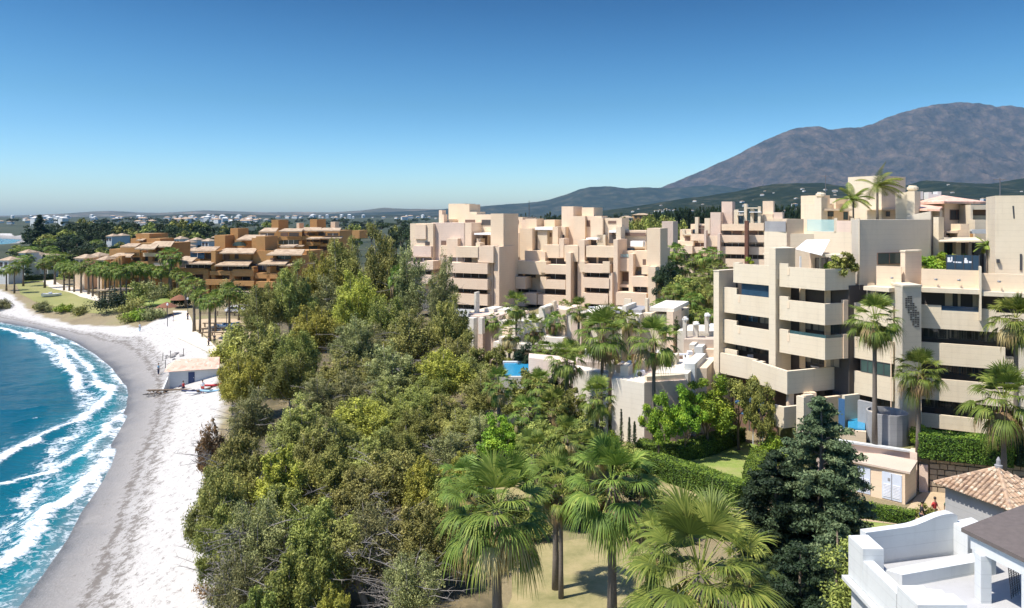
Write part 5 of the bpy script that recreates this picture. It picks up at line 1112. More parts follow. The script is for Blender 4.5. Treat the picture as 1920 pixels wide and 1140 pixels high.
GWL.part(MB().prism([P(991,78),P(1045,76),P(1075,74),P(1076,76),P(1046,79),P(992,80.5)],-.3,Z(674,77)),'wall','pink_wall'); GWL.part(MB().prism([P(1075,73.8),P(1140,71.5),P(1141,73),P(1076,76)],-.3,Z(695,73)),'wall_end','house_white')
GWL.part(MB().prism([P(1080,76.5),P(1150,75),P(1153,78),P(1080,80)],-.2,Z(679,76)),'terrace_deck','terrace_tile'); GWL.part(MB().prism([P(1135,74.7),P(1158,74),P(1158,74.3),P(1135,75)],1,Z(684,74.5)),'terrace_parapet','cream_warm')
po=Bld('swimming_pool','bright blue swimming pool with white rim seen through two slim trunks','pool',(P(965,76)[0],76,1))
zp=Z(706,76); po.part(MB().prism([P(940,76),P(992,76),P(991,83),P(946,83)],zp-.5,zp),'water','pool_blue'); 
po.part(MB().prism([P(936,75.7),P(992,75.7),P(992,75.98),P(936,75.98)],-.3,zp+.06),'pool_wall','house_white'); po.part(MB().prism([P(943,83.1),P(991,83.1),P(991,83.6),P(943,83.6)],zp-.5,zp+.12),'pool_rim','whitewash')
po2=Bld('swimming_pool','small blue plunge pool on the terrace above the white wall','pool',(P(1110,80)[0],80,2))
zp=Z(679.5,78.5); po2.part(MB().prism([P(1098,78.5),P(1124,78.2),P(1122,81),P(1100,81.5)],zp-.3,zp+.05),'water','pool_blue'); po2.part(MB().prism([P(1096,82),P(1132,81.5),P(1132,82),P(1096,82.5)],1,Z(655,82)),'backdrop_wall','house_white')
# columns terrace (right, before the main building)
T5=Bld('pergola_terrace','pale terrace house with white gate columns left of the main building','house',(P(1300,90)[0],90,1))
complex_(T5,[('w',1270,1345,620,None,6,6,'house_white'),('w',1282,1350,636,None,3,3,'terrace_tile'),('w',1292,1302,646,700,1,4,'house_white'),('w',1302,1317,650,700,1,3,'whitewash'),('w',1317,1345,655,None,2,3,'peach'),('w',1270,1345,676,None,-.5,4,'house_white'),('f',1280,1286,595,660,4,.8,'house_white'),('f',1299,1308,604,640,4.5,.8,'house_white'),('f',1321,1328,588,625,5,.8,'house_white'),('h',1297,1300,655,672,.6,.3,'peach'),('w',1325,1345,612,640,9,3,'whitewash')],88,.3,'house_white',S3,E3)
for px,pt in ((1283,592),(1303.5,601),(1324.5,585)):
    x,y=P(px,93.0); T5.part(MB().lathe([(.42,0),(.42,.15),(.05,.45)],6,(x,y-.6,Z(pt,93)-.45)),'column_cap','whitewash')
for i,(px,py,c) in enumerate(((1330,690,'lightblue'),(1338,697,'blue_paint'),(1275,660,'whitec'))):
    x,y=P(px,84); z=Z(py,84); k=Bld('sun_lounger',('light blue lounger on the terrace beside the main building','blue lounger nearest the main building','white lounger among the palms on the pale terrace')[i],'lounger',(x,y,z-.4)); k.part(MB().box((x,y,z-.3),(1.9,.65,.1)).box((x+1.1,y,z-.25),(.5,.65,.35)),'cushion',c); k.part(MB().box((x-.6,y,z-.6),(.08,.5,.3)).box((x+.6,y,z-.6),(.08,.5,.3)),'legs','white_metal')
# radio mast and brown-roofed farmhouse far away
ms=thing('radio_mast','thin lattice radio mast on the horizon above the middle apartments','mast',(P(992,900)[0],900,3)); mm=MB(); hh=Z(376,900)-3
for sx,sy in ((-1,-1),(1,-1),(0,1)): mm.tube([(sx*.8,sy*.8,0),(sx*.15,sy*.15,hh)],[.3,.14],4)
for i in range(18): z=hh*i/18; w=.8*(1-i/20); mm.tube([(-w,-w,z),(w,-w,z+hh/18)],.1,3)
mm.build('lattice','antenna',ms)
villa(1205,403,412,34,420,'ochre','low brown roofed house with ochre wall before the foothills'); villa(1176,408,415,22,400,'peach','low pinkish house left of the ochre one before the foothills')
# far houses: the white town and the hillside villas
HG={'t':'white houses of the distant town','h':'white villas scattered on the foothill'}
hp={}
def hproto(k,w,d,h,mat,roof):
    r=thing('house','x','house'); MB().prism([(-w/2,-d/2),(w/2,-d/2),(w/2,d/2),(-w/2,d/2)],-3,h).build('wall',mat,r)
    m=MB(); m.v=[(-w/2-.5,-d/2-.5,h),(w/2+.5,-d/2-.5,h),(w/2+.5,d/2+.5,h),(-w/2-.5,d/2+.5,h),(-w*.2,0,h+d*.22),(w*.2,0,h+d*.22)]; m.f=[(0,1,5,4),(1,2,5),(2,3,4,5),(3,0,4),(3,2,1,0)]; m.build('roof',roof,r)
    hp[k]=[r,False]
hproto('a',14,10,6,'whitewash','roof_beige'); hproto('b',20,12,9,'whitewash','roof_tile'); hproto('c',12,12,13,'whitewash','whitewash')
def addhouse(k,x,y,z,s,rz,label,group):
    r,used=hp[k]
    if not used: hp[k][1]=True; r.location=(x,y,z); r.rotation_euler[2]=rz; r.scale=(s,s,s); r['label']=label; r['group']=group
    else: copy_tree(r,None,(x,y,z),rz,s,label,group)
R2=random.Random(9)
for i in range(165):
    px=R2.choice([R2.uniform(0,130),R2.uniform(170,300),R2.uniform(310,520),R2.uniform(330,480),R2.uniform(520,820)]); py=R2.uniform(409.5,413) if px>520 else R2.uniform(410,418)
    Y=(H-6)*F/(py-HY)*R2.uniform(.8,1.0); Y=min(3400,Y); x,_=P(px,Y)
    addhouse(R2.choice('aabc'),x,Y,gz(x,Y)+12*float(sm(500,3000,np.array(Y))),R2.uniform(.55,1.1),R2.uniform(-.6,.6),'white house of the distant coastal town',HG['t'])
xs,tt,ZZ,Y0,dep=FH
for i in range(135):
    px=R2.uniform(1180,1920); t=R2.uniform(-.85,-.12); Y=Y0+t*dep; x,_=P(px,Y); j=int(np.clip(np.searchsorted(xs,x),0,len(xs)-1)); k=int((t+1)/2*(len(tt)-1)); 
    if px>1600 and R2.random()<.6: continue
    addhouse(R2.choice('aab'),x,Y,float(ZZ[k,j])-1.5,R2.uniform(.5,.95),R2.uniform(-.7,.7),'white villa on the green foothill below the mountain',HG['h'])
# ---------------------------------------------------------------- central wood: eucalyptus and acacia
SPEC={'olive':('leaf_olive',),'yellow':('leaf_yellow',),'grey':('leaf_grey',),'green':('leaf_green',)}
protos={}
def wood_proto(key,mat,seed,h,rx,rz,**kw):
    protos[key]=tree_proto('eucalyptus_tree' if key!='g' else 'acacia_tree','x','tree',h,rx,rz,mat,seed,**kw); protos[key]['used']=False
def wood(key,mat,seed,h,rx,**kw): protos[key]=plume_tree('eucalyptus_tree' if key!='g' else 'acacia_tree',h,rx,mat,seed,**kw); protos[key]['used']=False
wood('o1','leaf_olive',11,12,5.0,nl=36000,plumes=11); wood('o2','leaf_olive',12,12,4.6,nl=32000,plumes=9,bare=6)
wood('y1','leaf_yellow',13,12,4.8,nl=34000,plumes=10); wood('gr','leaf_grey',14,12,4.8,nl=24000,plumes=9,bare=26)
wood('g','leaf_green',15,12,4.9,nl=34000,plumes=11)
wood('r','leaf_rust',16,7,2.8,nl=9000,plumes=6,bare=20,trunk_r=.13)
wood('n1','leaf_olive',31,9,4.2,nl=44000,plumes=9,size=.2,bare=14); wood('n2','leaf_green',32,9,4.1,nl=42000,plumes=9,size=.2,bare=10)
wood('n3','leaf_grey',33,9,4.1,nl=24000,plumes=9,size=.16,bare=48); wood('n4','leaf_yellow',34,9,4.0,nl=40000,plumes=8,size=.2)
WOODG='trees of the dense wood behind the beach'
def place(key,px,pt,Y,wpx,label,rz=None,group=WOODG,protoh=None,store=protos,z=None):
    if store is protos and Y>100: pt-=14
    p=store[key]; x,_=P(px,Y); g=gz(x,Y) if z is None else z; h=Z(pt,Y)-g
    ph=PH[key][0]; pr=PH[key][1]
    sz=h/ph; sx=(wpx/F*Y/2)/pr
    sc=(sx,sx,sz); rz=random.random()*6.28 if rz is None else rz
    if not p.get('used'):
        p['used']=True; p.location=(x,Y,g); p.rotation_euler=(0,0,rz); p.scale=sc; p['label']=label; p['group']=group; return p
    c=copy_tree(p,None,(x,Y,g),rz,sc,label,group); return c
PH={'o1':(10.9,4.3),'o2':(10.9,4.0),'y1':(10.9,4.1),'gr':(10.9,4.1),'g':(10.9,4.2),'r':(6.5,2.4),'n1':(8.2,3.6),'n2':(8.2,3.5),'n3':(8.2,3.6),'n4':(8.2,3.4)}
for a in [
 ('o2',642,444,132,110,'tall olive tree at the back of the wood, in front of the brown apartments'),
 ('o1',716,431,126,118,'tallest round olive crown of the wood, left of the pale apartment block'),
 ('gr',770,470,118,90,'thin grey leafed tree whose branches cross the pale apartment wall'),
 ('y1',600,470,122,90,'yellow green tree rising between the brown apartments and the tallest crown'),
 ('o1',545,497,115,110,'olive tree hiding the right end of the brown balconies'),
 ('o2',490,535,112,85,'small olive tree beside the promenade palms at the wood edge'),
 ('y1',670,505,108,110,'yellowish tree in the upper middle of the wood'),
 ('g',730,545,100,110,'green tree below the tallest round crown'),
 ('gr',828,487,104,80,'grey green tree with open twigs before the pale balconies'),
 ('o1',845,545,94,105,'olive tree with rounded head beside the white townhouse wall'),
 ('y1',590,560,98,120,'broad yellow olive crown in the left middle of the wood'),
 ('o1',500,590,90,130,'round olive crown above the thin promenade palms'),
 ('o2',770,570,92,120,'dark olive tree in the right middle of the wood'),
 ('gr',665,590,90,115,'grey leafed tree in the heart of the wood'),
 ('y1',462,650,80,110,'bright yellow green tree at the wood edge behind the beach hut'),
 ('y1',436,662,84,62,'small yellow green tree at the promenade end of the wood'),
 ('g',545,650,78,120,'green tree inland from the beach hut'),
 ('o1',640,655,80,120,'olive crown in the centre of the wood'),
 ('gr',735,640,80,130,'grey green tree mass in the centre right of the wood'),
 ('y1',830,640,79,120,'yellowish tree left of the pink garden wall'),
 ('o2',905,690,74,100,'olive tree beside the blue swimming pool'),
 ('gr',470,720,66,110,'greyish tree with bare branches right of the beach hut'),
 ('o1',560,740,62,140,'wide olive crown above the sandy edge'),
 ('y1',680,730,64,140,'yellow tipped tree in the lower middle of the wood'),
 ('g',780,760,62,120,'fresh green tree in the lower right of the wood'),
 ('o2',870,760,64,110,'olive tree near the garden palms'),
 ('r',398,762,58,70,'rusty brown leafed tree on the edge of the sand'),
 ('n1',440,800,52,140,'olive tree overhanging the beach'),
 ('n4',530,830,49,150,'bright yellow green tree on the lower left of the wood'),
 ('n2',630,830,49,150,'green tree with deep shade under it'),
 ('n1',730,830,50,150,'olive tree in the lower part of the wood'),
 ('n4',800,850,47,110,'yellow tree left of the big fan palms'),
 ('n1',410,860,46,120,'olive tree nearest the waterline'),
 ('n3',480,910,42,170,'grey tree full of bare branches beside the pale sand'),
 ('n2',590,920,41,160,'green tree above the fallen trunk'),
 ('n3',700,920,41,170,'grey twiggy tree above the dark clearing'),
 ('n1',780,930,42,130,'olive tree left of the nearest fan palm'),
 ('n3',455,1000,37,150,'bare grey tree at the bottom edge of the beach'),
 ('n2',545,1020,35,150,'low green tree at the bottom of the wood'),
 ('n3',770,1010,37,150,'grey leafed tree beside the shaded path'),
 ('n4',630,1090,33,110,'small yellow green tree at the bottom edge of the photo'),
 ('n2',480,1085,33,120,'green shrubby tree in the bottom left corner of the wood'),
]: place(*a)
# fallen / leaning trunk in the clearing
tr=MB(); q0=GT(690,1150); q1=(q0[0]-1.9,q0[1]+.8,2.9)
tag(tr.tube([(q0[0],q0[1],-.1),((q0[0]+q1[0])/2,q0[1]+.5,2.1),q1],[.2,.16,.1],8).build('leaning_trunk','bark_grey',None,True),'grey leaning tree trunk over the dark clearing at the bottom of the wood','tree trunk')
# low undergrowth at the sand edge
dry=['dry grey shrub on the sand below the wood','pale straw coloured shrub on the sand edge']
for i,(px,py) in enumerate([(395,1010),(410,1060),(430,1110),(400,1130),(385,960)]):
    x,y,z=GT(px,py); bush('dry_shrub',dry[i%2],(x,y,z),1.1,.8,'leaf_rust' if i%2 else 'leaf_grey',60+i,8,110,.15,group='dry shrubs along the sand edge')
# ---------------------------------------------------------------- big fan palms
def palm_at(px,pc,Y,dpx,label,seed,nf=44,segs=22,z0=None,group='fan palms of the gardens',tr=.17,lean=(0,0),proto=None,skirt=14):
    x,_=P(px,Y); g=gz(x,Y) if z0 is None else z0; th=Z(pc,Y)-g; R=dpx/F*Y/2
    r=fan_palm('fan_palm',label,'palm tree',th,R,seed,nf,segs,tr,lean=lean,skirt=skirt); r.location=(x-lean[0],Y-lean[1],g); r['group']=group; return r
BP='large fan palms in the foreground'
palm_at(932,955,33,255,'large fan palm with drooping fronds, left one in the foreground',1,44,28,group=BP,tr=.22,skirt=30)
palm_at(1148,908,38,215,'large fan palm with a brown skirt, between the two other foreground palms',2,42,26,group=BP,tr=.22,skirt=30)
palm_at(1312,1075,27,330,'nearest bright fan palm cut by the bottom edge of the photo',3,42,34,group=BP,tr=.24,skirt=14)
palm_at(1052,930,41,95,'slim fan palm with bare trunk between the two big foreground palms',4,26,18,tr=.12)
for a in [
 (1042,905,42,125,'medium fan palm squeezed between the two left foreground palms',41,30,20,None),
 (868,905,44,110,'medium fan palm at the right end of the wood',42,30,20,None),
 (1228,1020,33,130,'fan palm behind the nearest one on its left side',43,30,20,None),
 (1400,1065,31,120,'fan palm behind the nearest one on its right side, under the dark pine',44,28,20,None),
 (1000,850,50,95,'fan palm above the two left foreground palms',45,30,18,None),
 (1110,845,52,90,'fan palm at the near end of the long hedge',46,30,18,None),
 (1129,628,72,118,'fan palm in front of the white townhouse wall, left of the tallest one',5,40,20,None),
 (1226,640,66,112,'fan palm standing before the pale garden wall with a straight dark trunk',6,40,20,None),
 (1062,672,70,88,'dark bushy fan palm beside the blue pool terrace',7,38,18,None),
 (1120,745,64,86,'short fan palm against the tall white wall',8,36,18,None),
 (1640,600,58.5,112,'tall fan palm in front of the main apartment balconies',9,46,24,2.8),
 (1722,697,57,100,'fan palm with dense crown by the blue screens of the ground floor',10,48,24,2.8),
 (1882,748,52,150,'fan palm with wide open crown behind the right hand hedge',11,40,24,2.8),
 (1905,598,56,110,'fan palm cut by the right edge of the photo',12,44,22,2.8),
 (985,775,60,70,'brownish fan palm in the garden thicket',13,30,16,None),
 (1035,765,62,86,'green fan palm in the middle of the garden thicket',14,32,16,None),
 (1010,722,66,70,'upper fan palm of the garden thicket',15,30,16,None),
 (1062,815,56,80,'low fan palm at the left end of the long hedge',16,30,16,None),
 (935,720,66,72,'fan palm emerging from the wood near the pool',17,30,16,None),
 (968,572,100,62,'tall slim fan palm rising above the townhouse roofs',18,30,14,None),
 (955,625,92,62,'slim fan palm in front of the left townhouse',19,28,14,None),
 (1000,615,92,60,'slim fan palm right beside the one by the left townhouse',20,28,14,None),
 (1085,580,96,54,'slim fan palm with thin trunk before the middle townhouse',21,28,14,None),
 (1105,600,98,34,'small fan palm just right of the thin trunked one',22,20,12,None),
]: palm_at(a[0],a[1],a[2],a[3],a[4],a[5],a[6],a[7],a[8])
# ---------------------------------------------------------------- dark pine and neighbours
x,_=P(1540,43); cf=conifer('pine_tree','tall dark blue green pine standing in front of the beige transformer hut','pine tree',Z(748,43),3.15,41,26,per=190,size=.20,tuft=.62,power=.62); cf.location=(x,43,0)
x,_=P(1455,43); cf=conifer('pine_tree','lower dark pine leaning on the left side of the tall pine','pine tree',Z(850,43)-.0,2.3,42,17,'leaf_dark',per=180,size=.2,tuft=.6,power=.5); cf.location=(x,43,0)
x,_=P(1570,35); cf=conifer('pine_tree','young green pine beside the white terrace','pine tree',Z(985,35),2.1,43,13,per=220,size=.16,tuft=.5,power=.55); cf.location=(x,35,0)
x,_=P(1500,34); cf=conifer('pine_tree','young green pine left of the one by the white terrace','pine tree',Z(1030,34),1.8,44,12,'leaf_dark',per=220,size=.16,tuft=.5,power=.5); cf.location=(x,34,0)
bush('leafy_bush','bright green bush under the corner of the white terrace',(P(1600,30)[0],30,0),1.1,Z(1115,30),'leaf_green',71,30,300,.13)
# ---------------------------------------------------------------- bright garden trees by the main building
sp={}
def small(key,mat,seed,**kw):
    sp[key]=tree_proto('garden_tree','x','tree',6,2.6,2.3,mat,seed,**dict(dict(k=48,per=250,size=.24,trunk_r=.13,nlimb=9,clump=1.0),**kw)); sp[key]['used']=False; PH[key]=(6,2.8)
small('b1','leaf_bright',51); small('b2','leaf_green',52); small('d1','leaf_dark',53,trunk_r=.16)
GG='garden trees between the villas'
for a in [
 ('b1',1325,722,66,110,'lime green broad leaved tree against the pinkish garden wall'),
 ('b1',1235,752,63,70,'small lime green tree at the corner of the white wall'),
 ('b2',1385,712,67,100,'green tree touching the lowest balconies of the main building'),
 ('b2',1425,722,64,60,'slender green tree by the box shaped lower balcony'),
 ('b1',1285,740,64,70,'yellow green tree in front of the villa wall'),
 ('b2',1290,520,130,90,'light green tree between the pale blocks'),
 ('d1',1255,500,135,60,'dark tree right of the slim pale tower'),
 ('b2',1320,540,120,70,'green tree left of the main building'),
 ('b2',1075,640,85,60,'green tree behind the garden pool'),
 ('d1',1040,700,72,70,'dark green tree behind the pool wall'),
 ('b2',1000,700,70,100,'green bushy tree of the garden thicket'),
 ('b2',1090,790,60,90,'fresh green thicket tree above the long hedge'),
 ('b2',1020,790,58,110,'green thicket tree behind the foreground palms'),
 ('b1',940,790,60,90,'yellow green thicket tree left of the foreground palms'),
 ('d1',980,655,84,60,'dark garden tree in front of the townhouses'),
 ('b2',925,650,88,70,'green tree before the left townhouse beside the wood'),
 ('b2',1150,665,78,70,'green tree between the two tallest garden fan palms'),
 ('b1',1255,690,74,50,'small lime tree on the terrace right of the garden fan palms'),
 ('b2',1060,730,66,80,'green tree under the dark bushy fan palm'),
 ('d1',1105,800,60,70,'dark green tree at the foot of the tall blank wall'),
]: place(*a,store=sp,group=GG)
for i,(px,py,rx,rz,mt,lb) in enumerate([(1100,830,1.2,1.0,'leaf_green','low green shrub at the left end of the long hedge'),(1150,842,.8,.8,'leaf_bright','bright shrub at the foot of the tall white wall'),(1450,870,1.4,1.7,'leaf_bright','round bright green shrub at the lawn corner'),(1440,835,1.0,1.5,'leaf_green','dark stemmed shrub above the lawn'),(1480,905,1.1,1.2,'leaf_dark','dark shrub between the lawn and the tall pine'),(1735,985,.6,.8,'leaf_green','small round shrub at the end of the short hedge'),(1725,838,.8,1.2,'leaf_bright','young green shrub at the left end of the right hand hedge'),(1250,850,.6,.7,'leaf_green','small shrub beside the white wall corner')]):
    x,y,z=G(px,py,.0 if px<1700 or py>900 else 2.8); bush('shrub',lb,(x,y,z),rx,rz,mt,80+i,16,200,.14)
for i,px in enumerate((1165,1180,1190)):
    x,y,z=G(px,838,0); tb=thing('cypress',('slim young cypress against the white wall, leftmost of three','slim young cypress against the white wall, middle of three','slim young cypress against the white wall, rightmost of three')[i],'cypress',(x,y,z),group='young cypresses at the white wall')
    hh=(3.4,2.6,2.2)[i]; n=14; c=np.array([(0,0,.2+hh*k/n) for k in range(n)]); v,f,t=leaves(c,np.array([.28*(1-.8*k/n) for k in range(n)]),90,.12,.4,.6,1.4,90+i); npmesh('crown',v,f,'leaf_dark',tb,{'tone':t}); MB().tube([(0,0,-.1),(0,0,hh*.9)],[.05,.02],5).build('trunk','bark',tb)
# hedges
h1=[G(1075,868,0)[:2],G(1235,893,0)[:2],G(1320,922,0)[:2],G(1392,950,0)[:2]]
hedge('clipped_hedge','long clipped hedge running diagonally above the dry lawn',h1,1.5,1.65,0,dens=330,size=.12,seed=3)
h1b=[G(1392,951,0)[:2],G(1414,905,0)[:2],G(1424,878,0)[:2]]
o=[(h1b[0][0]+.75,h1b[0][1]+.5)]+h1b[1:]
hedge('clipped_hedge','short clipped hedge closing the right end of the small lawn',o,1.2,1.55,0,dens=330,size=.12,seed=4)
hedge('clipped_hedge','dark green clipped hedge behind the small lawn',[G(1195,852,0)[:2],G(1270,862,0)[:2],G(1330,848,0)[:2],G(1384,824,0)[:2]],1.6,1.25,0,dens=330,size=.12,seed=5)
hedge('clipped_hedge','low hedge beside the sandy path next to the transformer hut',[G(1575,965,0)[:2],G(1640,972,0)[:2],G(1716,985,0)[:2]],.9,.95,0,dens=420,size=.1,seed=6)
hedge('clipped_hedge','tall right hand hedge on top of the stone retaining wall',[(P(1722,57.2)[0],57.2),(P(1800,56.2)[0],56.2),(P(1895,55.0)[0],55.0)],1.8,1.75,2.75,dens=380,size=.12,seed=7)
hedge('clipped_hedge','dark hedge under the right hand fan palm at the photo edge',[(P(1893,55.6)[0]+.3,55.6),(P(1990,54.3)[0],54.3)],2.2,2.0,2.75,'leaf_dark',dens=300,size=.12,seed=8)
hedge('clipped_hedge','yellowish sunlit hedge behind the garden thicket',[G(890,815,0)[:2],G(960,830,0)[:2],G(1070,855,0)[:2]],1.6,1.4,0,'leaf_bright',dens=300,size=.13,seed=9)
# ---------------------------------------------------------------- distance: promenade palms
fp={}
def far_palm(k,th,R,seed,nf,segs): fp[k]=fan_palm('promenade_palm','x','palm tree',th,R,seed,nf+6,segs,.16,14,thatch=False,dk=1.9); fp[k]['used']=False; PH[k]=(th,R)
far_palm('p1',9,2.0,61,26,10); far_palm('p2',9,2.1,62,28,10); far_palm('p3',9,1.9,63,24,10)
def fpalm(px,pc,pb,dpx,label,group,Y=None):
    if Y is None: x,Y,g=GT(px,pb)
    else: x,_=P(px,Y); g=gz(x,Y)
    k=random.choice(['p1','p2','p3']); p=fp[k]; th,R=PH[k]; sz=(Z(pc,Y)-g)/th; sx=(dpx/F*Y/2)/R*1.35; rz=random.random()*6.28
    if not p['used']: p['used']=True; p.location=(x,Y,g); p.scale=(sx,sx,sz); p.rotation_euler[2]=rz; p['label']=label; p['group']=group
    else: copy_tree(p,None,(x,Y,g),rz,(sx,sx,sz),label,group)
PG='slim palms in a row along the promenade'
for i,(px,pc,pb,d) in enumerate([(84,492,540,30),(103,480,534,34),(120,497,545,28),(130,505,546,26),(139,498,548,26),(152,500,550,28),(166,494,552,30),(174,506,556,26),(186,500,560,26),(197,502,566,28),(206,508,566,26),(215,503,569,26),(226,508,571,28),(237,505,569,28),(250,503,562,28),(262,500,555,28),(272,505,560,26),(284,505,556,30),(302,508,560,28),(317,505,556,28),(332,512,562,26),(27,500,550,26),(12,505,545,26),(45,492,520,24)]):
    fpalm(px,pc,pb,d,'slim palm with bare trunk in the row along the promenade',PG)
fpalm(364,534,622,44,'tallest palm at the bend of the promenade','palms beside the wooden steps'); fpalm(375,552,625,34,'palm just right of the tallest one at the promenade bend','palms beside the wooden steps')
for i,(px,pc,pb,d) in enumerate([(393,562,640,42),(404,556,622,34),(430,545,622,40)]): fpalm(px,pc,pb,d,('palm in front of the wooden steps','palm behind the wooden steps','palm at the edge of the wood near the steps')[i],'palms beside the wooden steps')
for i,(px,pc,Y,d) in enumerate([(320,478,190,44),(348,520,170,34),(448,555,150,30)]): fpalm(px,pc,0,d,('bushy palm between the two brown buildings','palm in front of the brown balconies','palm at the foot of the brown building')[i],'palms around the brown apartments',Y)
for i,(px,pc,Y,d) in enumerate([(1250,492,150,44),(1278,500,148,42),(1330,478,160,52),(1305,488,170,44),(1345,500,150,40),(1262,545,125,40),(1300,560,118,44),(1330,590,110,40)]): fpalm(px,pc,0,d,'lush palm between the pale blocks and the main building','palms between the pale blocks',Y)
fpalm(1060,575,0,28,'small palm behind the townhouse terraces','palms behind the townhouses',112); fpalm(745,520,0,34,'palm half hidden in the wood by the pale wall','palms behind the townhouses',118)
# far belt trees
ft={}
def fart(k,mat,seed,h,rx,rz,**kw): ft[k]=tree_proto('umbrella_pine' if k=='u' else 'broadleaf_tree','x','tree',h,rx,rz,mat,seed,**dict(dict(k=26,per=60,size=.75,trunk_r=.25,nlimb=5,clump=1.15,droop=.1),**kw)); ft[k]['used']=False; PH[k]=(h,rx)
fart('u','leaf_far',71,12,5,2.6,size=.7); fart('v','leaf_far',72,10,4,4); fart('w','leaf_green',73,9,3.6,3.6); fart('x','leaf_dark',74,12,4.2,5)
BELT='trees of the belt behind the promenade'
def belt(px,pt,Y,w,key,label,group): 
    x,_=P(px,Y); g=gz(x,Y); p=ft[key]; h,rx=PH[key]; sc=(w/F*Y/2/rx,w/F*Y/2/rx,(Z(pt,Y)-g)/h)
    if not p['used']: p['used']=True; p.location=(x,Y,g); p.scale=sc; p['label']=label; p['group']=group
    else: copy_tree(p,None,(x,Y,g),random.random()*6.28,sc,label,group)
KN={'u':'flat topped dark pine','v':'olive green broad tree','w':'fresh green broad tree','x':'dark upright tree'}
def crest(px): return np.interp(px,[0,20,50,60,100,190,250,300,345,385,400,480],[455,450,432,425,420,412,418,420,414,420,445,452])
R_=random.Random(5)
for i in range(150):
    px=R_.uniform(18,398); f_=R_.random()**1.6; Y=np.interp(f_,[0,1],[480,235]); pt=crest(px)+f_*62+R_.uniform(-3,4); 
    if px<60 and f_<.25: continue
    k=R_.choice('uuvvwxx'); belt(px,pt,Y,R_.uniform(24,44),k,KN[k]+' in the belt of trees behind the promenade',BELT)
for i in range(34): # palms mixed into the belt
    px=R_.uniform(20,330); f_=R_.random(); Y=np.interp(f_,[0,1],[380,215]); fpalm(px,455+f_*38+R_.uniform(-6,6),0,26,'distant palm among the trees behind the promenade','distant palms among the belt trees',Y)
for i in range(40):
    px=R_.uniform(420,780); f_=R_.random(); Y=np.interp(f_,[0,1],[700,300]); k=R_.choice('uvvxw'); belt(px,np.interp(f_,[0,1],[417,432])+R_.uniform(-3,4),Y,R_.uniform(20,34),k,KN[k]+' beyond the brown apartments','trees beyond the brown apartments')
for i in range(26):
    px=1222+i*5.3+R_.uniform(-2,2); belt(px,np.interp(px,[1222,1260,1350],[396,390,386])+R_.uniform(-3,4),R_.uniform(330,380),15,'x','dark upright tree in the dense row behind the pale blocks','dark trees in a row behind the pale blocks')
for i in range(22):
    px=1440+i*7.5+R_.uniform(-2,2); belt(px,384+R_.uniform(-4,5),R_.uniform(340,400),18,'x','dark upright tree behind the main building roofs','dark trees behind the main building')
for i in range(40):
    px=R_.uniform(980,1320); belt(px,R_.uniform(398,412),R_.uniform(420,800),R_.uniform(12,20),R_.choice('vx'),'distant tree on the plain before the foothills','distant trees before the foothills')
for i in range(16):
    px=R_.uniform(1160,1290); belt(px,R_.uniform(412,425),R_.uniform(230,300),R_.uniform(22,34),'w','bright green tree between the two pale blocks','green trees between the two pale blocks')
cx_,_=P(74,420); nf=conifer('araucaria','tall narrow dark conifer rising above the belt at the left','conifer',Z(404,420)-gz(cx_,420),5.0,77,16,'leaf_dark',60,1.1,2.0,.55); nf.location=(cx_,420,gz(cx_,420))
# seaside shrubs and hedges on the left lawn
for i,(px,py,rx,rz,mt,lb) in enumerate([(85,585,2.2,1.5,'leaf_grey','grey dune shrub at the beach edge, nearest the white boat'),(72,583,1.8,1.2,'leaf_olive','olive dune shrub at the beach edge left of the white boat'),(120,586,2.0,1.2,'leaf_bright','light green dune shrub in the middle of the beach edge'),(147,590,2.2,1.1,'leaf_olive','olive dune shrub left of the dark shrubs'),(200,588,3.2,2.6,'leaf_dark','large dark shrub at the end of the lawn'),(225,585,3.0,3.0,'leaf_dark','dark shrub beside the promenade garden'),(245,590,3.0,2.2,'leaf_olive','olive shrub in the promenade garden'),(283,575,3.4,4.2,'leaf_grey','big purple grey shrub in the promenade garden'),(262,578,3.0,4.4,'leaf_green','green shrub between the dark and the grey ones'),(262,600,3.0,1.0,'leaf_bright','low spreading green shrub on the sand'),(290,598,3.0,1.1,'leaf_grey','low grey shrub on the sand by the parasols'),(240,602,2.6,.9,'leaf_olive','low olive shrub on the sand'),(470,600,4,3.6,'leaf_green','green bushes behind the wooden fence'),(450,590,4,3.6,'leaf_dark','dark bushes behind the slim palms'),(430,560,3,3,'leaf_grey','grey bush at the foot of the brown building'),(310,558,3,1.6,'leaf_green','green bush left of the promenade palms'),(335,566,3,1.6,'leaf_green','green bush at the promenade bend'),(345,575,2.6,1.8,'leaf_dark','dark bush beside the thatched parasol'),(0,580,3,1.2,'leaf_grey','grey dune shrub at the left edge of the photo'),(432,668,2.6,2.4,'leaf_olive','olive shrub at the wood edge behind the beach hut'),(422,690,2.2,2.2,'leaf_yellow','yellowish shrub right beside the beach hut roof'),(440,648,2.6,2.2,'leaf_green','green shrub between the sandy square and the wood')]):
    x,y,z=GT(px,py); bush('seaside_shrub',lb,(x,y,z),rx,rz,mt,120+i,14,120,.42 if rx>2.5 else .34)
for i,(a,b,h_) in enumerate([((10,528),(100,524),1.6),((0,512),(110,510),2.2),((215,545),(300,550),1.8),((120,520),(215,528),1.6)]):
    A=GT(*a); B=GT(*b); hedge('garden_hedge',('dark hedge behind the left seaside lawn','upper dark hedge far left behind the lawn','green hedge before the brown apartments','green hedge behind the promenade palms')[i],[A[:2],B[:2]],3.5,h_,A[2],'leaf_green' if i>1 else 'leaf_dark',dens=14,size=.6,seed=20+i)
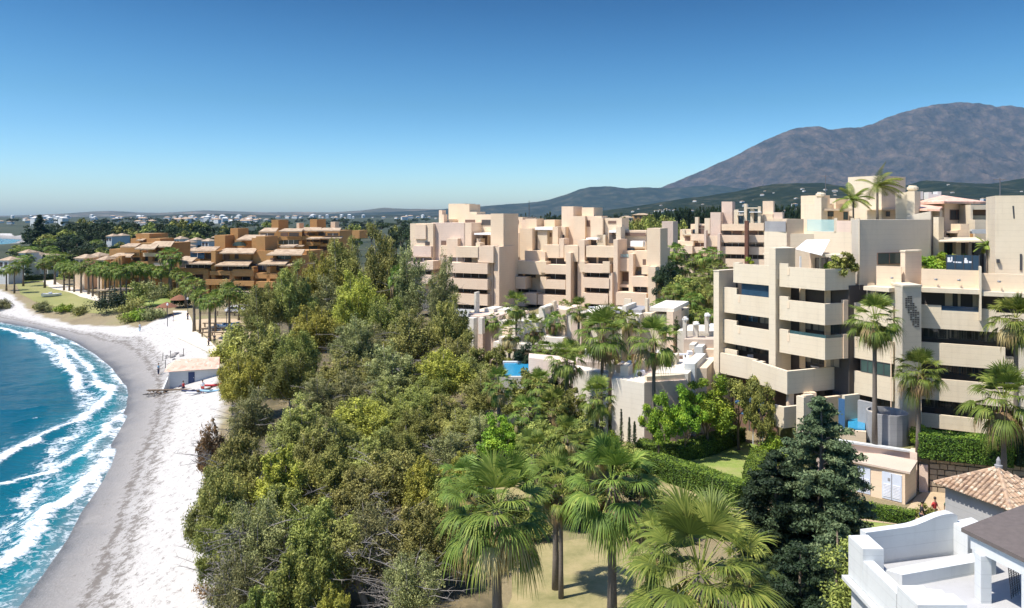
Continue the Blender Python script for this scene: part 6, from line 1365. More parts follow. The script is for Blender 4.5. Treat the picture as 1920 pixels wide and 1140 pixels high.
# ---- the rest of the wood's canopy, filling it between the trees above
R3=random.Random(21)
spots=[(675,560,112,90),(620,520,118,90),(745,610,96,95),(700,600,96,90),(560,610,86,95),(610,640,86,95),(690,660,84,95),(760,670,80,95),(800,700,76,95),(850,620,90,90),(880,650,84,80),(520,690,74,95),(600,690,72,100),(660,690,72,100),(720,700,70,100),(770,720,68,100),(835,730,68,95),(500,760,60,100),(590,790,56,110),(640,780,56,110),(700,800,55,110),(750,790,56,110),(840,800,56,100),(560,860,48,120),(680,870,47,120),(840,880,46,100),(520,900,45,120),(640,960,40,130),(820,960,42,100),(740,980,39,120),(455,840,50,100),(425,930,43,100),(580,980,38,120),(870,840,52,80),(905,770,62,80)]
kk=['o1','o2','y1','gr','g']; kn=['n1','n2','n3','n4','n1']
LBL={'o1':'olive green crown filling the middle of the dense wood','o2':'dark olive crown filling the dense wood','y1':'yellow green crown filling the dense wood','gr':'grey leafed crown filling the dense wood','g':'green crown filling the dense wood','n1':'olive crown in the lower part of the dense wood','n2':'green crown in the lower part of the dense wood','n3':'grey twiggy crown in the lower part of the dense wood','n4':'yellowish crown in the lower part of the dense wood'}
for i,(px,pt,Y,w) in enumerate(spots):
    k=(kk if Y>53 else kn)[R3.randrange(5)]
    if i%6==5: continue
    place(k,px,pt+R3.uniform(-6,10),Y,w*1.15,LBL[k],group=LBL[k]+'s')
# thicket under the foreground palms
TL=['leafy green shrub of the thicket under the foreground palms','dark leafy shrub of the thicket under the foreground palms']
for i,(px,py,rx,rz,mt) in enumerate([(830,935,1.6,1.9,'leaf_green'),(1010,905,1.7,2.0,'leaf_green'),(1065,925,1.5,1.7,'leaf_dark'),(1030,965,1.3,1.5,'leaf_green'),(1090,890,1.6,1.9,'leaf_bright'),(1175,905,1.5,1.7,'leaf_green'),(1195,950,1.2,1.3,'leaf_dark'),(1235,985,1.2,1.2,'leaf_green'),(1080,990,1.0,1.0,'leaf_dark'),(960,985,1.1,1.2,'leaf_dark'),(1270,1010,1.1,1.1,'leaf_green'),(1420,1010,1.3,1.4,'leaf_dark'),(880,1010,1.3,1.3,'leaf_dark'),(850,1060,1.3,1.5,'leaf_green'),(1345,1000,.9,.9,'leaf_green'),(975,870,1.6,1.8,'leaf_dark'),(930,860,1.4,1.6,'leaf_green')]):
    x,y,z=G(px,py,0); b=bush('thicket_shrub',TL[mt=='leaf_dark'] if mt!='leaf_bright' else 'lime green shrub of the thicket under the foreground palms',(x,y,z),rx,rz,mt,300+i,18,220,.15)
    if mt!='leaf_bright': b['group']=TL[mt=='leaf_dark']

for i,(px,py,rx,rz,mt) in enumerate([(1130,985,1.0,1.1,'leaf_green'),(1195,1012,1.0,1.0,'leaf_dark'),(1000,1012,1.1,1.1,'leaf_green'),(925,1045,1.2,1.2,'leaf_dark'),(1290,985,1.0,1.1,'leaf_green'),(905,975,1.5,1.5,'leaf_green'),(1100,955,1.4,1.5,'leaf_green'),(1150,950,1.3,1.4,'leaf_dark'),(1215,930,1.1,1.1,'leaf_green')]):
    x,y,z=G(px,py,0); b=bush('thicket_shrub',TL[mt=='leaf_dark'],(x,y,z),rx,rz,mt,400+i,18,220,.15); b['group']=TL[mt=='leaf_dark']
for i,(px,pc,Y,d) in enumerate([(1245,520,140,40),(1268,470,170,40),(1290,535,128,44),(1318,515,140,46),(1345,545,112,44),(1240,570,118,38),(1282,585,108,40),(1312,590,104,38)]): fpalm(px,pc,0,d,'lush palm between the pale blocks and the main building','palms between the pale blocks',Y)
for i,(px,pc,Y,d) in enumerate([(925,600,104,42),(1040,600,100,40),(1150,590,98,42),(1180,600,96,40),(1255,605,97,40),(1020,655,86,44)]): fpalm(px,pc,0,d,('slim palm left of the left townhouse roof','slim palm before the middle townhouse window','palm before the right townhouse, left one','palm before the right townhouse, beside the hanging screen','palm at the right end of the right townhouse','palm beside the garden pool hedge')[i],'slim palms before the townhouses',Y)
for i in range(110):
    px=R_.choice([R_.uniform(0,400),R_.uniform(400,800),R_.uniform(150,700)]); Y=R_.uniform(550,1900); x_,_=P(px,Y)
    belt(px,HY+(H-gz(x_,Y)-12*float(sm(500,3000,np.array(Y)))-R_.uniform(8,13))*F/Y*1.0,Y,R_.uniform(16,34)*700/Y*1.4,R_.choice('uvx'),'far tree on the coastal plain before the distant town','far trees on the coastal plain')
# ================================================================ BEACH HUT
hx,hy,hz=GT(332,727); HB=Bld('beach_hut','white beach hut with pinkish tiled roof and blue door on the sand','hut',(hx,hy,hz))
Yh=hy; ha=P(317,Yh); dH=norm2((.93,.40)); hb=online(ha,dH,409); nH=(-dH[1],dH[0]); hc=(hb[0]+nH[0]*4.4,hb[1]+nH[1]*4.4); hd=(ha[0]+nH[0]*4.4,ha[1]+nH[1]*4.4)
zw=Z(697,Yh)
HB.part(MB().prism([ha,hb,hc,hd],hz-.6,zw),'wall','whitewash')
o=.3; m=MB(); e=[(ha[0]-.5-o*0,ha[1]-.35),(hb[0]+.3,hb[1]-.35),(hc[0]+.3,hc[1]+.3),(hd[0]-.5,hd[1]+.3)]
mid1=((e[0][0]+e[3][0])/2+1.3,(e[0][1]+e[3][1])/2+.5); mid2=((e[1][0]+e[2][0])/2,(e[1][1]+e[2][1])/2)
m.v=[p+(zw+.03,) for p in e]+[mid1+(zw+1.25,),mid2+(zw+1.25,)]; m.f=[(0,1,5,4),(2,3,4,5),(3,0,4),(1,2,5),(3,2,1,0)]; HB.part(m,'roof','roof_pink')
dm=online(ha,dH,353); dn=online(ha,dH,365); off=(dH[1]*.05,-dH[0]*.05)
dr=HB.part(MB().prism([(dm[0]+off[0],dm[1]+off[1]),(dn[0]+off[0],dn[1]+off[1]),dn,dm],hz+.35,hz+1.95),'door','blue_door'); hx2=(dn[0]-.12,dn[1]-.12); HB.part(MB().prism([(hx2[0],hx2[1]),(hx2[0]+.05,hx2[1]),(hx2[0]+.05,hx2[1]+.06),(hx2[0],hx2[1]+.06)],hz+1.1,hz+1.2),'handle','white_metal',dr)
HB.part(MB().prism([(ha[0]-.25,ha[1]-1.7),(ha[0]+.0,ha[1]-1.75),(ha[0]-.02,ha[1]-.02),(ha[0]-.22,ha[1]+.02)],[hz-.5]*4,[hz+.1,hz+.1,hz+1.6,hz+1.6]),'buttress','whitewash')
# boards, kayaks and chairs in front of the hut
def kayak(x,y,z,rz,L,mat,label,name='kayak',cat='kayak',group='paddle craft lying by the hut'):
    t=thing(name,label,cat,(x,y,z),rz,group); m=MB(); n=9; V=[]
    for i in range(n):
        u=-1+2*i/(n-1); w=.34*(1-abs(u)**2.2)+.01; hgt=.05+.12*u*u
        V+=[(u*L/2,-w,.16+hgt),(u*L/2,-w*.6,.0+hgt*.8),(u*L/2,w*.6,.0+hgt*.8),(u*L/2,w,.16+hgt),(u*L/2,0,.24+hgt)]
    m.v=V
    for i in range(n-1):
        for a,b in ((0,1),(1,2),(2,3),(3,4),(4,0)): m.f.append((i*5+a,i*5+b,(i+1)*5+b,(i+1)*5+a))
    m.f.append((0,4,3,2,1)); e=(n-1)*5; m.f.append((e,e+1,e+2,e+3,e+4)); m.build('hull',mat,t,True)
    MB().lathe([(.24,.2),(.26,.3),(.2,.3),(.18,.22)],10).build('cockpit','blackc',t)
    return t
x,y,z=GT(338,733); pb=MB().tube([(-3.2,-.3,.2),(3.2,.4,.2)],.12,6); o=pb.build('timber_beam','wood'); o.location=(x-1,y-.2,z); tag(o,'weathered timber beam lying in front of the beach hut','beam')
for i,(px,py,c,rz,lb) in enumerate(((362,735,'navy',.2,'dark blue kayak lying in front of the hut'),(372,738,'whitec',.4,'white kayak in front of the hut beside the dark blue one'),(384,733,'wood',1.2,'brown kayak in front of the hut'),(396,735,'lightblue',.1,'light blue kayak at the right end of the hut'),(405,724,'red',.5,'red kayak leaning by the right corner of the hut'))):
    x,y,z=GT(px,py); kayak(x,y,z,rz,2.9,c,lb)
def pile(px,py,n,label,name,cat,mats):
    x,y,z=GT(px,py); r=random.Random(px); t=thing(name,label,cat,(x,y,z))
    for j,mt in enumerate(mats):
        m=MB()
        for i in range(n//len(mats)):
            a=r.uniform(0,6.28); q=(r.gauss(0,.7),r.gauss(0,.4)); L=r.uniform(.3,.8); m.tube([(q[0],q[1],.06+r.random()*.3),(q[0]+math.cos(a)*L,q[1]+math.sin(a)*L,.08+r.random()*.4)],r.uniform(.03,.08),5)
        m.build('driftwood' if j==0 else 'crate_slats',mt,t)
pile(290,742,26,'heap of driftwood and gear left of the hut','debris_heap','heap',('wood','bark_grey')); pile(300,737,16,'smaller pile of planks between the heap and the hut','plank_pile','pile',('wood','blackc'))
for i,(px,py) in enumerate(((318,700),(310,690),(305,676),(320,672),(344,668))):
    x,y,z=GT(px,py); t=thing('marker_post',('grey post on the sand left of the hut','thin post on the sand above the hut','leaning post on the beach','short post behind the hut','post behind the hut roof')[i],'post',(x,y,z)); MB().tube([(0,0,-.3),(.05*(i%3-1),0,1.3)],.06,6).build('pole','bark_grey',t)
# rocks along the foot of the dunes
rk=[]
for i in range(12):
    r=random.Random(i+40); px=r.uniform(310,345); py=r.uniform(663,676); x,y,z=GT(px,py); m=MB(); s=r.uniform(.3,.55)
    m.lathe([(s*.9,-.1),(s,.15*s),(s*.8,.55*s),(s*.35,.8*s)],7); o=m.build('rock','rock'); o.location=(x,y,z); o.rotation_euler=(r.uniform(-.3,.3),r.uniform(-.3,.3),r.random()*6); o.scale=(1,r.uniform(.6,.9),1); tag(o,'pale grey boulder in the cluster behind the hut','rock','boulders behind the hut')
# ================================================================ promenade furniture
def parasol(px,py,lb):
    x,y,z=GT(px,py); t=thing('thatched_parasol',lb,'parasol',(x,y,z),group='brown parasols at the promenade bend'); MB().tube([(0,0,-.1),(0,0,2.6)],.07,6).build('pole','wood',t); MB().lathe([(2.2,1.9),(2.1,2.0),(1.1,2.6),(.1,3.0)],14).build('canopy','thatch',t)
parasol(313,592,'rust brown thatched parasol at the edge of the sand'); parasol(337,577,'rust brown thatched parasol at the far end of the promenade'); 
kx,ky,kz=GT(218,563); kt=thing('pavilion','low open pavilion with flat brown roof among the palms','pavilion',(kx,ky,kz))
for sx in (-2.4,2.4):
    for sy in (-2,2): MB().box((sx,sy,0),(.25,.25,2.6)).build('post','wood',kt)
MB().prism([(-3.4,-3),(3.4,-3),(3.4,3),(-3.4,3)],2.6,2.85).build('roof','roof_beige',kt)
for i,(px,py) in enumerate(((398,630),(399,622),(402,612))):
    x,y,z=GT(px,py); t=thing('wooden_bench_rail',('lowest of the three dark wooden rails by the palms','middle of the three dark wooden rails by the palms','uppermost of the three dark wooden rails by the palms')[i],'rail',(x,y,z),.05); MB().box((0,0,.55),(4.4,.28,.16)).build('beam','wood',t)
    for s in (-1.8,0,1.8): MB().box((s,0,-.1),(.2,.2,.65)).build('post','wood',t)
x,y,z=GT(432,592); t=thing('wooden_fence','long low wooden fence in front of the green bushes','fence',(x,y,z)); MB().box((0,0,.7),(13,.12,.12)).box((0,0,.35),(13,.12,.1)).build('rails','wood',t)
for i in range(8): MB().box((-6.3+i*1.8,0,-.1),(.16,.16,1.1)).build('post','wood',t)
def car(px,py,c,lb,rz,Y=None):
    x,y,z=GT(px,py); t=thing('parked_car',lb,'car',(x,y,z),rz); m=MB(); pr=[(-2.1,.35),(2.1,.35),(2.1,.75),(1.2,.85),(.7,1.4),(-1.2,1.42),(-1.9,.95),(-2.15,.8)]
    n=len(pr); m.v=[(a,-.85,b) for a,b in pr]+[(a,.85,b) for a,b in pr]; m.f=[tuple(range(n)),tuple(range(n,2*n))[::-1]]+[(i,n+i,n+(i+1)%n,(i+1)%n) for i in range(n)]; m.build('body',c,t)
    g=MB(); g.v=[(-1.5,-.87,.92),(.95,-.87,.92),(.6,-.87,1.32),(-1.15,-.87,1.33)]; g.f=[(0,1,2,3)]; g.build('side_window','glass',t)
    for sx in (-1.3,1.3):
        for sy in (-.8,.8): w=MB().tube([(sx,sy-.1,.32),(sx,sy+.1,.32)],.32,12); wl=w.build('wheel','blackc',t)
car(442,586,'whitec','white car parked behind the wooden fence',.1); 
def boat(px,py,lb,c,rz):
    x,y,z=GT(px,py); t=thing('small_boat',lb,'boat',(x,y,z),rz); m=MB(); n=7; V=[]; L=4.6
    for i in range(n):
        u=-1+2*i/(n-1); w=.85*(1-max(0,u)**2.5)*(1 if u>-1 else .8)+.03; V+=[(u*L/2,-w,.75+.15*u*u),(u*L/2,-w*.5,.1+.2*max(0,u)),(u*L/2,w*.5,.1+.2*max(0,u)),(u*L/2,w,.75+.15*u*u)]
    m.v=V
    for i in range(n-1):
        for a,b in ((0,1),(1,2),(2,3)): m.f.append((i*4+a,i*4+b,(i+1)*4+b,(i+1)*4+a))
    m.f.append((0,3,2,1)); m.build('hull',c,t); MB().prism([(-2.1,-.6),(1.6,-.5),(1.6,.5),(-2.1,.6)],.55,.62).build('deck','navy',t); MB().box((-.3,0,.6),(.7,.8,.55)).build('console','whitec',t)
boat(97,556,'small white boat with dark deck resting on the seaside lawn','whitec',.3)
for i,(px,py) in enumerate(((420,612),(428,614),(433,609))):
    x,y,z=GT(px,py); kayak(x,y,z+.1,.3*i,3.2,('lightblue','whitec','blue_paint')[i],('pale blue board on the sandy square','white board on the sandy square','blue board on the sandy square')[i],'paddle_board','board','boards on the sandy square')
# street lamps along the promenade
for i,(px,py) in enumerate(((314,612),(425,628),(352,600))):
    x,y,z=GT(px,py); t=thing('street_lamp',('lamp post at the edge of the sand by the parasols','lamp post in front of the sandy square','lamp post at the promenade bend')[i],'lamp',(x,y,z)); MB().tube([(0,0,0),(0,0,4.2)],[.07,.05],6).build('pole','dark_metal',t); MB().lathe([(.05,4.2),(.22,4.3),(.16,4.6),(.03,4.7)],8).build('lantern','whitec',t)
# ================================================================ PEOPLE
def person(x,y,z,rz,lb,shirt,pants,pose='walk',h=1.72,hair='hair',group=None,shorts=False,seed=1):
    t=thing('person',lb,'person',(x,y,z),rz,group,h/1.72); r=random.Random(seed)
    st={'walk':.17,'stand':.03,'sit':.0,'bend':.04}[pose]
    def skin(name,chains,mat):
        vs=[];es=[];rs=[]
        root=None
        for ch in chains:
            prev=None
            for (p,rad) in ch:
                k=next((i for i,v in enumerate(vs) if (Vector(v)-Vector(p)).length<1e-4),None)
                if k is None: vs.append(p); rs.append(rad); k=len(vs)-1
                if prev is not None: es.append((prev,k))
                prev=k
        me=bpy.data.meshes.new(name); me.from_pydata(vs,es,[]); me.materials.append(MATS[mat]); o=bpy.data.objects.new(name,me); link(o,t)
        md=o.modifiers.new('skin','SKIN'); md.use_smooth_shade=True
        for i,rr in enumerate(rs): me.skin_vertices[0].data[i].radius=(rr if isinstance(rr,tuple) else (rr,rr)); me.skin_vertices[0].data[i].use_root=(i==0)
        s=o.modifiers.new('sub','SUBSURF'); s.levels=1; s.render_levels=1; return o
    hipz=.92; kn=.5; lean=.0
    if pose=='sit': hipz=.14
    pel=(0,0,hipz); f=.35 if pose=='bend' else .02
    chest=(0,-f*.55,hipz+.36); neck=(0,-f,hipz+.54); hd1=(0,-f-.02,hipz+.64); hd2=(0,-f-.04,hipz+.78)
    def leg(s,k):
        if pose=='sit': return [(pel,.12),((s*.1,-.02,.13),.09),((s*.14,-.42,.42),.06),((s*.14,-.72,.06),.045),((s*.14,-.86,.04),.035)]
        return [(pel,.12),((s*.095,0,hipz-.08),.088),((s*.1,-k*.7-.02,kn),.058),((s*.1,k*.9,.09),.038),((s*.1,k*.9-.16,.035),.032)]
    def arm(s,k): return [(neck if 0 else chest,.13),((s*.17,chest[1],hipz+.47),.05),((s*.22,chest[1]+k*.6,hipz+.2),.036),((s*.22,chest[1]-.12+k,hipz-.0),.026),((s*.21,chest[1]-.16+k,hipz-.09),.03),((s*.2,chest[1]-.19+k,hipz-.16),.014)]
    skin('body',[leg(1,st),leg(-1,-st),[(pel,.12),(chest,.13),(neck,.055),(hd1,.075),(hd2,.085)],arm(1,-st),arm(-1,st)],'skin')
    skin('shirt',[[(pel,.135),(chest,.15),((0,-f*.9,hipz+.5),.09)],[(chest,.15),((.17,chest[1],hipz+.47),.07),((.215,chest[1]-st*.5,hipz+.26),.052)],[(chest,.15),((-.17,chest[1],hipz+.47),.07),((-.215,chest[1]+st*.5,hipz+.26),.052)]],shirt)
    e=3 if shorts else 4
    def pl_(s,k):
        L=leg(s,k)
        if shorts and pose!='sit': L=L[:2]+[((s*.1,-k*.45-.02,kn+.14),.085)]
        else: L=L[:4]
        return [(p,(rr+.022)) for p,rr in L]
    skin('trousers',[pl_(1,st),pl_(-1,-st)],pants)
    MB().lathe([(.085,-.05),(.1,.03),(.08,.1),(.03,.125)],8,(0,-f-.02,hipz+.79)).build('hair',hair,t,True)
    return t
x,y,z=G(1778,985,0); person(x,y,z+.04,2.6,'person in a green jacket and white trousers beside the grey house wall','greenc','whitec','walk',1.78)
x,y,z=G(1752,980,0); person(x,y,z+.04,.5,'person in a red top and dark trousers on the sandy path','red','navy','walk',1.65,seed=3)
x,y,z=G(1757,986,0); person(x,y,z+.04,3.4,'small child in white beside the person in red','whitec','navy','stand',1.05,seed=4)
x,y,z=G(1728,990,0); person(x,y,z+.04,1.2,'person in dark clothes standing at the end of the short hedge','blackc','navy','stand',1.7,seed=5)
BPG='tiny figures on the beach and promenade'
for i,(px,py,sh,pa,po_,lb) in enumerate([(352,600,'blackc','navy','walk','person in dark clothes walking along the promenade bend'),(262,622,'whitec','lightblue','walk','person in white standing alone on the pale sand'),(391,650,'navy','blackc','walk','person in navy on the promenade beside the wood'),(402,645,'blackc','blackc','stand','person in black at the wood edge by the promenade'),(344,728,'red','navy','sit','person in red sitting against the beam before the hut'),(325,602,'blackc','whitec','stand','person at the end of the parasols'),(380,738,'whitec','red','stand','person in white among the kayaks'),(297,703,'lightblue','navy','stand','person in light blue left of the hut')]):
    x,y,z=GT(px,py); person(x,y,z+.02,i*1.1,lb,sh,pa,po_,1.7,seed=10+i)
# ================================================================ TRANSFORMER HUT, WALLS
K=Bld('transformer_hut','beige flat roofed hut with pale blue metal doors on the sandy path','hut',(P(1650,54)[0],54,0))
ka=P(1580,57.4); kd=norm2((P(1697,54.3)[0]-ka[0],54.3-57.4)); kb=online(ka,kd,1697); kn_=(-kd[1],kd[0]); kc=(kb[0]+kn_[0]*2.6,kb[1]+kn_[1]*2.6); ke=(ka[0]+kn_[0]*2.6,ka[1]+kn_[1]*2.6)
zt=Z(882,54.5); K.part(MB().prism([ka,kb,kc,ke],-.2,zt-.12),'wall','cream_warm')
ov=.22; K.part(MB().prism([(ka[0]-ov,ka[1]-ov),(kb[0]+ov,kb[1]-ov-.05),(kc[0]+ov,kc[1]+ov),(ke[0]-ov,ke[1]+ov)],[zt-.12]*4,[zt+.02,zt+.02,zt+.1,zt+.1]),'roof','terrace_tile')
def door(pl_,pr_,lb):
    a=online(ka,kd,pl_); b=online(ka,kd,pr_); of=(kd[1]*.05,-kd[0]*.05)
    d_=K.part(MB().prism([(a[0]+of[0],a[1]+of[1]),(b[0]+of[0],b[1]+of[1]),b,a],.12,zt-.35),'door','doorwhite'); m_=MB(); c=((a[0]+b[0])/2+of[0]*1.3,(a[1]+b[1])/2+of[1]*1.3)
    m_.prism([(c[0]-.015,c[1]-.01),(c[0]+.015,c[1]-.02),(c[0]+.015,c[1]+.04),(c[0]-.015,c[1]+.04)],.15,zt-.4); K.part(m_,'door_seam','grey_render',d_)
    lv=MB()
    for s0,s1 in ((.08,.44),(.56,.92)):
        for i in range(9):
            z0=.3+i*.11; p0=(a[0]+(b[0]-a[0])*s0,a[1]+(b[1]-a[1])*s0); p1=(a[0]+(b[0]-a[0])*s1,a[1]+(b[1]-a[1])*s1)
            lv.prism([(p0[0]+of[0]*1.6,p0[1]+of[1]*1.6),(p1[0]+of[0]*1.6,p1[1]+of[1]*1.6),(p1[0]+of[0]*.9,p1[1]+of[1]*.9),(p0[0]+of[0]*.9,p0[1]+of[1]*.9)],z0,z0+.055)
    K.part(lv,'louvre','white_metal',d_)
    sg=MB(); p0=(a[0]+(b[0]-a[0])*.3,a[1]+(b[1]-a[1])*.3); p1=(a[0]+(b[0]-a[0])*.42,a[1]+(b[1]-a[1])*.42); sg.prism([(p0[0]+of[0]*1.5,p0[1]+of[1]*1.5),(p1[0]+of[0]*1.5,p1[1]+of[1]*1.5),(p1[0]+of[0],p1[1]+of[1]),(p0[0]+of[0],p0[1]+of[1])],1.5,1.7); K.part(sg,'warning_plate','grey_render',d_)
door(1607,1632,''); door(1654,1691,''); door(1583,1592,'')
Wl=Bld('retaining_wall','pinkish retaining wall with white coping above the transformer hut','wall',(P(1620,58)[0],58,0))
wa=P(1470,66.8); wb=P(1532,58.8); wc=P(1719,58.2); 
wbz=Z(822,58.8)
Wl.part(MB().prism([wb,(wc[0],wc[1]-.6),(wc[0],wc[1]-.3),(wb[0],wb[1]+.3)],-.3,[Z(822,58.8),Z(850,57.7),Z(850,57.7),Z(822,58.8)]),'wall','pink_wall')
Wl.part(MB().prism([(wb[0]-.1,wb[1]-.15),(wc[0],wc[1]-.75),(wc[0],wc[1]-.22),(wb[0]-.1,wb[1]+.4)],[wbz+.003,Z(850,57.7)+.003,Z(850,57.7)+.003,wbz+.003],[wbz+.14,Z(850,57.7)+.14,Z(850,57.7)+.14,wbz+.14]),'coping','whitewash')
Wl.part(MB().prism([wa,wb,(wb[0]+.3,wb[1]+.3),(wa[0]+.3,wa[1]+.3)],-.3,2.75),'side_wall','pink_wall')
Wl.part(MB().prism([P(1706,57.2),P(1719.5,56.8),P(1722,57.9),P(1708,58.1)],-.2,Z(848,57)),'pier','pink_wall'); Wl.part(MB().prism([P(1723,56.9),P(1740,56.6),P(1740,56.85),P(1723,57.1)],-.2,Z(872,56.7)),'gate','pink_wall')
Sw=Bld('stone_wall','rough tan stone retaining wall under the right hand hedge','wall',(P(1800,56)[0],56,0))
Sw.part(MB().prism([P(1722,57.3),P(2040,53.9),P(2040,54.5),P(1722,57.9)],-.2,2.72),'wall','stone_wall')
rr_=random.Random(3); cs=MB()
for row in range(6):
    u=0
    while u<12.5:
        w=rr_.uniform(.4,1.0); a=P(1742,57.0); b=P(2040,53.9); L=math.hypot(b[0]-a[0],b[1]-a[1]); d=((b[0]-a[0])/L,(b[1]-a[1])/L); p=rr_.uniform(.03,.12)
        q=lambda t,e:(a[0]+d[0]*t+d[1]*e,a[1]+d[1]*t-d[0]*e); cs.prism([q(u+.03,p+.1),q(u+w-.03,p+.1),q(u+w-.03,-.1),q(u+.03,-.1)],.05+row*.44,.43+row*.44+rr_.uniform(-.04,0)); u+=w
Sw.part(cs,'stone_course','stone_wall')
# ================================================================ TILE ROOF HOUSE (right)
TR=Bld('tiled_house','grey white house with a hipped roof of mottled clay tiles at the right edge','house',(P(1880,41)[0],41,0))
ap=P(1889,42.0)+(Z(877,42),); e0=P(1751,46.5)+(Z(905,46.5),); ze=e0[2]; e1=P(1895,42.0); e1=e1+(ze-.0,); 
sh=Vector((e1[0]-e0[0],e1[1]-e0[1],0)); pr_=Vector((-sh.y,sh.x,0)).normalized()*sh.length; 
if pr_.x<0: pr_=-pr_
e2=(e1[0]+pr_.x,e1[1]+pr_.y,ze); e3=(e0[0]+pr_.x,e0[1]+pr_.y,ze); cen=((e0[0]+e2[0])/2,(e0[1]+e2[1])/2); ap=(cen[0],cen[1],ze+1.9)
ap=( (e0[0]+e1[0])/2+pr_.x*.5, (e0[1]+e1[1])/2+pr_.y*.5, ze+1.35)
def shrink(p,k=.82): return (ap[0]+(p[0]-ap[0])*k,ap[1]+(p[1]-ap[1])*k)
TR.part(MB().prism([shrink(e0),shrink(e1),shrink(e2),shrink(e3)],-.3,ze-.02),'wall','grey_floor')
bd=MB(); bd.v=[e0,e1,e2,e3,ap]; bd.f=[(0,1,4),(1,2,4),(2,3,4),(3,0,4),(3,2,1,0)]; base=TR.part(bd,'roof','roof_tile')
tl=MB()
def tiles(a,b,apx):
    a=Vector(a); b=Vector(b); c=Vector(apx); L=(b-a).length; n=int(L/.27); mid=(a+b)/2; upv=(c-(a+(b-a)*((c-a).dot(b-a)/(L*L))))
    for i in range(n):
        t=(i+.5)/n; s=a.lerp(b,t); proj=((c-a).dot((b-a)/L))/L
        k=(t/proj if t<proj else (1-t)/(1-proj)); 
        e=s+upv*min(1,k); nrm=(b-a).cross(upv).normalized(); 
        if nrm.z<0: nrm=-nrm
        ln=(e-s).length
        if ln<.3: continue
        m_=int(ln/.42)+1; dirn=(e-s).normalized(); sd_=(b-a).normalized()
        for j in range(m_):
            p0=s+dirn*(ln*j/m_)-dirn*.05; p1=s+dirn*(ln*(j+1)/m_); r0=.105; r1=.085
            i0=len(tl.v)
            for pp,rr2,lift in ((p0,r0,.05),(p1,r1,.015)):
                for q in range(5):
                    an=PI*q/4; v=pp+sd_*math.cos(an)*rr2+nrm*(math.sin(an)*rr2+lift); tl.v.append(tuple(v))
            for q in range(4): tl.f.append((i0+q,i0+q+1,i0+5+q+1,i0+5+q))
tiles(e0,e1,ap); tiles(e1,e2,ap)
TR.part(tl,'clay_tile','roof_tile',base)
rd=MB()
for q in (e0,e1): rd.tube([q,(ap[0],ap[1],ap[2]+.05)],.13,8)
TR.part(rd,'ridge_tile','roof_tile',base)
fn=MB().lathe([(.2,0),(.22,.25),(.12,.3),(.12,.55),(.03,.75)],10,(ap[0],ap[1],ap[2]-.05)); TR.part(fn,'finial','grey_render')
# ================================================================ WHITE TERRACE HOUSE (bottom right)
WH=Bld('terrace_house','white house with a walled roof terrace and bench at the bottom right','house',(14,27,0))
A=(12.67,28.1); zT=8.98; zF=7.75
WH.part(MB().prism([(12.75,22.5),(12.75,28.05),(18.5,29.3),(24,30),(24,20),(14.2,20)],-.3,zF-.25),'wall','whitewash')
WH.part(MB().prism([(12.72,21.0),(12.72,28.06),(18.6,29.5),(25,30),(25,18),(13.5,18)],zF-.24,zF),'terrace_floor','grey_floor')
# pale cornice outside
WH.part(MB().prism([(12.45,22),(12.45,28.2),(12.715,28.2),(12.715,22)],zF-.45,zF-.30),'cornice','whitewash')
def wallp(pts,z0,zts,th=.34,nm='parapet'): 
    inn=mitre(pts,-th); return WH.part(MB().prism(pts+inn[::-1],z0,list(zts)+list(zts)[::-1]),nm,'whitewash')
# left wall: raised corner pier then low wall towards camera
wallp([(12.67,28.1),(12.67,26.9)],zF-.24,(zT,zT),-.0-.62 if 0 else .75,'corner_pier') if 0 else WH.part(MB().prism([(12.66,26.95),(13.42,26.95),(13.42,28.16),(12.66,28.1)],zF-.26,zT),'corner_pier','whitewash')
WH.part(MB().prism([(12.665,24.6),(13.05,24.6),(13.05,26.945),(12.665,26.945)],zF-.26,zT-.42),'parapet','whitewash')
WH.part(MB().prism([(12.66,23.3),(14.2,23.3),(14.2,24.0),(13.5,24.0),(13.5,24.55),(12.66,24.55)],zF-.9,zT-.12),'parapet_block','whitewash')
WH.part(MB().prism([(13.52,24.0+.02),(14.15,24.02),(14.35,24.9),(13.9,25.0)],zF-.2,zT-.45),'parapet','whitewash')
# far wall with swept hump
m=MB(); n=26; xs_=[13.43+ (17.55-13.43)*i/n for i in range(n+1)]
def topz(u): 
    return zT-.0+ .04*u + (.30)*float(sm(.45,.88,np.array(u))) - (.12*max(0,(u-.92)/.08)**2 if u>.92 else 0)
pts=[(x,28.16+(x-12.67)*.26) for x in xs_]
for i,(x,y) in enumerate(pts): 
    u=i/n; z=topz(u); m.v+=[(x,y-.02,zF-.22),(x,y-.02,z),(x-.07,y+.30,z),(x-.07,y+.30,zF-1.2)]
for i in range(n):
    a=i*4; b=a+4
    for p,q in ((0,1),(1,2),(2,3),(3,0)): m.f.append((a+p,b+p,b+q,a+q))
m.f.append((0,1,2,3)); m.f.append((n*4+3,n*4+2,n*4+1,n*4)); WH.part(m,'swept_parapet','whitewash')
WH.part(MB().prism([(17.45,28.6),(18.5,28.9),(18.4,29.9),(17.35,29.5)],zF-.2,zT-.05),'pier','whitewash')
# bench, step
WH.part(MB().prism([(13.5,27.0),(13.9,26.6),(17.6,27.75),(17.5,28.35)],zF-.01,zF+.46),'bench','whitewash')
WH.part(MB().prism([(17.0,27.3),(17.9,27.6),(17.9,28.5),(17.5,28.4)],zF-.012,zF+.85),'bench_end','whitewash')
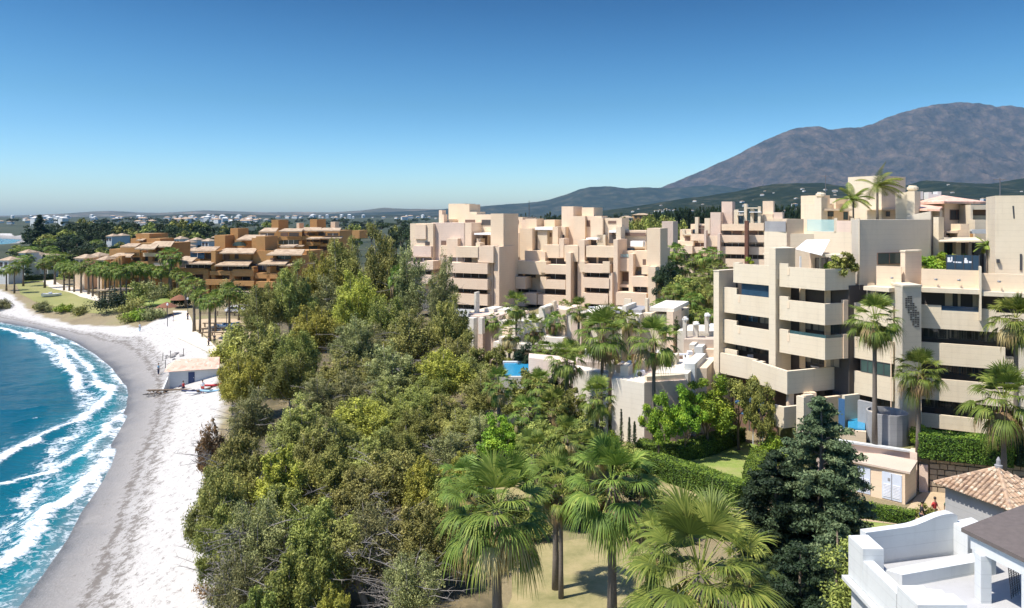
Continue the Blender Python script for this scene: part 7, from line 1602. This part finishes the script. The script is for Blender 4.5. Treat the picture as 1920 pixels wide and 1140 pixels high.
# shingled porch roof with pillars
rp=[(15.85,26.35),(16.55,23.6),(22.5,25.1),(21.6,28.9)]
zr=10.0
m=MB(); m.v=[rp[0]+(zr,),rp[1]+(zr,),rp[2]+(zr+.75,),rp[3]+(zr+.5,)]; m.v+=[(x,y,z-.14) for x,y,z in m.v]; m.f=[(0,3,2,1),(4,5,6,7),(0,1,5,4),(1,2,6,5),(2,3,7,6),(3,0,4,7)]
WH.part(m,'porch_roof','brown_roof')
WH.part(MB().prism([(16.03,26.1),(16.6,23.95),(16.9,24.0),(16.33,26.2)],zr-.62,zr-.16),'beam','whitewash'); WH.part(MB().prism([(16.35,26.18),(21.5,28.4),(21.4,28.7),(16.25,26.5)],zr-.62,zr-.10),'beam','whitewash')
for (x,y) in ((16.05,25.6),(16.55,23.95),(18.6,26.85)): WH.part(MB().box((x+.16,y+.1,zF-.0),(.36,.36,zr-.63-zF)),'pillar','whitewash')
WH.part(MB().prism([(19.2,28.0),(23,29.0),(23,29.3),(19.2,28.3)],zF,zr-.1),'wall','whitewash')
WH.part(MB().prism([(17.3,24.6),(22,24.4),(22,23.0),(17.3,22.6)],zF+.003,zF+.02),'floor_mat','blackc')
gr=thing('ornamental_grille','ornamental iron grille leaning in the white porch','grille',(17.55,26.0,zF+.02),.6); g=MB()
for i in range(5):
    g.tube([(-.35+i*.175,0,0),(-.35+i*.175,.12,1.25)],.014,5)
for i in range(6): z=.1+i*.22; g.tube([(-.36,z*.1,z),(.36,z*.1,z)],.012,5)
for i in range(4):
    for j in range(5):
        cx=-.26+i*.175; cz=.21+j*.22; c=[(cx+.06*math.cos(k*PI/4),cz*.1,cz+.07*math.sin(k*PI/4)) for k in range(9)]; g.tube(c,.009,4)
g.build('ironwork','dark_metal',gr)

# roof aerials, dishes and air conditioning units
def aerial(px,py,Y,h,lb):
    x,_=P(px,Y); z=Z(py,Y); t=thing('roof_aerial',lb,'aerial',(x,Y,z)); m=MB().tube([(0,0,-.05),(0,0,h)],.035,5)
    m.build('mast','antenna',t); b=MB().tube([(-.55,0,h*.93),(.55,.1,h*.93)],.02,4)
    for k in range(5): b.tube([(-.45+k*.22,-.2,h*.93),(-.45+k*.22,.25,h*.93)],.013,4)
    b.build('crossbars','antenna',t)
for a in [(1548,366,80,2.2,'television aerial on the small cream block left of the roof palms'),(1875,367,64,1.5,'television aerial on the tower at the right edge')]: aerial(*a)
def acunit(px,py,Y,lb):
    x,_=P(px,Y); z=Z(py,Y); t=thing('air_conditioner',lb,'air conditioner',(x,Y,z),.2); MB().box((0,0,0),(.9,.4,.65)).build('casing','whitec',t); MB().tube([(-.12,-.2,.33),(-.12,-.225,.33)],.25,12).build('fan_grille','dark_metal',t)
for a in [(1200,707,71.5,'air conditioning unit on the roof of the tall white walled townhouse'),(955,588,106,'air conditioning unit on the left townhouse roof'),(1110,584,104,'air conditioning unit on the middle townhouse roof')]: acunit(*a)
